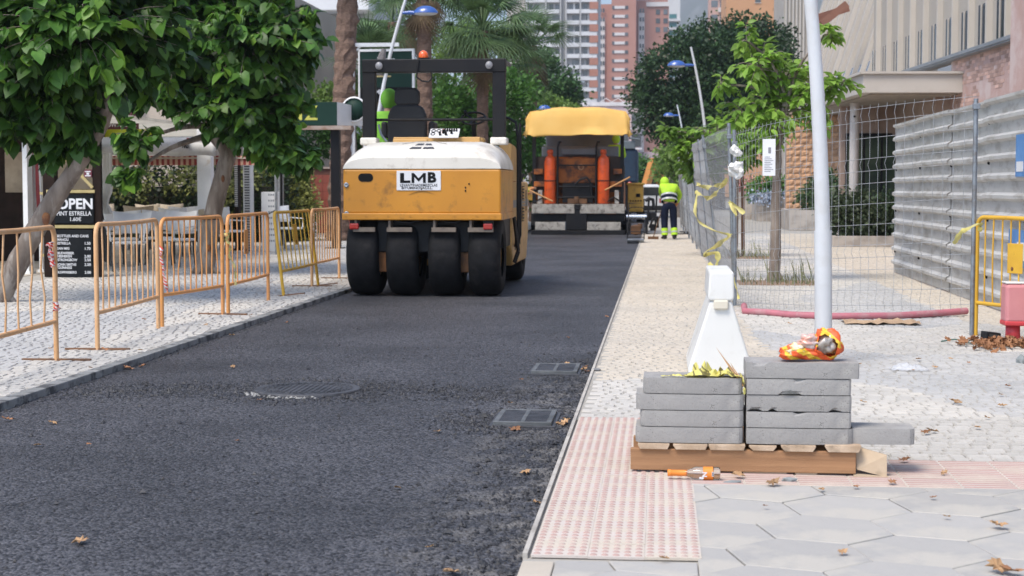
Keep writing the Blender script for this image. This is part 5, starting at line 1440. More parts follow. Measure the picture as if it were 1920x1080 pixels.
k = MB(); c = AY(396,408,Y2); k.lathe([(.15,-.03),(.165,-.02),(.16,.03),(.145,.04)], 16, Matrix.Translation(c)); k.tube([c+Vector((-.13,-.05,0)), c+Vector((-.2,-.1,-.03)), c+Vector((-.24,-.1,0))], .015, 5)
tag(k.build('trunk_band', dark_plastic), 'black strap tied round the trunk of the crooked mulberry', 'strap')
sap = leafmat('sapling_leaf', (.29,.46,.075), (.19,.35,.06), tr=.5, r=.45)
b3 = G(1452, 528, RZ); Y3 = b3.y
big_leaf_tree('young_tree', 'young bright green street tree with a straight pale trunk behind the mesh fence',
    [b3, AY(1454,450,Y3), AY(1456,350,Y3), AY(1460,260,Y3), AY(1475,190,Y3)], (.085,.05),
    [bl(1460,215,Y3,.55,.6,.38), bl(1425,125,Y3-.1,.34,.4,.40), bl(1400,210,Y3,.36,.4,.26), bl(1525,175,Y3,.34,.4,.42), bl(1570,165,Y3+.1,.26,.3,.16), bl(1400,75,Y3-.1,.12,.14,.2), bl(1555,60,Y3,.14,.2,.18), bl(1350,160,Y3,.16,.2,.12), bl(1470,150,Y3+.2,.4,.4,.3)], b3, sap, .15,
    twig_density=15, lpt=9, TV=LONG_V, group='young trees behind the mesh fence', droop=.5)
b4 = G(1376, 482, RZ); Y4 = b4.y
big_leaf_tree('young_tree', 'farther young green tree overhanging the leaning fence panels',
    [b4, AY(1377,420,Y4), AY(1380,340,Y4), AY(1375,280,Y4)], (.08,.05),
    [bl(1345,255,Y4,.55,.5,.35), bl(1300,285,Y4,.40,.4,.26), bl(1400,270,Y4,.40,.5,.3), bl(1265,258,Y4,.22,.25,.10), bl(1330,310,Y4+.3,.4,.4,.22), bl(1250,245,Y4,.12,.2,.06), bl(1300,320,Y4+1,.3,.4,.2), bl(1390,300,Y4,.3,.4,.2)], b4, sap, .17,
    twig_density=18, lpt=9, TV=LONG_V, group='young trees behind the mesh fence', droop=.5)
# ---- big trees along the street
dkm = leafmat('ficus_leaf', (.050,.105,.030), (.026,.060,.018), tr=.2, r=.5, var=.5)
mid = leafmat('street_tree_leaf', (.10,.22,.042), (.06,.15,.03), tr=.35, r=.5, var=.45)
ylw = leafmat('yellow_green_leaf', (.17,.25,.05), (.10,.18,.04), tr=.35, r=.5, var=.4)
def street_tree(label, base, trunk_h, blobs, m, n, size, clumps=40, jit=.35, name='street_tree', r=.25, group=None, lean=(0,0)):
    B = Vector(base); t = thing(name, label, 'tree', base, 0, group)
    k = MB(); k.tube([(0,0,-.05),(lean[0]*.4,0,trunk_h*.5),(lean[0],lean[1],trunk_h)], [r,r*.8,r*.65], 12)
    tk = k.build('trunk', bark, t)
    L = [(tuple(Vector(c)-B), rr_) for c, rr_ in blobs]
    for c, rr_ in L:
        k = MB(); a = Vector((lean[0],lean[1],trunk_h*.95)); c_ = Vector(c); k.tube([a, a.lerp(c_,.5)+Vector((0,0,.1)), c_], [r*.45,r*.3,r*.1], 6); k.build('branch', bark, t)
    foliage('foliage', L, n, size, m, t, clumps=clumps, jit=jit)
    return t
bt = ((1345-1238)/3000*95, 95, 0)
street_tree('huge dark green ficus tree rounding over the street beyond the canopy', bt, 4.0,
    [bl(1300,150,93,3.0,3.2,2.6), bl(1390,130,95,2.9,3,2.7), bl(1340,95,96,2.6,3,1.7), bl(1245,205,93,1.9,2,1.6), bl(1330,235,92,2.6,2.5,1.5), bl(1430,110,97,1.6,2,2.0), bl(1215,165,95,.9,1,.8), bl(1290,265,94,1.4,1.5,.8), bl(1410,210,94,2,2,2)], dkm, 42000, .26, clumps=70, jit=.34, name='ficus_tree', r=.45)
b5 = ((1010-1238)/3000*100, 100, 0)
street_tree('dark round tree before the grey tower block', ((1015-1238)/3000*100, 100, 0), 3.2,
    [bl(1020,160,100,1.9,2,1.5), bl(995,120,101,1.2,1.3,1.0), bl(1060,190,100,1.0,1,.9)], dkm, 8000, .26, clumps=50, jit=.25, name='ficus_tree')
street_tree('bright green leafy tree filling the roller frame opening', ((900-1238)/3000*52, 52, 0), 2.2,
    [bl(860,230,50,1.2,1.2,1.2), bl(930,215,52,1.2,1.2,1.3), bl(970,260,54,.85,1,1.0), bl(880,300,50,1.3,1,.8), bl(960,170,54,.7,1,.7), bl(985,320,52,.6,.8,.8)], mid, 13000, .17, clumps=28, jit=.16)
street_tree('yellow-green tree behind the roller beacon', ((860-1238)/3000*62, 62, 0), 3.6,
    [bl(850,95,62,.95,1,.55), bl(820,180,60,.9,1,.9), bl(880,60,63,.7,.8,.4), bl(845,240,60,.8,.9,.8)], ylw, 7000, .17, clumps=24, jit=.16)
street_tree('small yellow-green tree beside the green sign board', ((655-1238)/3000*48, 48, 0), 3.0,
    [bl(640,175,48,.75,.8,.3), bl(610,195,47,.5,.6,.25), bl(685,180,49,.5,.6,.3)], ylw, 3000, .13, clumps=16, jit=.10)
street_tree('slim leafy tree behind the black post', ((650-1238)/3000*50, 50, 0), 2.0,
    [bl(640,265,50,.75,.8,.55), bl(600,255,50,.6,.8,.6), bl(665,285,50,.5,.8,.5)], mid, 3500, .13, clumps=16, jit=.12)
street_tree('green trees closing the street beyond the paver', ((1195-1238)/3000*120, 120, 0), 1.5,
    [bl(1195,318,118,.95,1,.85), bl(1180,330,118,.7,1,.7)], mid, 2200, .25, clumps=20, jit=.2)
street_tree('light green young tree beyond the sweeping worker', ((1268-1238)/3000*70, 70, 0), 1.0,
    [bl(1262,300,70,.7,.8,.55), bl(1285,325,70,.6,.8,.6), bl(1250,325,72,.4,.6,.4)], ylw, 2600, .2, clumps=14, jit=.14)
street_tree('light olive shrub tree by the street lamp', ((1050-1238)/3000*85, 85, 0), 2.4, [bl(1020,192,85,.9,1,.35), bl(1055,200,85,.7,1,.3)], ylw, 1800, .2, clumps=14, jit=.12)
# ---- palms
palm_g = leafmat('palm_green', (.14,.22,.085), (.10,.17,.07), tr=.3, r=.5, var=.35)
palm_b = mat('palm_dry', (.20,.14,.08), (.13,.09,.05), r=.9, vs=4, island=.3, trans=.15)
palm_trunk = mat('palm_trunk', (.22,.14,.10), (.12,.075,.055), vs=14, r=.95, b=.9, bs=30, stretch=(1,1,2.5))
def frond_mesh(name, L, m, blades=22, bw=.04, fan=1.9, curl=.5, pet=.5):
    """fan frond: petiole along +Y then radiating blades that droop at the tips"""
    k = MB(); rd_ = random.Random(3)
    k.bar((0,0,0), (0,L*pet,.04*L), .03, .02)
    for i in range(blades):
        a = -fan + 2*fan*i/(blades-1); l = L*(1-pet)*(.75+.25*math.cos(a))*rd_.uniform(.9,1.1)
        dx, dy = math.sin(a), math.cos(a); px_, py_ = dy, -dx
        p0 = Vector((0, L*pet, .04*L)); pts = []
        for q in range(4):
            u = q/3; c = p0+Vector((dx*l*u, dy*l*u, -curl*l*u**2.2)); w = bw*(1-u)**.6*(.6 if q == 0 else 1)*.5+.001
            pts += [c-Vector((px_*w, py_*w, 0)), c+Vector((px_*w, py_*w, 0))]
        k.add(pts, [(0,1,3,2),(2,3,5,4),(4,5,7,6)], False)
    return k.mesh(name, m)
FR = frond_mesh('frond', 1.5, palm_g); FRD = frond_mesh('dead_frond', 1.2, palm_b, blades=14, bw=.035, fan=1.2, curl=.3)
def palm(px, Y, H, label, r=.19, n=26, nd=22, sc=1.0, topx=None, skirt=True):
    X = (px-1238)/3000*Y; t = thing('palm_tree', label, 'palm tree', (X, Y, 0), 0, 'palm trees on the left')
    k = MB(); tx = ((topx if topx else px)-px)/3000*Y; pts = []; rs = []
    nn = int(H/.14)
    for i in range(nn):
        z = H*i/(nn-1); pts += [(tx*z/H,0,z)]; rs += [r*(1.0-.12*z/H)*(1+(.10 if i % 2 else -.02))]
    k.tube(pts, rs, 14, smooth=False)
    v2 = []
    for v in k.v:
        e = 1+.22*noise.noise(Vector((v[0]*11+px, v[1]*11, v[2]*14))); v2.append((v[0]*e, v[1]*e, v[2]))
    k.v = v2; k.build('trunk', palm_trunk, t)
    rd_ = random.Random(px)
    for i in range(n):
        az = rd_.uniform(0, 2*PI); el = rd_.uniform(-.6, 1.3)
        o = inst('frond', FR, t, (tx,0,H+.1*el)); o.rotation_euler = (Matrix.Rotation(az,4,'Z') @ Matrix.Rotation(el,4,'X') @ Matrix.Rotation(rd_.uniform(-.5,.5),4,'Y')).to_euler(); o.scale = (sc*rd_.uniform(.8,1.1),)*3
    for i in range(nd):
        az = rd_.uniform(0, 2*PI); el = rd_.uniform(-1.5, -.9)
        o = inst('dead_frond', FRD, t, (tx,0,H-.1+rd_.uniform(-.5,.1))); o.rotation_euler = (Matrix.Rotation(az,4,'Z') @ Matrix.Rotation(el,4,'X')).to_euler(); o.scale = (sc*rd_.uniform(.7,1),)*3
    return t
palm(627, 38, 7.2, 'palm with a thick scaly trunk before the white apartment block', r=.26, topx=655)
palm(795, 44, 7.0, 'palm trunk rising right behind the roller beacon', r=.215, sc=1.25)
palm(735, 54, 6.9, 'slimmer palm behind the blue street lamp head', r=.2, sc=1.2)
palm(768, 58, 7.4, 'slender farther palm between two thicker palm trunks', r=.17, sc=1.2)
palm(1000, 60, 6.6, 'tall thin palm hidden among green fronds', r=.16, sc=1.2)
palm(905, 48, 6.0, 'green fan palm with drooping fronds right of the roller frame', r=.18, n=60, nd=10, sc=1.35)
palm(690, 46, 4.7, 'low shaggy fan palm behind the green sign', r=.2, n=34, nd=16, sc=1.05)
palm(945, 56, 5.6, 'farther fan palm before the grey tower', r=.18, n=50, nd=8, sc=1.4)
# ---- planters and shrubs on the right
concp = mat('planter_concrete', (.46,.41,.36), (.38,.34,.30), vs=3, r=.9, b=.15, dirt=(.25,.22,.19), ds=3, da=.5)
shr = leafmat('shrub_leaf', (.07,.12,.05), (.10,.15,.06), tr=.25, var=.4); shr2 = leafmat('grey_shrub', (.14,.18,.10), (.09,.13,.06), tr=.25, var=.4)
red_fl = mat('red_flower', (.55,.05,.07), r=.6, island=.3); blue_fl = mat('pale_blue_flower', (.30,.38,.50), (.45,.5,.6), r=.6, island=.3); pinkf = mat('pink_flower', (.55,.25,.22), r=.6, island=.3)
def planter(x0, x1, y0, y1, h, label, plants, rz=0):
    t = thing('concrete_planter', label, 'planter', (x0, y0, RZ), rz, 'concrete planters in front of the right building')
    w, d = x1-x0, y1-y0
    k = MB(); k.box(0,w,0,.12,0,h); k.box(0,w,d-.12,d,0,h); k.box(0,.12,.12,d-.12,0,h); k.box(w-.12,w,.12,d-.12,0,h); k.build('wall', concp, t, bevel=.01)
    k = MB(); k.box(.12,w-.12,.12,d-.12,.02,h-.06); k.build('earth', soil, t)
    for (lb, m_, bls, n, s, nm) in plants:
        p = thing(nm, lb, 'plant', (x0, y0, RZ), rz)
        foliage('leaves', [((a*w, b_*d, h+c), r_) for (a, b_, c, r_) in bls], n, s, m_, p, clumps=10, jit=.09)
        k = MB()
        for (a, b_, c, r_) in bls:
            for q in range(5): k.tube([(a*w, b_*d, h-.06), (a*w+random.uniform(-.8,.8)*r_[0], b_*d+random.uniform(-.5,.5)*r_[1], h+c)], .012, 4)
        k.build('stems', bark, p)
q = G(1580, 463, RZ); X_ = lambda px, Y: (px-1238)/3000*Y
YP = q.y
planter(X_(1556,YP), X_(1760,YP), YP, YP+1.3, .24, 'low concrete planter with feathery shrubs beyond the fence', [
    ('feathery grey-green shrub spilling from the low planter', shr2, [(.15,.6,.36,(.45,.4,.36)),(.4,.5,.38,(.45,.4,.38)),(.08,.8,.62,(.35,.3,.3)),(.3,.8,.65,(.3,.3,.3))], 5200, .10, 'grey_shrub'),
    ('dense dark green shrub on the right of the low planter', shr, [(.62,.6,.32,(.5,.4,.34)),(.85,.6,.28,(.5,.4,.3)),(.5,.7,.45,(.45,.4,.38))], 6500, .10, 'green_shrub')], rz=.05)
q = G(1480, 432, RZ); YP = q.y
planter(X_(1476,YP), X_(1560,YP), YP, YP+3.5, .62, 'waist high concrete planter behind the thin tree trunk', [
    ('dark shrub in the planter behind the white lamp post', shr, [(.7,.3,.3,(.6,.8,.5)),(1.0,.5,.5,(.6,.8,.6))], 3500, .14, 'green_shrub')])
q = G(1430, 404, RZ); YP = 62
planter(X_(1418,YP), X_(1510,YP), YP, YP+4, .95, 'farther grey concrete planter with blue flowers', [
    ('pale blue flowering plant along the far planter rim', blue_fl, [(.15,.0,-.05,(.5,.3,.16)),(.45,.0,-.02,(.5,.3,.14))], 900, .12, 'flowering_plant'),
    ('mid green bush in the far flower planter', mid, [(.15,.3,.25,(.6,.5,.4)),(.5,.3,.3,(.6,.5,.4))], 1800, .16, 'green_bush'),
    ('brown and red bush at the right of the far planter', pinkf, [(.8,.3,.3,(.5,.5,.45))], 500, .14, 'red_bush')])
planter(X_(1383,66), X_(1412,66), 66, 70, 1.1, 'farthest tall concrete planter behind the second young tree', [
    ('dusty pink flowering bush on the farthest planter', pinkf, [(.7,.1,.2,(.6,.5,.35))], 700, .13, 'flowering_plant')])
p = G(1470, 408, RZ)
p = thing('flowering_plant', 'small crimson flowers low on the ground between the planters', 'plant', (X_(1470,58), 58, .02))
foliage('leaves', [((0,0,.12),(.35,.3,.14)), ((.35,0,.3),(.1,.1,.25))], 420, .10, red_fl, p, clumps=8, jit=.05)
# weeds around the two tree pits, plus soil squares
wd_m = leafmat('weed', (.26,.27,.14), (.18,.2,.10), tr=.3, var=.3)
pitm = mat('tree_pit_soil', (.30,.20,.13), (.22,.15,.10), vs=8, r=.95, b=.5)
for (px, py, w, lab) in ((1462,531,1.15,'dry weeds around the foot of the young tree'), (1395,483,1.3,'sparse weeds in the pit of the farther young tree')):
    c = G(px, py, RZ); k = MB(); k.box(c.x-w/2,c.x+w/2,c.y-.5,c.y+.6,RZ-.02,RZ+.007)
    k.build('tree_pit', pitm, rp)
    k = MB(); rd_ = random.Random(px)
    for i in range(90):
        x = c.x+rd_.uniform(-w/2,w/2)*(.9); y = c.y+rd_.uniform(-.5,.6); h = rd_.uniform(.08,.42 if rd_.random() < .35 else .2); dx, dy = rd_.uniform(-.12,.12), rd_.uniform(-.1,.1)
        k.add([(x-.006,y,RZ),(x+.006,y,RZ),(x+dx*.5+.005,y+dy*.5,RZ+h*.6),(x+dx,y+dy,RZ+h)], [(0,1,2),(0,2,3)])
        for q in range(int(h*22)):
            u = rd_.uniform(.3,1); px_, py_, pz_ = x+dx*u, y+dy*u, RZ+h*u; a = rd_.uniform(0,6.28); l = rd_.uniform(.015,.035)
            k.add([(px_,py_,pz_),(px_+l*math.cos(a+.4)*.6,py_+l*math.sin(a+.4)*.6,pz_+.008),(px_+l*math.cos(a),py_+l*math.sin(a),pz_+.015),(px_+l*math.cos(a-.4)*.6,py_+l*math.sin(a-.4)*.6,pz_+.006)], [(0,1,2,3)])
    tag(k.build('weeds', wd_m), lab, 'weeds', kind='stuff')
# wooden stake of the farther young tree
k = MB(); c = G(1381, 480, RZ); k.tube([(c.x+.12,c.y-.1,0),(c.x+.08,c.y-.1,2.1)], .035, 8); tag(k.build('tree_stake', mat('stake', (.22,.12,.07), r=.9)), 'dark wooden stake beside the farther young tree trunk', 'stake')
# ================================================================== BUILDINGS, MOUNTAIN
def X_(px, Y): return (px-1238)/3000*Y
def Z_(py, Y): return CAM_H+(350-py)/3000*Y
winm = mat('window_dark', (.08,.085,.09), (.13,.14,.15), vs=.3, r=.15, objr=.5)
pane_m = mat('pane_glass', (.03,.035,.04), r=.06, objr=.4)
def joinmesh(fn, name, m): k = MB(); fn(k); return k.mesh(name, m)
# ---- grey apartment tower
def grey_tower():
    Y = 430; X0, X1 = X_(985,Y), X_(1122,Y); gw = mat('tower_render', (.50,.49,.48), (.44,.43,.42), vs=.06, r=.9); slab_m = mat('tower_white', (.68,.67,.67), (.6,.6,.6), vs=.1, r=.8, objr=.04)
    dark = mat('hazed_recess_shade', (.40,.39,.38), (.34,.33,.33), vs=.2, r=.9); beige = mat('tower_beige', (.56,.50,.46), (.50,.45,.41), vs=.06, r=.9)  # balcony shade painted on flat recess panels, colour lifted for distance haze
    t = thing('grey_tower', 'tall grey apartment tower with rows of pale balconies', 'apartment tower', (X0, Y, 0))
    w = X1-X0; H = 66; k = MB(); k.box(0,w,0,16,0,H); k.build('wall', gw, t)
    k = MB(); k.box(-X_(985,Y)+X_(950,Y),0,1.5,14,0,H); k.build('side_wing', beige, t)
    fl = 2.95; cols = [(.3,5.4),(5.9,9.2),(11.2,14.6),(15.0,19.3)]
    for x in (5.45, 9.4, 10.9, 14.7): 
        k = MB(); k.box(x,x+.35,-1.5,0,0,H); k.build('pier', gw, t)
    bm_ = [joinmesh(lambda k: k.box(0,c1-c0,-1.4,0,0,1.05), 'balcony', slab_m) for c0, c1 in cols]
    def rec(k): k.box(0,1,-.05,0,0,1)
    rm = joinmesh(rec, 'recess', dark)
    wmn = joinmesh(lambda k: k.box(0,1.1,-.1,-.05,0,1.5), 'window', winm); cm = joinmesh(lambda k: k.box(0,.5,-.12,-.05,0,1.8), 'curtain', slab_m)
    for f in range(3, 21):
        z = .5+f*fl
        if z > 53: break
        for i, (c0, c1) in enumerate(cols):
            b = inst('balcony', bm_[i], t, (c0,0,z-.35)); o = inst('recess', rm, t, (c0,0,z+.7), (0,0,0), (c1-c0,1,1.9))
            inst('window', wmn, t, (c0+.6+.8*(f % 2),-.0,z+.75)); inst('window', wmn, t, (c0+2.2,0,z+.75), (0,0,0), (1.1,1,1))
            if (f+i) % 3 == 0: inst('curtain', cm, t, (c0+1.7,0,z+.75))
    # orange side panels between the slabs of the right hand wing
    rw = mat('brick_panel', (.42,.19,.13), (.38,.17,.12), r=.9)
    for f in range(3, 18):
        z = .5+f*fl; k = MB(); k.box(17.3,19.6,-1.55,-1.35,z+.7,z+2.55); k.build('brick_panel', rw, t)
grey_tower()
def brick_tower():
    Y = 545; br = mat('salmon_brick', (.46,.235,.18), (.42,.21,.16), vs=.08, r=.9, b=.1, bs=2); wh = mat('white_band', (.70,.66,.64), (.6,.57,.55), vs=.2, r=.8)
    X0 = X_(1122,Y); u = Y/3000; t = thing('brick_tower', 'tall salmon brick apartment tower with white window bands', 'apartment tower', (X0, Y, 0))
    x = lambda px: (px-1122)*u
    # volumes front to back
    k = MB(); k.box(x(1147),x(1192),-6,14,0,80); k.build('centre_block', br, t)
    k = MB(); k.box(x(1122),x(1147),0,14,0,Z_(12,Y)); k.build('left_block', br, t)
    k = MB(); k.box(x(1123),x(1134),-.8,0,0,Z_(40,Y)); k.build('white_strip', wh, t)
    k = MB(); k.box(x(1192),x(1252),2,16,0,Z_(12,Y)); k.build('right_block', br, t)
    k = MB(); k.box(x(1196),x(1207),1.2,2,0,Z_(28,Y)); k.build('white_strip', wh, t)
    k = MB(); k.box(x(1210),x(1252),1.4,2.2,Z_(16,Y),Z_(8,Y)); k.build('parapet', wh, t)
    k = MB(); k.box(x(1190),x(1250),4,16,Z_(12,Y),Z_(2,Y)); k.build('penthouse', br, t)
    band = joinmesh(lambda k: k.box(0,x(1172)-0-x(1153),-.25,0,0,.95), 'window_band', wh)
    def sq(k): k.box(0,.95,-.2,0,0,1.1)
    wm_ = joinmesh(sq, 'window', winm); sm_ = joinmesh(lambda k: k.box(0,.6,-.2,0,0,1.3), 'window', winm)
    f = 0
    while True:
        py = 22+f*16.2
        if py > 200: break
        z = Z_(py, Y)
        b = inst('window_band', band, t, (x(1152.5),-6,z-.45)); inst('window', wm_, b, (-.75,-.02,-.1)); inst('window', wm_, b, (x(1173)-x(1153.2),-.02,-.1))
        for q in (1125, 1130): inst('window', sm_, t, (x(q),-.8,z-1))
        for q in (1198, 1203): inst('window', sm_, t, (x(q),1.2,z-1))
        if f < 3: 
            for q in (1228, 1242): inst('window', wm_, t, (x(q),2,z-1.6), (0,0,0), (1.5,1,1.5))
        f += 1
brick_tower()
def white_slab():
    Y = 560; wh = mat('far_white', (.66,.66,.65), (.58,.58,.58), vs=.1, r=.8); tl = mat('teal_glass', (.06,.20,.20), r=.3)
    t = thing('white_tower', 'narrow white tower with teal windows behind the salmon brick one', 'apartment tower', (X_(1250,Y), Y+20, 0)); w = X_(1274,Y)-X_(1250,Y)
    k = MB(); k.box(0,w,0,12,0,82); k.build('wall', wh, t)
    wm_ = joinmesh(lambda k: k.box(0,2.6,-.2,0,0,1.5), 'window', tl)
    bm_ = joinmesh(lambda k: k.box(0,w+.3,-1.2,0,0,.6), 'balcony', wh)
    f = 0
    while f < 10: 
        z = Z_(18+16*f, Y); inst('window', wm_, t, (.6,0,z-1.9)); inst('balcony', bm_, t, (-.1,0,z-3)); f += 1
white_slab()
def orange_block():
    Y = 210; om = mat('ochre_render', (.55,.30,.16), (.50,.27,.145), vs=.15, r=.9, dirt=(.4,.2,.12), ds=.3, da=.3); wh = mat('ochre_trim', (.64,.58,.54), r=.8)
    X0 = X_(1357,Y); t = thing('ochre_building', 'plain orange-ochre building end behind the dark ficus', 'building', (X0, Y, 0)); w = X_(1465,Y)-X0
    k = MB(); k.box(0,w,0,18,0,34); k.build('wall', om, t)
    k = MB(); k.box(w-1.3,w+.1,-.25,0,0,34); k.build('corner_strip', mat('ochre_dark', (.42,.24,.14), r=.9), t)
    k = MB(); k.box(3.7,4.4,-.08,0,Z_(12,Y),Z_(4,Y)); wi = k.build('window', winm, t)
    k = MB(); k.box(3.6,4.5,-.12,-.08,Z_(13,Y),Z_(12,Y)); k.build('sill', wh, wi)
    Y = 340; t = thing('pink_balcony_block', 'small pinkish block with white balconies beside the ochre building', 'building', (X_(1326,Y), Y, 0)); w = X_(1362,Y)-X_(1326,Y)
    k = MB(); k.box(0,w,0,10,0,50); k.build('wall', mat('pink_render', (.56,.36,.30), r=.9), t)
    bm_ = joinmesh(lambda k: k.box(w*.45,w,-1,0,0,.9), 'balcony', wh); wm_ = joinmesh(lambda k: k.box(0,1.4,-.05,0,0,1.4), 'window', winm)
    for f in range(9):
        inst('balcony', bm_, t, (0,0,23+f*2.1*1.4)); inst('window', wm_, t, (w*.55,0,24.1+f*2.94)); inst('window', wm_, t, (.4,0,24.1+f*2.94))
orange_block()
def pink_lowrise():
    Y = 150; pk = mat('pink_plaster', (.58,.44,.44), (.52,.40,.39), vs=.2, r=.9); wh = mat('white_trim', (.66,.63,.62), r=.8); 
    t = thing('pink_lowrise', 'pale pink low building at the end of the street behind the paver', 'building', (X_(1085,Y), Y, 0)); w = X_(1235,Y)-X_(1085,Y)
    hw = X_(1198,Y)-X_(1085,Y)
    k = MB(); k.box(0,hw,0,10,0,Z_(197,Y)); k.build('wall', pk, t)
    k = MB(); k.box(hw,w+1.5,1,10,0,Z_(285,Y)); k.build('wing', pk, t)
    k = MB(); k.box(-.1,hw+.1,-.15,0,Z_(200,Y),Z_(193,Y)); k.build('cornice', wh, t)
    def wn(px, py, w_=.9, h_=1.2):
        k = MB(); x = X_(px,Y)-X_(1085,Y); z = Z_(py,Y); k.box(x,x+w_,-.08,0 if px < 1198 else 1.0,z-h_,z); o = k.build('window', winm, t)
        k = MB(); k.box(x-.1,x+w_+.1,-.35,-.08,z-h_-.25,z-h_-.1); k.build('sill', wh, o)
    for py in (215, 252, 290, 328):
        for px in (1100, 1130, 1160, 1184): wn(px, py)
    for py in (296, 325): 
        for px in (1206, 1224): wn(px, py, .7, .9)
    k = MB(); 
    for i in range(4): k.tube([(2+i*1.1,-.1,Z_(193,Y)),(2.6+i*1.1,-.1,Z_(186,Y)),(3.1+i*1.1,-.1,Z_(193,Y))], .04, 5)
    k.build('roof_railing', wh, t)
    # rose tower block just behind it
    t = thing('street_end_house', 'cream and pink house closing the street right of the paver', 'house', (X_(1236,150), 158, 0))
    k = MB(); k.box(0,4,0,8,0,Z_(300,158)); k.build('wall', mat('cream_wall', (.55,.46,.40), r=.9), t)
    k = MB(); k.box(-.2,4.2,-.3,8.2,Z_(300,158),Z_(292,158)); k.build('roof', mat('terracotta', (.45,.20,.11), r=.9), t)
    k = MB(); k.box(.5,1.3,-.06,0,2,3.2); k.build('window', winm, t)
pink_lowrise()
# ---- mountain
def mountain():
    mm = mat('mountain_scrub', (.115,.125,.085), (.17,.165,.13), vs=.004, r=1, dirt=(.26,.25,.22), ds=.012, da=.6)
    Y = 2600; nx, ny = 90, 14; vs = []; fs = []
    for j in range(ny+1):
        for i in range(nx+1):
            x = -1800+3600*i/nx; u = (x-520)/900; ridge = 560*math.exp(-u*u) + 200*math.exp(-((x+1100)/600)**2) + 40*math.sin(x/140)
            ridge = max(60, ridge + 60*noise.noise(Vector((x/160, 0, 3)))); q = j/ny
            z = ridge*math.sin(q*PI/2)*(1+.12*noise.noise(Vector((x/90, q*6, 1)))) - 10
            vs.append((x, Y+q*800+60*noise.noise(Vector((x/120, q*4, 5))), z))
    k = MB(); k.add(vs, [(j*(nx+1)+i, j*(nx+1)+i+1, (j+1)*(nx+1)+i+1, (j+1)*(nx+1)+i) for j in range(ny) for i in range(nx)], True)
    tag(k.build('mountain', mm), kind='structure')
mountain()
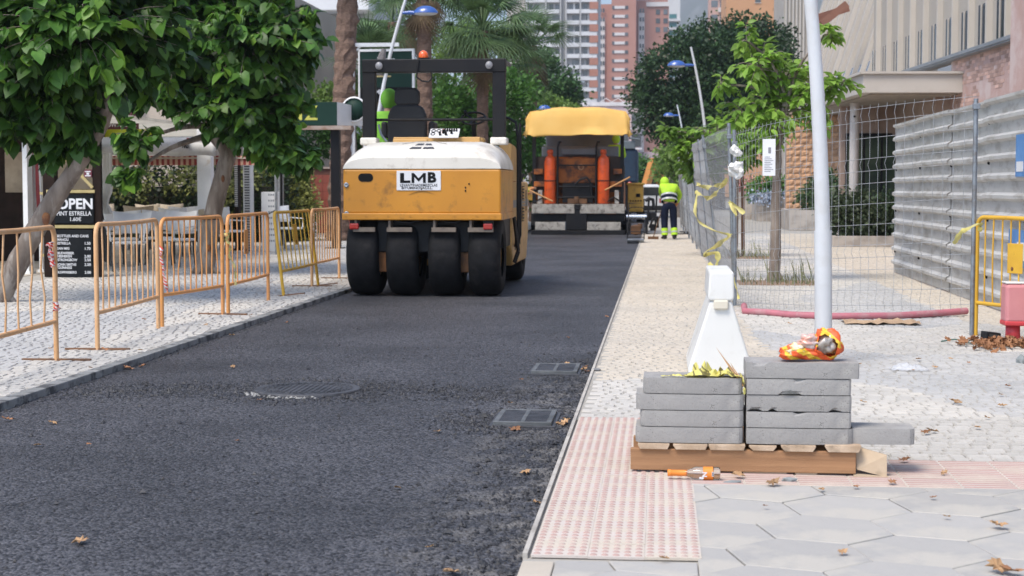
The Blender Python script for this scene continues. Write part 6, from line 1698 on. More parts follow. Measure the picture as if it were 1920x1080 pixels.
# ---- right hand building
def right_building():
    ang = math.atan(.066); pw = Vector((6.22, 34, 0)); dr = Vector((-.066, .998, 0))
    clad = mat('beige_cladding', (.40,.36,.31), (.36,.325,.28), vs=.6, r=.75); rib = mat('cladding_rib', (.50,.455,.40), (.46,.42,.37), vs=1, r=.7, objr=.04)
    brk = mat('pink_brick', (.50,.36,.325), (.44,.285,.245), vs=1.6, r=.9, b=.3, bs=14, dirt=(.56,.47,.44), ds=1.3, da=.7, dt=.5)
    gut = mat('gutter_zinc', (.28,.30,.32), (.22,.24,.26), vs=2, r=.5, m=.3); plast = mat('canopy_plaster', (.50,.46,.41), (.46,.42,.37), vs=.8, r=.85, dirt=(.42,.38,.33), ds=1, da=.4)
    # local frame: y along the wall (away), x to the right of it
    t = thing('civic_building', 'long beige ribbed building with pink brick base on the right', 'building', tuple(pw), ang)
    k = MB(); k.box(0,.4,-24,1.0,0,4.0); k.build('brick_wall', brk, t)
    k = MB(); k.box(-.42,0,-24,-4.9,0,7.5); k.build('brick_pier', brk, t)
    # individual courses of brick standing proud where the plaster has gone
    bmesh_b = joinmesh(lambda k: k.box(-.006,0,0,.235,0,.065), 'brick', mat('exposed_brick', (.47,.29,.23), (.52,.38,.33), vs=3, r=.9, objr=.35))
    rr_ = random.Random(2); cnt = 0
    for row in range(46):
        z = .9+row*.075 if row < 6 else 3.98-(row-5)*.075
        for i in range(40):
            y = -4.8+i*.25+(.125 if row % 2 else 0)
            if z < 2.2 or cnt > 290 or y > .7: continue
            if noise.noise(Vector((y*.9, z*1.2, 4))) > .02 - (.35 if z > 3.4 else 0) and rr_.random() < .85:
                inst('brick', bmesh_b, t, (-.0, y, z)); cnt += 1
    k = MB(); k.box(-.16,.05,-4.88,5.5,4.0,4.09); k.bar((-.16,-4.88,4.07),(-.16,5.5,4.07),.05,.07); k.build('gutter', gut, t)
    k = MB(); k.box(.02,.5,-24,9.5,4.09,10.5); k.build('cladding', clad, t)
    ribm = joinmesh(lambda k: k.box(-.10,.02,-.045,.045,4.12,10.5), 'rib', rib)
    pan = joinmesh(lambda k: k.box(-.0,.02,.0,.19,4.12,4.95), 'window', winm); mul_ = joinmesh(lambda k: k.box(-.02,.0,-.03,.0,4.12,4.95), 'mullion', rib)
    pg = joinmesh(lambda k: k.box(-.003,.0,.02,.17,4.18,4.9), 'pane', pane_m)
    y = -4.7; i = 0
    while y < 9.3:
        inst('rib', ribm, t, (0,y,0))
        for s in (.42, .74):
            w = inst('window', pan, t, (0,y+s,0)); inst('pane', pg, w)
        inst('mullion', mul_, t, (0,y+.70,0)); y += 1.33; i += 1
    # leaning (mansard) part beyond
    vs = [(.02,9.5,3.8),(.02,26,3.8),(2.6,26,12),(2.6,9.5,12)]; k = MB(); k.add(vs+[(v[0]+1.5,v[1],v[2]) for v in vs], [(3,2,1,0),(4,5,6,7),(0,1,5,4),(1,2,6,5),(2,3,7,6),(3,0,4,7)]); k.build('sloped_cladding', clad, t)
    for i in range(13):
        y = 9.6+i*1.25; k = MB(); k.bar((-.03,y,3.8),(2.53,y,12),.09,.12,up=(1,0,-.3)); k.build('sloped_rib', rib, t)
        if i < 7: k = MB(); k.bar((.04,y+.35,4.1),(.28,y+.35,4.8),.28,.05,up=(1,0,-.3)); k.build('window', winm, t)
    k = MB(); k.box(.3,3,22,27,-.0,3.8); k.build('lower_wall', mat('lower_wall', (.36,.29,.24), r=.9), t)
    # entrance canopy
    k = MB(); 
    A = [(-2.05,0,3.28),(0,0,3.28),(0,9,3.28),(-2.05,9,3.28)]
    k.box(-2.05,.0,0,8.8,3.29,3.70); k.build('canopy', plast, t, bevel=.01)
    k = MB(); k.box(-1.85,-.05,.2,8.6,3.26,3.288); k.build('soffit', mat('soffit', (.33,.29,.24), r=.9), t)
    k = MB(); k.box(-2.12,.0,-.06,0,3.68,3.73); k.box(-2.12,-2.05,0,8.9,3.68,3.73); k.build('canopy_trim', plast, t)
    k = MB(); k.tube([(-1.57,3.5,0),(-1.57,3.5,3.28)], .105, 18); k.build('column', mat('column_white', (.56,.52,.49), (.5,.46,.43), r=.7), t)
    k = MB(); k.lathe([(0,0),(.025,0),(.025,.01)], 8, Matrix.Translation((-1.59,3.39,2.95)) @ Matrix.Rotation(PI/2,4,'X')); k.build('camera_dot', ink, t)
    dgl = mat('dark_green_glass', (.03,.05,.035), (.07,.10,.06), vs=1.5, r=.08)
    # recessed entrance: glass and frames facing the street end
    brn = mat('entrance_stone', (.40,.29,.235), (.34,.25,.20), vs=1.5, r=.8, dirt=(.28,.2,.16), ds=2, da=.5)
    k = MB(); k.box(-1.6,.3,5.0,5.3,0,3.26); k.box(-.32,0,1.0,5.0,0,3.26); k.build('entrance_wall', brn, t)
    k = MB(); 
    for i in range(3): k.box(-1.5+i*.42,-1.46+i*.42,4.95,5.0,0,2.6)
    k.box(-1.5,-.4,4.95,5.0,2.55,2.62); fr = k.build('glass_frame', black_metal, t)
    for i in range(3):
        k = MB(); k.box(-1.46+i*.42,-1.09+i*.42,4.96,4.99,0,2.55); k.build('glass_door', dgl, t)
    for x in (-1.5, -.8, -.1):
        k = MB(); k.box(x,x+.05,4.9,4.96,2.7,3.26); k.build('vertical_trim', brn, t)
    # rough orange stone panel
    st = mat('rough_stone', (.56,.33,.19), (.48,.27,.15), vs=3, r=.95, b=1.0, bs=9, dirt=(.30,.17,.10), ds=5, da=.7, dt=.5, objr=.12)
    t2 = thing('rough_stone_wall', 'rough orange stone wall beside the entrance column', 'wall', (X_(1470,55.5), 55.5, 0), 0)
    w = X_(1592,55.5)-X_(1470,55.5); k = MB(); k.box(0,w,.06,.6,0,3.95); k.build('backing', brn, t2)
    rr_ = random.Random(9); z = 0; row = 0
    while z < 3.8:
        h = .20; x = -.06*(row % 2)
        while x < w-.03:
            ww = rr_.uniform(.22,.34); x1 = min(x+ww, w); x0 = max(0, x)
            if x1-x0 > .06:
                bm = bmesh.new(); bmesh.ops.create_grid(bm, x_segments=3, y_segments=3, size=.5)
                for v in bm.verts:
                    e = 1 if max(abs(v.co.x), abs(v.co.y)) < .49 else 0
                    v.co = Vector(((v.co.x+.5)*(x1-x0-.012), .05-e*(.025+rr_.uniform(0,.03)), (v.co.y+.5)*(h-.012)))
                bmesh.ops.reverse_faces(bm, faces=bm.faces)
                me = bpy.data.meshes.new('stone'); bm.to_mesh(me); bm.free(); me.materials.append(st)
                inst('stone', me, t2, (x0, 0, z))
            x += ww
        z += h; row += 1
    # distant ribbed grey block and rust-coloured steel above
    t3 = thing('ribbed_block', 'pale grey ribbed tower block rising left of the beige building', 'building', (X_(1463,110), 110, 0)); w = X_(1508,110)-X_(1463,110)
    k = MB(); k.box(0,w,0,10,0,20); k.build('wall', clad, t3)
    n = 7
    rm_ = joinmesh(lambda k: k.box(-.05,.05,-.12,0,0,20), 'rib', rib)
    for i in range(n): inst('rib', rm_, t3, (w*(i+.5)/n,0,0))
    k = MB(); k.box(w,w+.5,-.3,4,0,20); k.build('orange_pier', mat('orange_pier', (.45,.22,.13), r=.9), t3)
    rs_ = mat('rust_steel', (.28,.13,.09), (.20,.10,.07), vs=.8, r=.9)
    t4 = thing('rust_roof_arm', 'rust red steel arm slanting up at the roof of the beige building', 'steel frame', tuple(AY(1540,45,46)))
    k = MB(); k.bar((0,0,.0),(.7,0,.55),.22,.2); k.bar((-.1,.3,.2),(.8,.6,.5),.15,.2); k.build('beam', rs_, t4)
    k = MB(); k.tube([(-.2,0,-.15),(.05,0,.0),(.2,.2,-.05)], .1, 7, smooth=False); k.build('bracket', mat('rust_dark', (.2,.09,.06), r=.9), t4)
right_building()
# ---- left: white apartment block
def white_flats():
    Y = 95; wh = mat('flats_white', (.68,.68,.68), (.62,.62,.63), vs=.5, r=.7); gy = mat('flats_grey', (.42,.43,.44), (.36,.37,.39), vs=.3, r=.8); tl = mat('teal_panel', (.02,.26,.32), r=.25)
    t = thing('white_flats', 'white apartment block with deep balconies and teal glass balustrade', 'apartment block', (X_(440,Y), Y, 0)); w = X_(690,Y)-X_(440,Y)
    k = MB(); k.box(0,w,2.2,14,0,16); k.build('wall', gy, t)
    bands = [(88,116),(-10,18),(190,206),(270,290)]
    for a, b_ in bands:
        k = MB(); k.box(0,w,0,2.2,Z_(b_,Y),Z_(a,Y)); k.build('balcony_band', wh, t, bevel=.05)
    k = MB(); k.box(0,w,.3,.36,Z_(88,Y),Z_(66,Y)); k.build('balustrade', tl, t)
    k = MB(); k.box(-.2,X_(580,Y)-X_(440,Y),.4,2.2,0,Z_(116,Y)); k.build('white_bay', wh, t)
    for px in (590, 612, 640, 662):
        for a, b_ in ((140,186),(35,62)):
            k = MB(); x = X_(px,Y)-X_(440,Y); k.box(x,x+.5,2.12,2.2,Z_(b_,Y),Z_(a,Y)); o = k.build('window', winm, t)
            k = MB(); k.box(x-.06,x+.56,2.06,2.12,Z_(a,Y),Z_(a,Y)+.08); k.build('frame', wh, o)
white_flats()
# ================================================================== CAFE TERRACE
cwhite = mat('awning_white', (.82,.81,.78), (.77,.76,.72), vs=2, r=.7, dirt=(.55,.51,.44), ds=3, da=.35, trans=.3)
pwhite = mat('post_white', (.80,.80,.79), (.74,.74,.72), vs=3, r=.5, dirt=(.45,.33,.2), ds=5, da=.5, dt=.58)
gold = mat('gold_paint', (.50,.40,.18), (.40,.32,.14), vs=6, r=.6)
board = mat('chalkboard', (.007,.009,.011), (.013,.015,.017), vs=4, r=.7, spec=.15)
dwood = mat('dark_wood', (.014,.008,.006), (.025,.014,.01), vs=6, r=.7, b=.2, spec=.15)
chalk = mat('chalk_white', (.75,.76,.78), r=.8)
def stripes(name, c1, c2, sc, axis='X', thr=.5):
    m_ = bpy.data.materials.new(name); m_.use_nodes = True; n = m_.node_tree.nodes; l = m_.node_tree.links; p = n['Principled BSDF']; p.inputs['Roughness'].default_value = .8
    tc = n.new('ShaderNodeTexCoord'); wv = n.new('ShaderNodeTexWave'); wv.bands_direction = axis; wv.inputs['Scale'].default_value = sc
    mr = n.new('ShaderNodeMapRange'); mr.inputs['From Min'].default_value = thr-.05; mr.inputs['From Max'].default_value = thr+.05
    mx = n.new('ShaderNodeMix'); mx.data_type = 'RGBA'; l.new(tc.outputs['Object'], wv.inputs[0]); l.new(wv.outputs[0], mr.inputs[0]); l.new(mr.outputs[0], mx.inputs[0])
    mx.inputs[6].default_value = (*c1,1); mx.inputs[7].default_value = (*c2,1); l.new(mx.outputs[2], p.inputs['Base Color']); return m_
strY = stripes('red_stripe_cloth', (.62,.50,.42), (.38,.06,.05), 1.6, 'Y')
strX = stripes('red_stripe_curtain', (.66,.60,.56), (.42,.08,.09), 2.2, 'X')
CX = -8.2
# OPEN board stand
def open_board():
    Y = 22.3; x0 = X_(50,Y); w = X_(165,Y)-x0; z = lambda py: Z_(py,Y)
    t = thing('menu_stand', 'dark wooden menu stand with the OPEN chalkboard and price list', 'menu stand', (x0, Y, LZ)); z2 = lambda py: Z_(py,Y)-LZ
    xx = lambda px: X_(px,Y)-x0
    for a, b_ in ((50,74),(149,166)):
        k = MB(); k.box(xx(a),xx(b_),0,.07,0,z2(236)); k.build('side_post', dwood, t, bevel=.008)
    k = MB(); k.box(xx(70),xx(152),.05,.1,0,z2(355)); k.build('back_panel', dwood, t)
    k = MB(); k.box(xx(50),xx(166),.0,.3,z2(236),z2(228)); k.build('top_beam', dwood, t)
    for (a, b_) in (((58,352),(154,362)),):
        k = MB(); k.box(xx(a[0]),xx(b_[0]),-.02,.03,z2(b_[1]),z2(356)); k.build('gold_rail', gold, t)
    k = MB(); k.box(xx(74),xx(155),-.02,.03,z2(430),z2(424)); k.build('gold_rail', gold, t)
    k = MB(); k.bar((xx(56),.0,z2(252)),(xx(150),.0,z2(352)),.04,.045,up=(0,1,0)); k.build('gold_brace', gold, t)
    k = MB(); k.box(xx(74),xx(152),-.03,.03,z2(421),z2(365)); b1_ = k.build('open_panel', board, t, bevel=.004)
    cx = (xx(74)+xx(152))/2
    text('lettering', 'OPEN', .205, chalk, b1_, (cx+.02,-.032,z2(384)), extrude=.002, sx=1.0, bold=.006)
    text('lettering', 'PINT ESTRELLA', .085, chalk, b1_, (cx,-.032,z2(402)), extrude=.001, sx=.9, bold=.001)
    text('lettering', '1.60€', .075, chalk, b1_, (cx+.02,-.032,z2(413)), extrude=.001, bold=.001)
    k = MB(); k.box(xx(78),xx(151),-.09,-.03,z2(527),z2(433)); b2_ = k.build('price_panel', board, t, bevel=.004)
    text('lettering', 'BOTTLES AND CANS', .052, chalk, b2_, (cx,-.092,z2(445)), extrude=.001, bold=.001, sx=.95)
    rows = [('MAHOU',452,''),('ESTRELLA',459,'1.50'),('SAN MIG',469,'1.70'),('BUDWEISER',478,''),('HEINEKEN',484,'2.00'),('STRONGBOW',491,'2.50'),('JOHN SMITHS',500,'2.50'),('GUINNESS',506,''),('KOPPARBERG',515,'3.00')]
    for s, py, pr in rows:
        text('lettering', s, .05, chalk, b2_, (xx(82),-.092,z2(py)), extrude=.001, bold=.001, align='LEFT', sx=.9)
        if pr: text('lettering', pr, .055, chalk, b2_, (xx(148),-.092,z2(py)), extrude=.001, bold=.001, align='RIGHT')
    k = MB(); k.box(xx(134),xx(149),-.02,.01,z2(332),z2(317)); sg = k.build('small_sign', mat('maroon', (.16,.03,.05), r=.5), t); 
    k = MB(); k.box(xx(136),xx(147),-.025,-.02,z2(330),z2(328)); k.box(xx(136),xx(147),-.025,-.02,z2(322),z2(320)); k.box(xx(139),xx(144),-.025,-.02,z2(327),z2(323)); k.build('sign_marks', chalk, sg)
    for i in range(4):
        k = MB(); k.box(xx(44),xx(50),0,.06,z2(300+i*60)-.04,z2(300+i*60)); k.build('bracket', gold, t)
open_board()
def post(px, Y, wpx, label, m=pwhite, H=2.3, depth=.2, extra=None, X=None):
    x = X_(px,Y) if X is None else X; w = wpx*Y/3000
    t = thing('terrace_post', label, 'post', (x, Y, LZ), 0, 'posts of the cafe terrace')
    k = MB(); k.box(-w/2,w/2,0,depth,0,H); k.build('shaft', m, t, bevel=.006)
    k = MB(); k.box(-w/2-.02,w/2+.02,-.02,depth+.02,0,.04); k.build('base', m, t)
    if extra: extra(t, w)
    return t
post(369, 27.6, 27, 'thick white terrace post with rust stains behind the crooked mulberry')
post(453, 31.4, 16, 'white terrace post with a dark patterned strip', extra=lambda t, w: [MB().box(-.05,.05,-.03,-.002,0,2.2).build('strip', stripes('mottled_strip', (.5,.5,.48), (.06,.06,.06), 6, 'Z'), t)])
post(432, 32.0, 8, 'thin dark terrace post with a white printed band', m=dwood, extra=lambda t, w: [MB().box(-.03,.03,-.03,-.002,.9,2.0).build('printed_band', stripes('print_band', (.6,.6,.6), (.08,.08,.08), 8, 'Z'), t)])
post(513, 34.5, 14, 'pale metal terrace post right of the white menu panel', m=steel, extra=lambda t, w: [MB().box(.05,.10,-.02,.0,0,2.3).build('dark_edge', ink, t)])
post(15, 23.0, 10, 'white post at the left beside the red striped curtain')
post(44, 23.6, 7, 'thin white post right of the red striped curtain')
# awning: white front roll with AMSTEL lettering, roof cloth added to set the light, striped valances
def awning():
    t = thing('white_awning', 'long white cafe awning lettered AMSTEL above the terrace', 'awning', (CX, 22.6, 0))
    def zt(y): return 2.03+.035*y
    k = MB(); n = 24; vs = []; fs = []
    for i in range(n+1):
        y = 6.6*i/n; w = .02*math.sin(y*4)
        vs += [(-.3+w,y,zt(y)+.02),(-.02,y,zt(y)),(.03+w,y,zt(y)-.08),(.02+w*1.5,y,zt(y)-.22+.02*math.sin(y*2.7))]
    for i in range(n):
        for j in range(3): a = i*4+j; fs.append((a,a+4,a+5,a+1))
    k.add(vs, fs, True); o = k.build('front_roll', cwhite, t); s_ = o.modifiers.new('s','SOLIDIFY'); s_.thickness = .01
    k = MB(); k.box(-6.5,-.1,.0,11,2.42,2.47); k.build('added_roof_cloth', mat('added_roof_cloth', (.80,.77,.70), r=.9, trans=.75), t)  # roof put in to hold back light, translucent so some reaches the tables
    text('lettering', 'AMSTEL', .145, ink, t, (.052,4.55,zt(4.5)-.13), (PI/2,0,PI/2), extrude=.002, sx=1.25, bold=.004)
    # front panel facing the camera side
    k = MB(); n = 16; vs = []; fs = []
    x0 = X_(172,23)-CX; x1 = X_(395,29)-CX
    k.tube([(.0,6.55,2.22),(.22,6.8,2.05)], .07, 8); k.build('roll_end', cwhite, t)
    return t
awning()
def front_awning():
    Y = 27.3; x0 = X_(172,Y); w = X_(392,Y)-x0; t = thing('awning_front', 'sagging white valance facing the street between curtain and post', 'valance', (x0, Y, 0))
    k = MB(); n = 30; vs = []; fs = []
    for i in range(n+1):
        x = w*i/n; s_ = .03*math.sin(i*.55); zt_ = Z_(264,Y)
        vs += [(x,.12,zt_+.03),(x,0,zt_),(x,-.02+s_*.5,zt_-.10),(x,s_*.6,Z_(291,Y)+s_*.5)]
    for i in range(n):
        for j in range(3): a = i*4+j; fs.append((a+1,a+5,a+4,a))
    k.add(vs, fs, True); o = k.build('valance', cwhite, t); s_ = o.modifiers.new('s','SOLIDIFY'); s_.thickness = .01
    text('lettering', 'AMSTEL', .135, ink, t, (X_(304,Y)-x0,-.055,Z_(276,Y)), extrude=.002, sx=1.15, bold=.003, shear=.1)
    k = MB(); k.box(0,w,-.01,0,Z_(263,Y),Z_(257,Y)); k.build('striped_edge', strX, t)
    k = MB(); k.box(-.02,X_(272,Y)-x0,-.05,-.02,Z_(256,Y),Z_(240,Y)); k.build('lime_banner', mat('lime_banner', (.55,.62,.03), (.48,.56,.03), r=.6), t)
    Y2 = 29.5; k = MB(); x2 = X_(180,Y2)-x0; x3 = X_(565,Y2)-x0; k.box(x2,x3,Y2-Y,Y2-Y+.02,Z_(309,Y2),Z_(291,Y2)); k.build('striped_valance', stripes('striped_valance', (.50,.32,.22), (.25,.035,.03), 3.0, 'X'), t)
    k = MB(); k.box(x2,x3,Y2-Y-.03,Y2-Y,Z_(297,Y2),Z_(294,Y2)); k.build('rod', mat('beige_rod', (.5,.42,.33), r=.6), t)
front_awning()
def maroon():
    Y = 26.5; x0 = X_(165,Y); t = thing('cafe_sign', 'maroon cafe sign with white capitals half hidden by leaves', 'sign', (x0, Y, 0)); w = X_(240,Y)-x0
    k = MB(); k.box(0,w,0,.08,Z_(240,Y),Z_(190,Y)); k.build('panel', mat('maroon_panel', (.09,.012,.02), r=.5), t, bevel=.005)
    text('lettering', 'FOOD AND', .105, chalk, t, (w*.42,-.003,Z_(221,Y)), extrude=.002, bold=.001)
    text('lettering', '"LOW" PRICES', .105, chalk, t, (w*.52,-.003,Z_(232,Y)), extrude=.002, bold=.001, sx=.9)
maroon()
def curtain(px0, px1, Y, pyt, pyb, m, label, pinch=None):
    x0 = X_(px0,Y); w = X_(px1,Y)-x0; k = MB(); nx = 18; nz = 14; vs = []; fs = []
    zt, zb = Z_(pyt,Y), Z_(pyb,Y)
    for j in range(nz+1):
        v = j/nz; z = zt+(zb-zt)*v; p = 1
        if pinch: p = 1-.72*math.exp(-((v-pinch)/.10)**2)
        for i in range(nx+1):
            u = i/nx; vs.append((w*(.5+(u-.5)*p)+.0, .045*math.sin(u*26)+.02*math.sin(v*6+u*9), z))
    k.add(vs, [(j*(nx+1)+i,(j+1)*(nx+1)+i,(j+1)*(nx+1)+i+1,j*(nx+1)+i+1) for j in range(nz) for i in range(nx)], True)
    tag(k.build('curtain', m, loc=(x0, Y, 0)), label, 'curtain')
curtain(160, 188, 24.5, 262, 402, cwhite, 'white curtain tied near its hem beside the menu stand', pinch=.84)
curtain(16, 42, 23.3, 245, 418, strX, 'red and white striped curtain at the far left of the terrace')
# furniture
chw = mat('chair_white', (.80,.80,.79), (.74,.74,.73), r=.5); chb = mat('chair_beige', (.46,.38,.28), (.38,.31,.22), vs=20, r=.7, b=.3, bs=120); leg_m = mat('chair_leg', (.03,.035,.04), r=.4)
tabm = mat('table_white', (.82,.82,.82), (.77,.77,.77), r=.35)
def make_chair(m, label):
    t = thing('terrace_chair', label, 'chair', (0,0,0), 0, 'chairs on the cafe terrace')
    k = MB(); k.box(-.23,.23,-.22,.22,.42,.46); k.build('seat', m, t, bevel=.015)
    k = MB(); vs = []; n = 8
    for i in range(n+1):
        u = i/n*2-1; y = .20-.10*u*u; vs += [(u*.25,y,.58),(u*.27,y+.04,.70),(u*.30,y+.10-.02*u*u,.88+.035*abs(u))]
    k.add(vs, [(i*3+j,(i+1)*3+j,(i+1)*3+j+1,i*3+j+1) for i in range(n) for j in range(2)], True); b_ = k.build('backrest', m, t)
    s = b_.modifiers.new('s','SOLIDIFY'); s.thickness = .02
    for sx in (-1,1):
        k = MB(); k.tube([(sx*.25,-.2,.46),(sx*.27,-.2,.64),(sx*.28,.12,.66),(sx*.26,.2,.62)], .014, 6); k.build('armrest', m, t)
        for sy in (-1,1):
            k = MB(); k.tube([(sx*.20,sy*.19,.43),(sx*.22,sy*.23,0)], .014, 6); k.build('leg', leg_m, t)
    return t
def make_table(label):
    t = thing('terrace_table', label, 'table', (0,0,0), 0, 'white tables on the cafe terrace')
    k = MB(); k.box(-.36,.36,-.36,.36,.70,.73); k.build('tabletop', tabm, t, bevel=.006)
    for sx in (-1,1):
        for sy in (-1,1):
            k = MB(); k.tube([(sx*.31,sy*.31,.70),(sx*.31,sy*.31,0)], .018, 6); k.build('leg', leg_m, t)
    return t
spots = [(198,455,2.6,0),(232,470,.4,0),(262,440,3.4,1),(210,430,1.2,1),(300,468,.2,0),(335,452,2.9,0),(285,430,3.0,1),(322,428,3.3,1),(350,445,.6,0),(245,480,.1,0),(330,472,6.0,0),(405,460,1.8,1),(430,448,2.4,0),(540,440,1.2,0),(275,418,2.8,1)]
pos_word = ['white chair nearest the tied white curtain','white chair turned from the camera at the front table','beige wicker chair at the back of the terrace, left','beige wicker chair just behind the menu stand','white chair in the middle front row of the terrace','white chair beside the thick rusty white post','beige wicker chair against the dark hedge, middle','beige wicker chair against the dark hedge, right','white chair tucked behind the thick white post','front white chair nearest the pale orange barrier','white chair right of the front row','cream chair right of the crooked mulberry trunk','white chair behind the plate barrier','lone white chair by the white menu panel','beige wicker chair farthest back']
cw = cb_ = None
for i, ((px, py, rz, kind), lab) in enumerate(zip(spots, pos_word)):
    p = G(px, py+28, LZ)
    if kind and cb_ is None: o = make_chair(chb, lab); cb_ = o
    elif not kind and cw is None: o = make_chair(chw, lab); cw = o
    else: o = dup(cb_ if kind else cw, (0,0,0), 0, lab)
    o.location = (p.x, p.y, LZ); o.rotation_euler = (0,0,rz)
tb = None
for (px, py), lab in zip(((215,480),(270,465),(335,462),(380,455)), ('front white table nearest the menu stand', 'white table in the middle of the terrace', 'white table beside the thick white post', 'white table behind the crooked mulberry')):
    p = G(px, py+14, LZ)
    if tb is None: o = tb = make_table(lab)
    else: o = dup(tb, (0,0,0), 0, lab)
    o.location = (p.x, p.y, LZ); o.rotation_euler = (0,0,random.uniform(-.2,.2))
# white menu panel
def menu_panel():
    Y = 31.5; x0 = X_(480,Y); w = X_(513,Y)-x0; t = thing('menu_board', 'narrow white menu panel with grey text beside the terrace posts', 'menu panel', (x0, Y, LZ))
    k = MB(); k.box(0,w,0,.12,0,Z_(360,Y)-LZ); b_ = k.build('panel', pwhite, t, bevel=.005)
    k = MB()
    for i in range(9):
        z = 1.12-i*.115
        for q in range(4): k.box(w*(.42+.13*q),w*(.50+.13*q),-.003,0,z,z+.035)
    k.build('print', mat('grey_text', (.25,.27,.30), r=.6), b_)
    k = MB(); k.tube([(0,-.03,.75),(w*.4,-.05,.74),(w*.8,-.05,.82),(w,-.03,.86)], .01, 5); k.build('cord', dark_plastic, t)
menu_panel()
# hedges
hd = leafmat('hedge_shaded', (.020,.036,.012), (.012,.022,.008), tr=.2, var=.5); hy = leafmat('hedge_yellow', (.26,.27,.08), (.18,.21,.06), tr=.3, var=.4)  # terrace shade put into the dark leaf colour; yellow also serves the sunlit part
t = thing('hedge', 'shade-darkened green hedge closing the back of the cafe terrace', 'hedge', (-11, 37, LZ))
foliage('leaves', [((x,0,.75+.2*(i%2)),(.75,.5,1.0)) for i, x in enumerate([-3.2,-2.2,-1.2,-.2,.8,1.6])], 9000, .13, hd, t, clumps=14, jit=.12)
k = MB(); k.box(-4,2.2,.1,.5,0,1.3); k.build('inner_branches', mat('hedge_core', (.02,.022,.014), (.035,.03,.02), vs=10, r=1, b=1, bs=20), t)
t = thing('hedge', 'sprinkled yellow-leaved shrub over the dark hedge', 'hedge', (-11, 36.4, LZ))
foliage('leaves', [((-2.6,0,1.55),(.5,.3,.22)),((-1.2,0,1.3),(.45,.3,.35)),((0,0,1.45),(.5,.3,.3)),((1.2,0,1.3),(.5,.3,.45))], 1500, .11, hy, t, clumps=10, jit=.10)
t = thing('hedge', 'sunlit yellow-green variegated hedge right of the cafe posts', 'hedge', (X_(530,38), 38, LZ))
foliage('leaves', [((-.6,0,1.0),(.55,.4,.85)),((.0,0,.9),(.5,.4,.95)),((.35,0,.8),(.35,.4,.8)),((-1.1,0,.8),(.5,.4,.9))], 9000, .10, hy, t, clumps=12, jit=.09)
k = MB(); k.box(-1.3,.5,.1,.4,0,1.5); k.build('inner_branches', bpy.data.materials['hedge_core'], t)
# potted conifer
p = G(570, 440, LZ); t = thing('potted_conifer', 'dark little conifer in a white pot before the red tiled wall', 'potted plant', (p.x, p.y, LZ))
k = MB(); k.lathe([(.0,0),(.18,0),(.25,.42),(.21,.42),(.2,.36),(0,.36)], 16); k.build('pot', pwhite, t)
foliage('leaves', [((0,0,.75),(.27,.27,.35)),((0,0,1.05),(.18,.18,.30)),((.0,0,1.3),(.08,.08,.18))], 3200, .07, dkm, t, clumps=9, jit=.05)
k = MB(); k.tube([(0,0,.3),(0,0,1.3)], .02, 6); k.build('stem', bark, t)
for i, (px, lab) in enumerate(((497,'white square planter box behind the yellow barrier, left'),(548,'white square planter box behind the yellow barrier, right'))):
    p = G(px, 446, LZ); t = thing('white_planter_box', lab, 'planter box', (p.x, p.y+1, LZ)); k = MB(); k.box(-.33,.33,0,.5,0,.55); k.build('box', pwhite, t, bevel=.01)
    k = MB(); k.box(-.36,.36,-.03,.53,.55,.6); k.build('rim', pwhite, t)
# terracotta tiled wall
def tiled_wall():
    Y = 44; x0 = X_(568,Y); w = X_(760,Y)-x0; zt = Z_(316,Y); t = thing('tiled_wall', 'low terracotta tiled wall behind the black post', 'wall', (x0, Y, LZ))
    k = MB(); k.box(0,w,.02,.3,0,zt-LZ); k.build('core', mat('grout', (.16,.07,.05), r=.95), t)
    tm_ = joinmesh(lambda k: k.box(.004,.226,0,.02,.004,.226), 'tile', mat('terracotta_tile', (.34,.085,.05), (.30,.07,.04), vs=2, r=.5, objr=.08))
    for r_ in range(7):
        for c_ in range(int(w/.23)):
            inst('tile', tm_, t, (c_*.23, 0, r_*.23+.02))
    k = MB(); k.box(-.03,w,-.03,.33,zt-LZ,zt-LZ+.05); k.build('coping', mat('coping', (.5,.4,.33), r=.8), t)
tiled_wall()
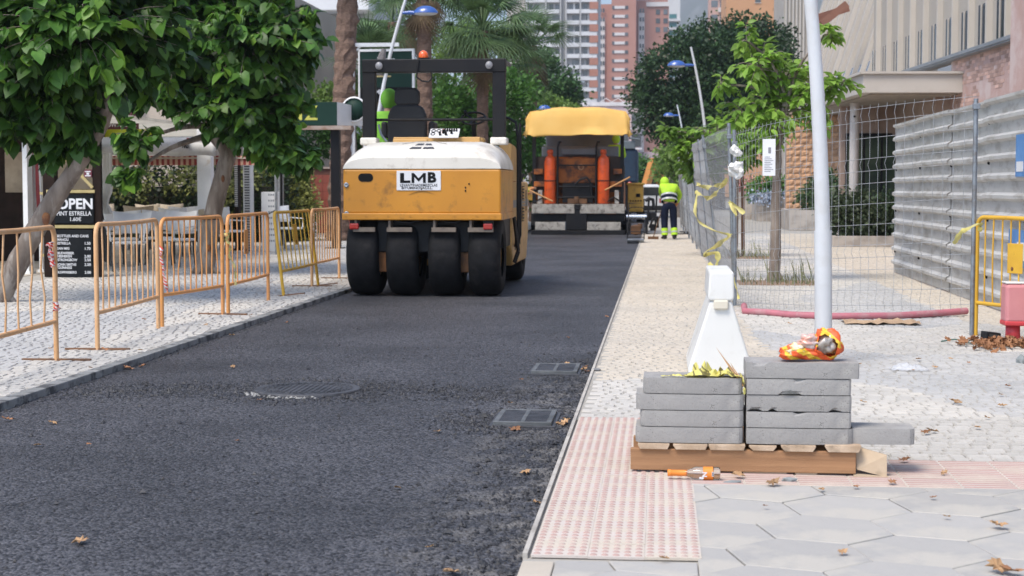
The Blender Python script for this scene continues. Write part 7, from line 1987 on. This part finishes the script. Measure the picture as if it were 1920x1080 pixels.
# kiosk fascia with dark green boards, black post
grn = mat('dark_green_board', (.008,.030,.021), (.011,.038,.027), vs=1, r=.55, spec=.2)
def kiosk():
    Y = 33; x0 = X_(400,Y); X1 = X_(628,Y)-x0; X2 = X_(655,Y)-x0; zb, zt = Z_(234,Y), Z_(190,Y)
    t = thing('kiosk_fascia', 'dark green fascia box with yellow letters on a black post', 'sign box', (x0, Y, 0))
    k = MB(); k.box(0,X1,0,.1,zb,zt); f = k.build('fascia', grn, t, bevel=.006)
    k = MB(); k.add([(X1,0,zb),(X2,1.6,zb+.05),(X2,1.6,zt-.05),(X1,0,zt)],[(0,1,2,3)]); k.add([(X1-.02,.08,zb),(X2-.02,1.7,zb+.05),(X2-.02,1.7,zt-.05),(X1-.02,.08,zt)],[(3,2,1,0)]); k.build('side_panel', pwhite, t)
    ylm = mat('yellow_letter', (.62,.60,.10), r=.5)
    for ch, px in (('N',548),('Z',578)): text('lettering', ch, .42, ylm, f, (X_(px,Y)-x0,-.004,(zb+zt)/2), extrude=.004, bold=.006)
    k = MB(); k.box(-.2,X2,-.04,.14,zb-.09,zb-.01); k.build('ledge', mat('rusted_ledge', (.40,.33,.28), (.25,.15,.10), vs=6, r=.9), t)
    k = MB(); k.box(X_(612,Y)-x0,X_(629,Y)-x0,.15,.33,LZ,zb-.09); k.build('black_post', black_metal, t, bevel=.01)
    k = MB(); k.box(X_(657,Y)-x0,X_(665,Y)-x0,1.8,1.9,LZ,zb); k.build('rear_post', steel, t)
    k = MB(); k.box(X_(600,Y)-x0,X_(635,Y)-x0,.1,.4,LZ,LZ+.02); k.build('post_base', black_metal, t)
    # half round green sign
    Y2 = 34; k = MB(); k.lathe([(0,0),(.24,0),(.24,.1),(0,.1)], 24, Matrix.Translation((X_(664,Y2)-x0, .9, Z_(205,Y2))) @ Matrix.Rotation(PI/2,4,'X')); k.build('round_sign', grn, t)
    k = MB(); k.lathe([(.24,-.01),(.27,-.01),(.27,.12),(.24,.12)], 24, Matrix.Translation((X_(664,Y2)-x0, .9, Z_(205,Y2))) @ Matrix.Rotation(PI/2,4,'X')); k.build('round_rim', pwhite, t)
kiosk()
def green_sign():
    Y = 40; x0 = X_(672,Y); w = X_(773,Y)-x0; t = thing('green_sign_board', 'white framed dark green AMSTEL board standing behind the roller', 'sign', (x0, Y, 0), R(-4))
    zb, zt = Z_(190,Y), Z_(96,Y)
    k = MB(); k.box(0,w,.02,.1,zb+.35,zt); k.build('board', grn, t); k = MB(); k.box(.02,w-.02,.015,.1,zb,zb+.36); b_ = k.build('lower_strip', ink, t)
    for a in ((-.04,.0,zb-.04,zt+.04),(w,w+.05,zb-.04,zt+.04)):
        k = MB(); k.box(a[0],a[1],0,.12,a[2],a[3]); k.build('frame', pwhite, t)
    k = MB(); k.box(-.04,w+.05,0,.12,zt,zt+.06); k.build('frame', pwhite, t)
    text('lettering', 'AMSTEL', .16, chalk, b_, (w*.42,.008,zb+.24), extrude=.002, bold=.004)
    text('lettering', 'Terraza', .15, chalk, bpy.data.objects[t.children[0].name], (w*.5,.012,zt-.2), extrude=.002)
    k = MB(); k.box(.3,.8,.008,.018,Z_(144,Y),Z_(141,Y)); k.build('yellow_line', gold, t)
    for x in (.1, w-.1): k = MB(); k.tube([(x,.06,LZ),(x,.06,zb)], .03, 8); k.build('leg', pwhite, t)
    Y = 38; t = thing('white_pole_frame', 'white right-angled pole frame left of the roller roll bar', 'pole frame', (X_(658,Y), Y, LZ))
    k = MB(); k.box(-.05,.05,-.05,.05,0,Z_(80,Y)-LZ); k.build('post', pwhite, t); k = MB(); k.box(.05,X_(747,Y)-X_(658,Y),-.05,.05,Z_(87,Y)-LZ,Z_(80,Y)-LZ); k.build('arm', pwhite, t); k = MB(); k.bar((.05,0,Z_(97,Y)-LZ),(.2,0,Z_(86,Y)-LZ),.04,.04); k.build('gusset', pwhite, t)
green_sign()
# round road sign half hidden by leaves
t = thing('road_sign', 'round red and white road sign peeking between the leaves', 'road sign', (X_(508,30), 30, LZ))
k = MB(); k.tube([(0,.05,0),(0,.05,2.75)], .03, 8); k.build('pole', steel, t)
k = MB(); k.lathe([(0,0),(.2,0),(.2,.01)], 24, Matrix.Translation((0,0,2.55)) @ Matrix.Rotation(PI/2,4,'X')); d_ = k.build('plate', white_plate, t)
k = MB(); k.lathe([(.19,-.004),(.26,-.004),(.26,.012),(.19,.012)], 24, Matrix.Translation((0,0.0,2.55)) @ Matrix.Rotation(PI/2,4,'X')); k.build('ring', mat('sign_red', (.55,.03,.03), r=.4), t)
# cafe house behind the terrace
def cafe_house():
    hw = mat('cafe_wall', (.50,.42,.34), (.44,.37,.3), vs=.6, r=.9); t = thing('cafe_building', 'beige cafe building behind the terrace, mostly hidden by leaves', 'building', (-30, 39, 0))
    k = MB(); k.box(0,18.2,0,20,0,7.5); k.build('wall', hw, t)
    k = MB(); k.box(-.3,18.5,-.6,0,6.9,7.2); k.build('eaves', mat('roof_tile_edge', (.4,.2,.12), r=.9), t)
    for i in range(6):
        k = MB(); k.box(4.5+i*2.3,5.6+i*2.3,-.05,0,3.4,5.2); o = k.build('window', winm, t); k = MB(); k.box(4.4+i*2.3,5.7+i*2.3,-.14,-.05,3.25,3.4); k.build('sill', pwhite, o)
    t = thing('terrace_screen', 'dark timber screen behind the red striped curtain', 'screen', (-12.5, 27, LZ)); k = MB()
    k.box(0,2.9,0,.1,0,2.3); k.build('panel', dwood, t)
    for i in range(3):
        k = MB(); k.box(.2+i*.95,.85+i*.95,-.03,0,1.2,1.9); k.build('window', mat('warm_glass', (.35,.28,.2), (.2,.15,.1), r=.3) if i == 0 else bpy.data.materials['warm_glass'], t)
    k = MB(); k.box(-.2,3.1,-.3,.1,2.3,2.42); k.build('timber_edge', mat('light_timber', (.45,.30,.17), r=.8), t)
cafe_house()
# ================================================================== PEOPLE, FAR VEHICLES
skinm = mat('skin', (.42,.24,.16), r=.55); hiv = mat('hi_vis_yellow', (.46,.72,.03), (.36,.60,.03), vs=9, r=.75, b=.4, bs=14); hivg = mat('hi_vis_green', (.22,.52,.05), (.17,.44,.04), vs=9, r=.8, b=.3, bs=15)
navy = mat('navy_cloth', (.006,.009,.022), (.010,.014,.03), vs=8, r=.9, spec=.15); refl = mat('reflective_band', (.45,.46,.44), r=.35); boot = mat('boot', (.02,.018,.016), r=.7); glove = mat('glove_orange', (.55,.22,.08), r=.8); hair = mat('hair', (.03,.02,.015), r=.8)
def skin_obj(name, verts, edges, radii, m, parent, root=0, levels=1):
    bm = bmesh.new(); L = bm.verts.layers.skin.verify(); vs = [bm.verts.new(v) for v in verts]
    for i, v in enumerate(vs):
        r = radii[i]; v[L].radius = r if isinstance(r, tuple) else (r, r); v[L].use_root = (i == root)
    for a, b_ in edges: bm.edges.new((vs[a], vs[b_]))
    me = bpy.data.meshes.new(name); bm.to_mesh(me); bm.free(); me.materials.append(m)
    o = inst(name, me, parent); s = o.modifiers.new('skin', 'SKIN'); s.use_smooth_shade = True
    q = o.modifiers.new('sub', 'SUBSURF'); q.levels = levels; q.render_levels = levels
    return o
def person(label, loc, rz, J, top_m=hiv, leg_m_=navy, hood=None, helmet=False, bands=True, gaiters=False, gloves=glove):
    """J: joints in local metres: pelvis chest neck head, then (L, R) shoulder elbow wrist hip knee ankle toe"""
    t = thing('person', label, 'person', loc, rz)
    V = lambda k: Vector(J[k])
    names = ['pelvis','chest','neck','head']; vs = [V(n) for n in names]; rd_ = [.09,.11,.055,.09]; ed = [(0,1),(1,2),(2,3)]
    idx = {n: i for i, n in enumerate(names)}
    def add(v, r, par):
        vs.append(Vector(v)); rd_.append(r); ed.append((par, len(vs)-1)); return len(vs)-1
    for s in 'LR':
        sh = add(V('shoulder'+s), .055, 1); el = add(V('elbow'+s), .042, sh); wr = add(V('wrist'+s), .028, el)
        d = (V('wrist'+s)-V('elbow'+s)).normalized(); pm = add(V('wrist'+s)+d*.07, .034, wr)
        side = d.cross(Vector((0,1,0))); side = side.normalized() if side.length > .1 else Vector((1,0,0)); cur = Vector((0,.02,-.02))
        for i, (o_, l) in enumerate(((-.027,.06),(-.009,.075),(.009,.07),(.027,.055))):
            a = add(V('wrist'+s)+d*.10+side*o_, .009, pm); add(V('wrist'+s)+d*(.10+l)+side*o_+cur, .007, a)
        a = add(V('wrist'+s)+d*.04-side*.04, .010, pm); add(V('wrist'+s)+d*.08-side*.05+cur, .008, a)
        hp = add(V('hip'+s), .065, 0); kn = add(V('knee'+s), .058, hp); an = add(V('ankle'+s), .04, kn)
    body = skin_obj('body', vs, ed, rd_, skinm, t)
    # jacket
    jv = [V('pelvis')+Vector((0,0,-.06)), V('pelvis').lerp(V('chest'),.5), V('chest'), V('chest').lerp(V('neck'),.8)]; jr = [(.185,.155),(.175,.14),(.185,.135),.075]; je = [(0,1),(1,2),(2,3)]
    for s in 'LR':
        a = len(jv); jv += [V('shoulder'+s), V('elbow'+s), V('wrist'+s)]; jr += [.085,.065,.048]; je += [(2,a),(a,a+1),(a+1,a+2)]
    skin_obj('jacket', jv, je, jr, top_m, t)
    tv = [V('pelvis')+Vector((0,0,.06)), V('pelvis')]; trr = [(.185,.15),(.18,.15)]; te = [(0,1)]
    for s in 'LR':
        a = len(tv); tv += [V('hip'+s), V('knee'+s), V('ankle'+s)]; trr += [.125,.098,.080]; te += [(1,a),(a,a+1),(a+1,a+2)]
    skin_obj('trousers', tv, te, trr, leg_m_, t, root=1)
    for s in 'LR':
        k = MB(); an = V('ankle'+s); toe = V('toe'+s); k.tube([an+Vector((0,0,.05)), an+Vector((0,0,-.03))], .058, 10)
        d = (toe-an); d.z = 0; d.normalize(); k.tube([an-d*.05+Vector((0,0,-.045)), an+d*.08+Vector((0,0,-.05)), an+d*.19+Vector((0,0,-.06))], [.052,.052,.038], 8, flat=.8); k.build('boot', boot, t)
        if gaiters:
            k = MB(); kn = V('knee'+s); a = kn.lerp(an,.55); b_ = kn.lerp(an,.98); k.tube([a,b_], [.088,.082], 12); g_ = k.build('gaiter', top_m, t)
            k = MB(); k.tube([a.lerp(b_,.45), a.lerp(b_,.65)], [.090,.089], 12); k.build('band', refl, g_)
        k = MB(); w_ = V('wrist'+s); d = (w_-V('elbow'+s)).normalized(); k.tube([w_-d*.04, w_+d*.03, w_+d*.10], [.040,.042,.034], 8); k.build('glove', gloves, t)
    if bands:
        c = V('pelvis').lerp(V('chest'),.30); ax = (V('chest')-V('pelvis')).normalized()
        for off, r_, mm in ((.0,.205,navy),(.07,.207,refl),(-.07,.207,refl)):
            k = MB(); M_ = Matrix.Translation(c+ax*off) @ ax.to_track_quat('Z','Y').to_matrix().to_4x4() @ Matrix.Diagonal((1,.80,1,1)); h = .08 if mm is navy else .025
            k.lathe([(r_,-h),(r_+.004,0),(r_,h)], 20, M_); k.build('band', mm, t)
    h = V('head'); k = MB(); k.ball(h+Vector((0,-.01,.0)), .128, 14, 10, (.92,1,1.12)); k.build('hood' if hood else 'hair', hood or hair, t)
    k = MB(); k.ball(h+Vector((.0,.10,.0)), .018, 6, 4); k.ball(h+Vector((-.035,.088,.03)), .010, 6, 4); k.ball(h+Vector((.035,.088,.03)), .010, 6, 4); k.box(h.x-.025,h.x+.025,h.y+.085,h.y+.10,h.z-.045,h.z-.037); k.build('face', skinm, body)
    if helmet:
        k = MB(); k.lathe([(.135,0),(.13,.03),(.11,.09),(.06,.125),(0,.13)], 16, Matrix.Translation(h+Vector((0,0,.05)))); k.build('helmet', helmet, t)
    return t
wp = G(1252, 449, RZ)
J = dict(pelvis=(.03,0,.93), chest=(.05,.20,1.27), neck=(.0,.30,1.38), head=(-.04,.36,1.44),
         shoulderL=(-.14,.20,1.34), elbowL=(-.12,.42,1.14), wristL=(-.02,.55,.98), shoulderR=(.23,.22,1.33), elbowR=(.36,.30,1.12), wristR=(.30,.48,.92),
         hipL=(-.07,0,.88), kneeL=(-.08,.05,.50), ankleL=(-.08,-.02,.10), toeL=(-.12,.2,.02), hipR=(.13,0,.88), kneeR=(.15,.04,.50), ankleR=(.16,-.08,.10), toeR=(.18,.15,.02))
pw_ = person('sweeping worker seen from behind in yellow hi-vis jacket and navy trousers by the fence', (wp.x, wp.y, RZ), R(8), J, hood=hiv, gaiters=True)
k = MB(); k.tube([(0,0,1.42),(-.42,-.25,.03)], .014, 6); t = thing('broom', 'dark broom held low by the sweeping worker', 'broom', (wp.x+.05, wp.y+.42, RZ)); k.build('handle', brown_steel, t)
k = MB(); k.box(-.55,-.28,-.30,-.2,0,.07); k.build('brush_head', brown_steel, t)
k = MB(); q = G(1270,440,RZ); k.tube([(q.x,q.y,RZ+.02),(q.x+.3,q.y+.2,RZ+.02),(q.x+.5,q.y-.3,RZ+.02),(q.x+.2,q.y+.8,RZ+.02),(q.x+.6,q.y+1.4,RZ+.02),(q.x+.1,q.y+2.2,RZ+.02)], .018, 6); tag(k.build('dark_cable', dark_plastic), 'dark cable winding on the pavement behind the worker', 'cable')
# roller driver sitting on the far side of the platform
rol = bpy.data.objects['road_roller'].location
Js = dict(pelvis=(0,0,.42), chest=(0,.03,.80), neck=(0,.03,.97), head=(0,.05,1.10), shoulderL=(-.19,.02,.86), elbowL=(-.24,.12,.62), wristL=(-.16,.34,.55), shoulderR=(.19,.02,.86), elbowR=(.24,.12,.62), wristR=(.16,.34,.55),
          hipL=(-.09,.05,.40), kneeL=(-.12,.44,.44), ankleL=(-.12,.46,.08), toeL=(-.12,.6,.0), hipR=(.09,.05,.40), kneeR=(.12,.44,.44), ankleR=(.12,.46,.08), toeR=(.12,.6,.0))
person('roller driver in green hooded jacket sitting half hidden behind the black seat', (rol.x-.74, rol.y+2.0, 1.42), 0, Js, top_m=hivg, hood=mat('hood_green', (.16,.42,.04), (.13,.36,.035), vs=9, r=.8), bands=False)
k = MB(); k.box(-.2,.2,-.2,.2,.0,.34); st_ = k.build('driver_stool', black_metal, rol and bpy.data.objects['road_roller'], bevel=.03, loc=(-.72,2.0,1.37))
pvl = bpy.data.objects['asphalt_paver'].location
person('paver operator in yellow hi-vis jacket under the canopy, right side', (pvl.x+1.02, pvl.y+1.3, 1.62), 0, Js, top_m=hiv, bands=False, hood=hiv)
k = MB(); k.box(-.25,.25,-.2,.25,0,.36); k.build('operator_seat', black_metal, bpy.data.objects['asphalt_paver'], bevel=.03, loc=(1.02,1.3,1.6))
J4 = dict(pelvis=(0,0,.90), chest=(.14,.05,1.25), neck=(.22,.08,1.40), head=(.27,.12,1.50), shoulderL=(.05,.2,1.36), elbowL=(.22,.3,1.15), wristL=(.45,.2,1.18), shoulderR=(.14,-.1,1.36), elbowR=(.32,-.1,1.18), wristR=(.56,.0,1.28),
          hipL=(-.02,.1,.86), kneeL=(.0,.1,.48), ankleL=(-.02,.12,.1), toeL=(.2,.1,.02), hipR=(.02,-.1,.86), kneeR=(.06,-.08,.48), ankleR=(.05,-.1,.1), toeR=(.25,-.1,.02))
q = G(958, 447, 0)
person('worker bent beside the left flank of the paver holding a wooden rake', (q.x, q.y-.6, 0), 0, J4, hood=hiv, gaiters=True)
k = MB(); k.tube([(q.x+.35,q.y-.7,1.35),(q.x+1.15,q.y-.9,.98)], .02, 6); tag(k.build('rake_handle', bpy.data.materials['handle_wood']), 'wooden rake handle held beside the paver', 'rake')
# distant excavator, cars, truck
exo = mat('excavator_orange', (.55,.24,.06), (.48,.20,.05), vs=2, r=.5); glass_d = mat('car_glass', (.02,.025,.03), r=.08)
def excavator():
    t = thing('excavator', 'distant orange excavator with folded arm beyond the paver', 'excavator', (X_(1240,105), 105, 0))
    for s in (-1,1): k = MB(); SIDE([(-1.4,.05),(1.4,.05),(1.6,.4),(1.3,.7),(-1.3,.7),(-1.6,.4)], s*.9-.2, s*.9+.2, k); k.build('track', rubber, t)
    k = MB(); k.box(-1.0,1.0,-1.2,1.3,.75,1.5); k.build('house', exo, t, bevel=.08); k = MB(); k.box(-1.0,-.1,.0,1.2,1.5,2.5); k.build('cab', glass_d, t, bevel=.05)
    k = MB(); k.bar((.2,-1.0,1.3),(-.5,-2.0,3.0),.6,.5); k.build('boom', exo, t); k = MB(); k.bar((-.5,-2.0,3.1),(-1.1,-2.6,1.0),.45,.4); k.build('dipper_arm', exo, t)
    k = MB(); SIDE([(-2.9,.4),(-2.2,.3),(-2.1,1.0),(-2.7,1.1)], -1.5, -.8, k); k.build('bucket', rust, t)
excavator()
def car(label, px, Y, m, s=1.0, van=False):
    t = thing('parked_car', label, 'van' if van else 'car', (X_(px,Y), Y, 0))
    H = 1.9 if van else 1.45
    k = MB(); FRONT([(-.85,.3),(.85,.3),(.88,.75),(.82,.95),(.62 if not van else .8,H),(-.62 if not van else -.8,H),(-.82,.95),(-.88,.75)], 0, 4.1, k); b_ = k.build('body', m, t, bevel=.12, seg=3)
    k = MB(); FRONT([(-.72,.98),(.72,.98),(.58,H-.12),(-.58,H-.12)], -.012, .02, k); k.build('rear_window', glass_d, t)
    for x in (-.72,.72):
        k = MB(); k.box(x-.1,x+.1,-.02,.05,.68,.85); k.build('tail_lamp', red_lens, t); 
        k = MB(); k.lathe([(.2,-.1),(.31,-.1),(.31,.1),(.2,.1)], 18, Matrix.Translation((x*1.08,.7,.31)) @ ROTY90); w_ = k.build('wheel', rubber, t)
    k = MB(); k.box(-.8,.8,-.06,.1,.35,.55); k.build('bumper', dark_plastic, t, bevel=.02)
car('pale grey parked car beyond the yellow cabinet of the paver', 1213, 82, mat('car_grey', (.42,.43,.45), r=.3, coat=.5))
car('white parked car lower behind the paver side arm', 1209, 68, mat('car_white', (.66,.66,.66), r=.3, coat=.5))
def truck():
    t = thing('truck', 'dark blue truck cab showing right of the paver canopy', 'truck', (X_(1186,60), 60, 0))
    k = MB(); k.box(-.5,.18,0,4,1.5,2.75); k.build('tarp_load', mat('tarp_blue', (.015,.03,.06), (.02,.05,.09), vs=3, r=.8, b=.3, bs=6), t, bevel=.08)
    k = MB(); k.box(-1.6,.15,.1,5,.6,1.5); k.build('chassis', black_metal, t)
    k = MB(); k.box(-.35,.1,-.06,.5,2.75,3.05); k.bar((-.1,-.1,3.15),(.3,-.1,3.1),.08,.06); k.build('cab_top', mat('slate', (.14,.17,.19), r=.6), t, bevel=.03)
    k = MB(); k.lathe([(0,-.1),(.09,-.1),(.09,.1),(0,.1)], 12, Matrix.Translation((-.1,-.05,1.45)) @ Matrix.Rotation(PI/2,4,'X')); k.build('red_lamp', red_lens, t)
    for x in (-1.3,.3): k = MB(); k.lathe([(0,-.15),(.45,-.15),(.45,.15),(0,.15)], 18, Matrix.Translation((x,1,.45)) @ ROTY90); k.build('wheel', rubber, t)
truck()
# grey T-headed street light in the distance
t = thing('street_light', 'thin grey T-headed street light before the grey tower', 'street light', (X_(1076,110), 110, 0))
k = MB(); k.tube([(0,0,0),(0,0,Z_(156,110))], .09, 8); k.build('pole', steel, t); k = MB(); k.box(-.1,.75,-.1,.1,Z_(157,110),Z_(153,110)); k.build('head', steel, t)

# ================================================================== HAZE
hz = bpy.data.materials.new('haze'); hz.use_nodes = True; n_ = hz.node_tree.nodes; n_.remove(n_['Principled BSDF'])
pv_ = n_.new('ShaderNodeVolumePrincipled'); pv_.inputs['Color'].default_value = (.80,.86,.95,1); pv_.inputs['Density'].default_value = .00035; pv_.inputs['Anisotropy'].default_value = .3
hz.node_tree.links.new(pv_.outputs[0], n_['Material Output'].inputs['Volume'])
k = MB(); k.box(-2100, 2300, -250, 4200, -1.5, 800); tag(k.build('haze', hz), 'thin pale summer haze over the street', None, kind='stuff')
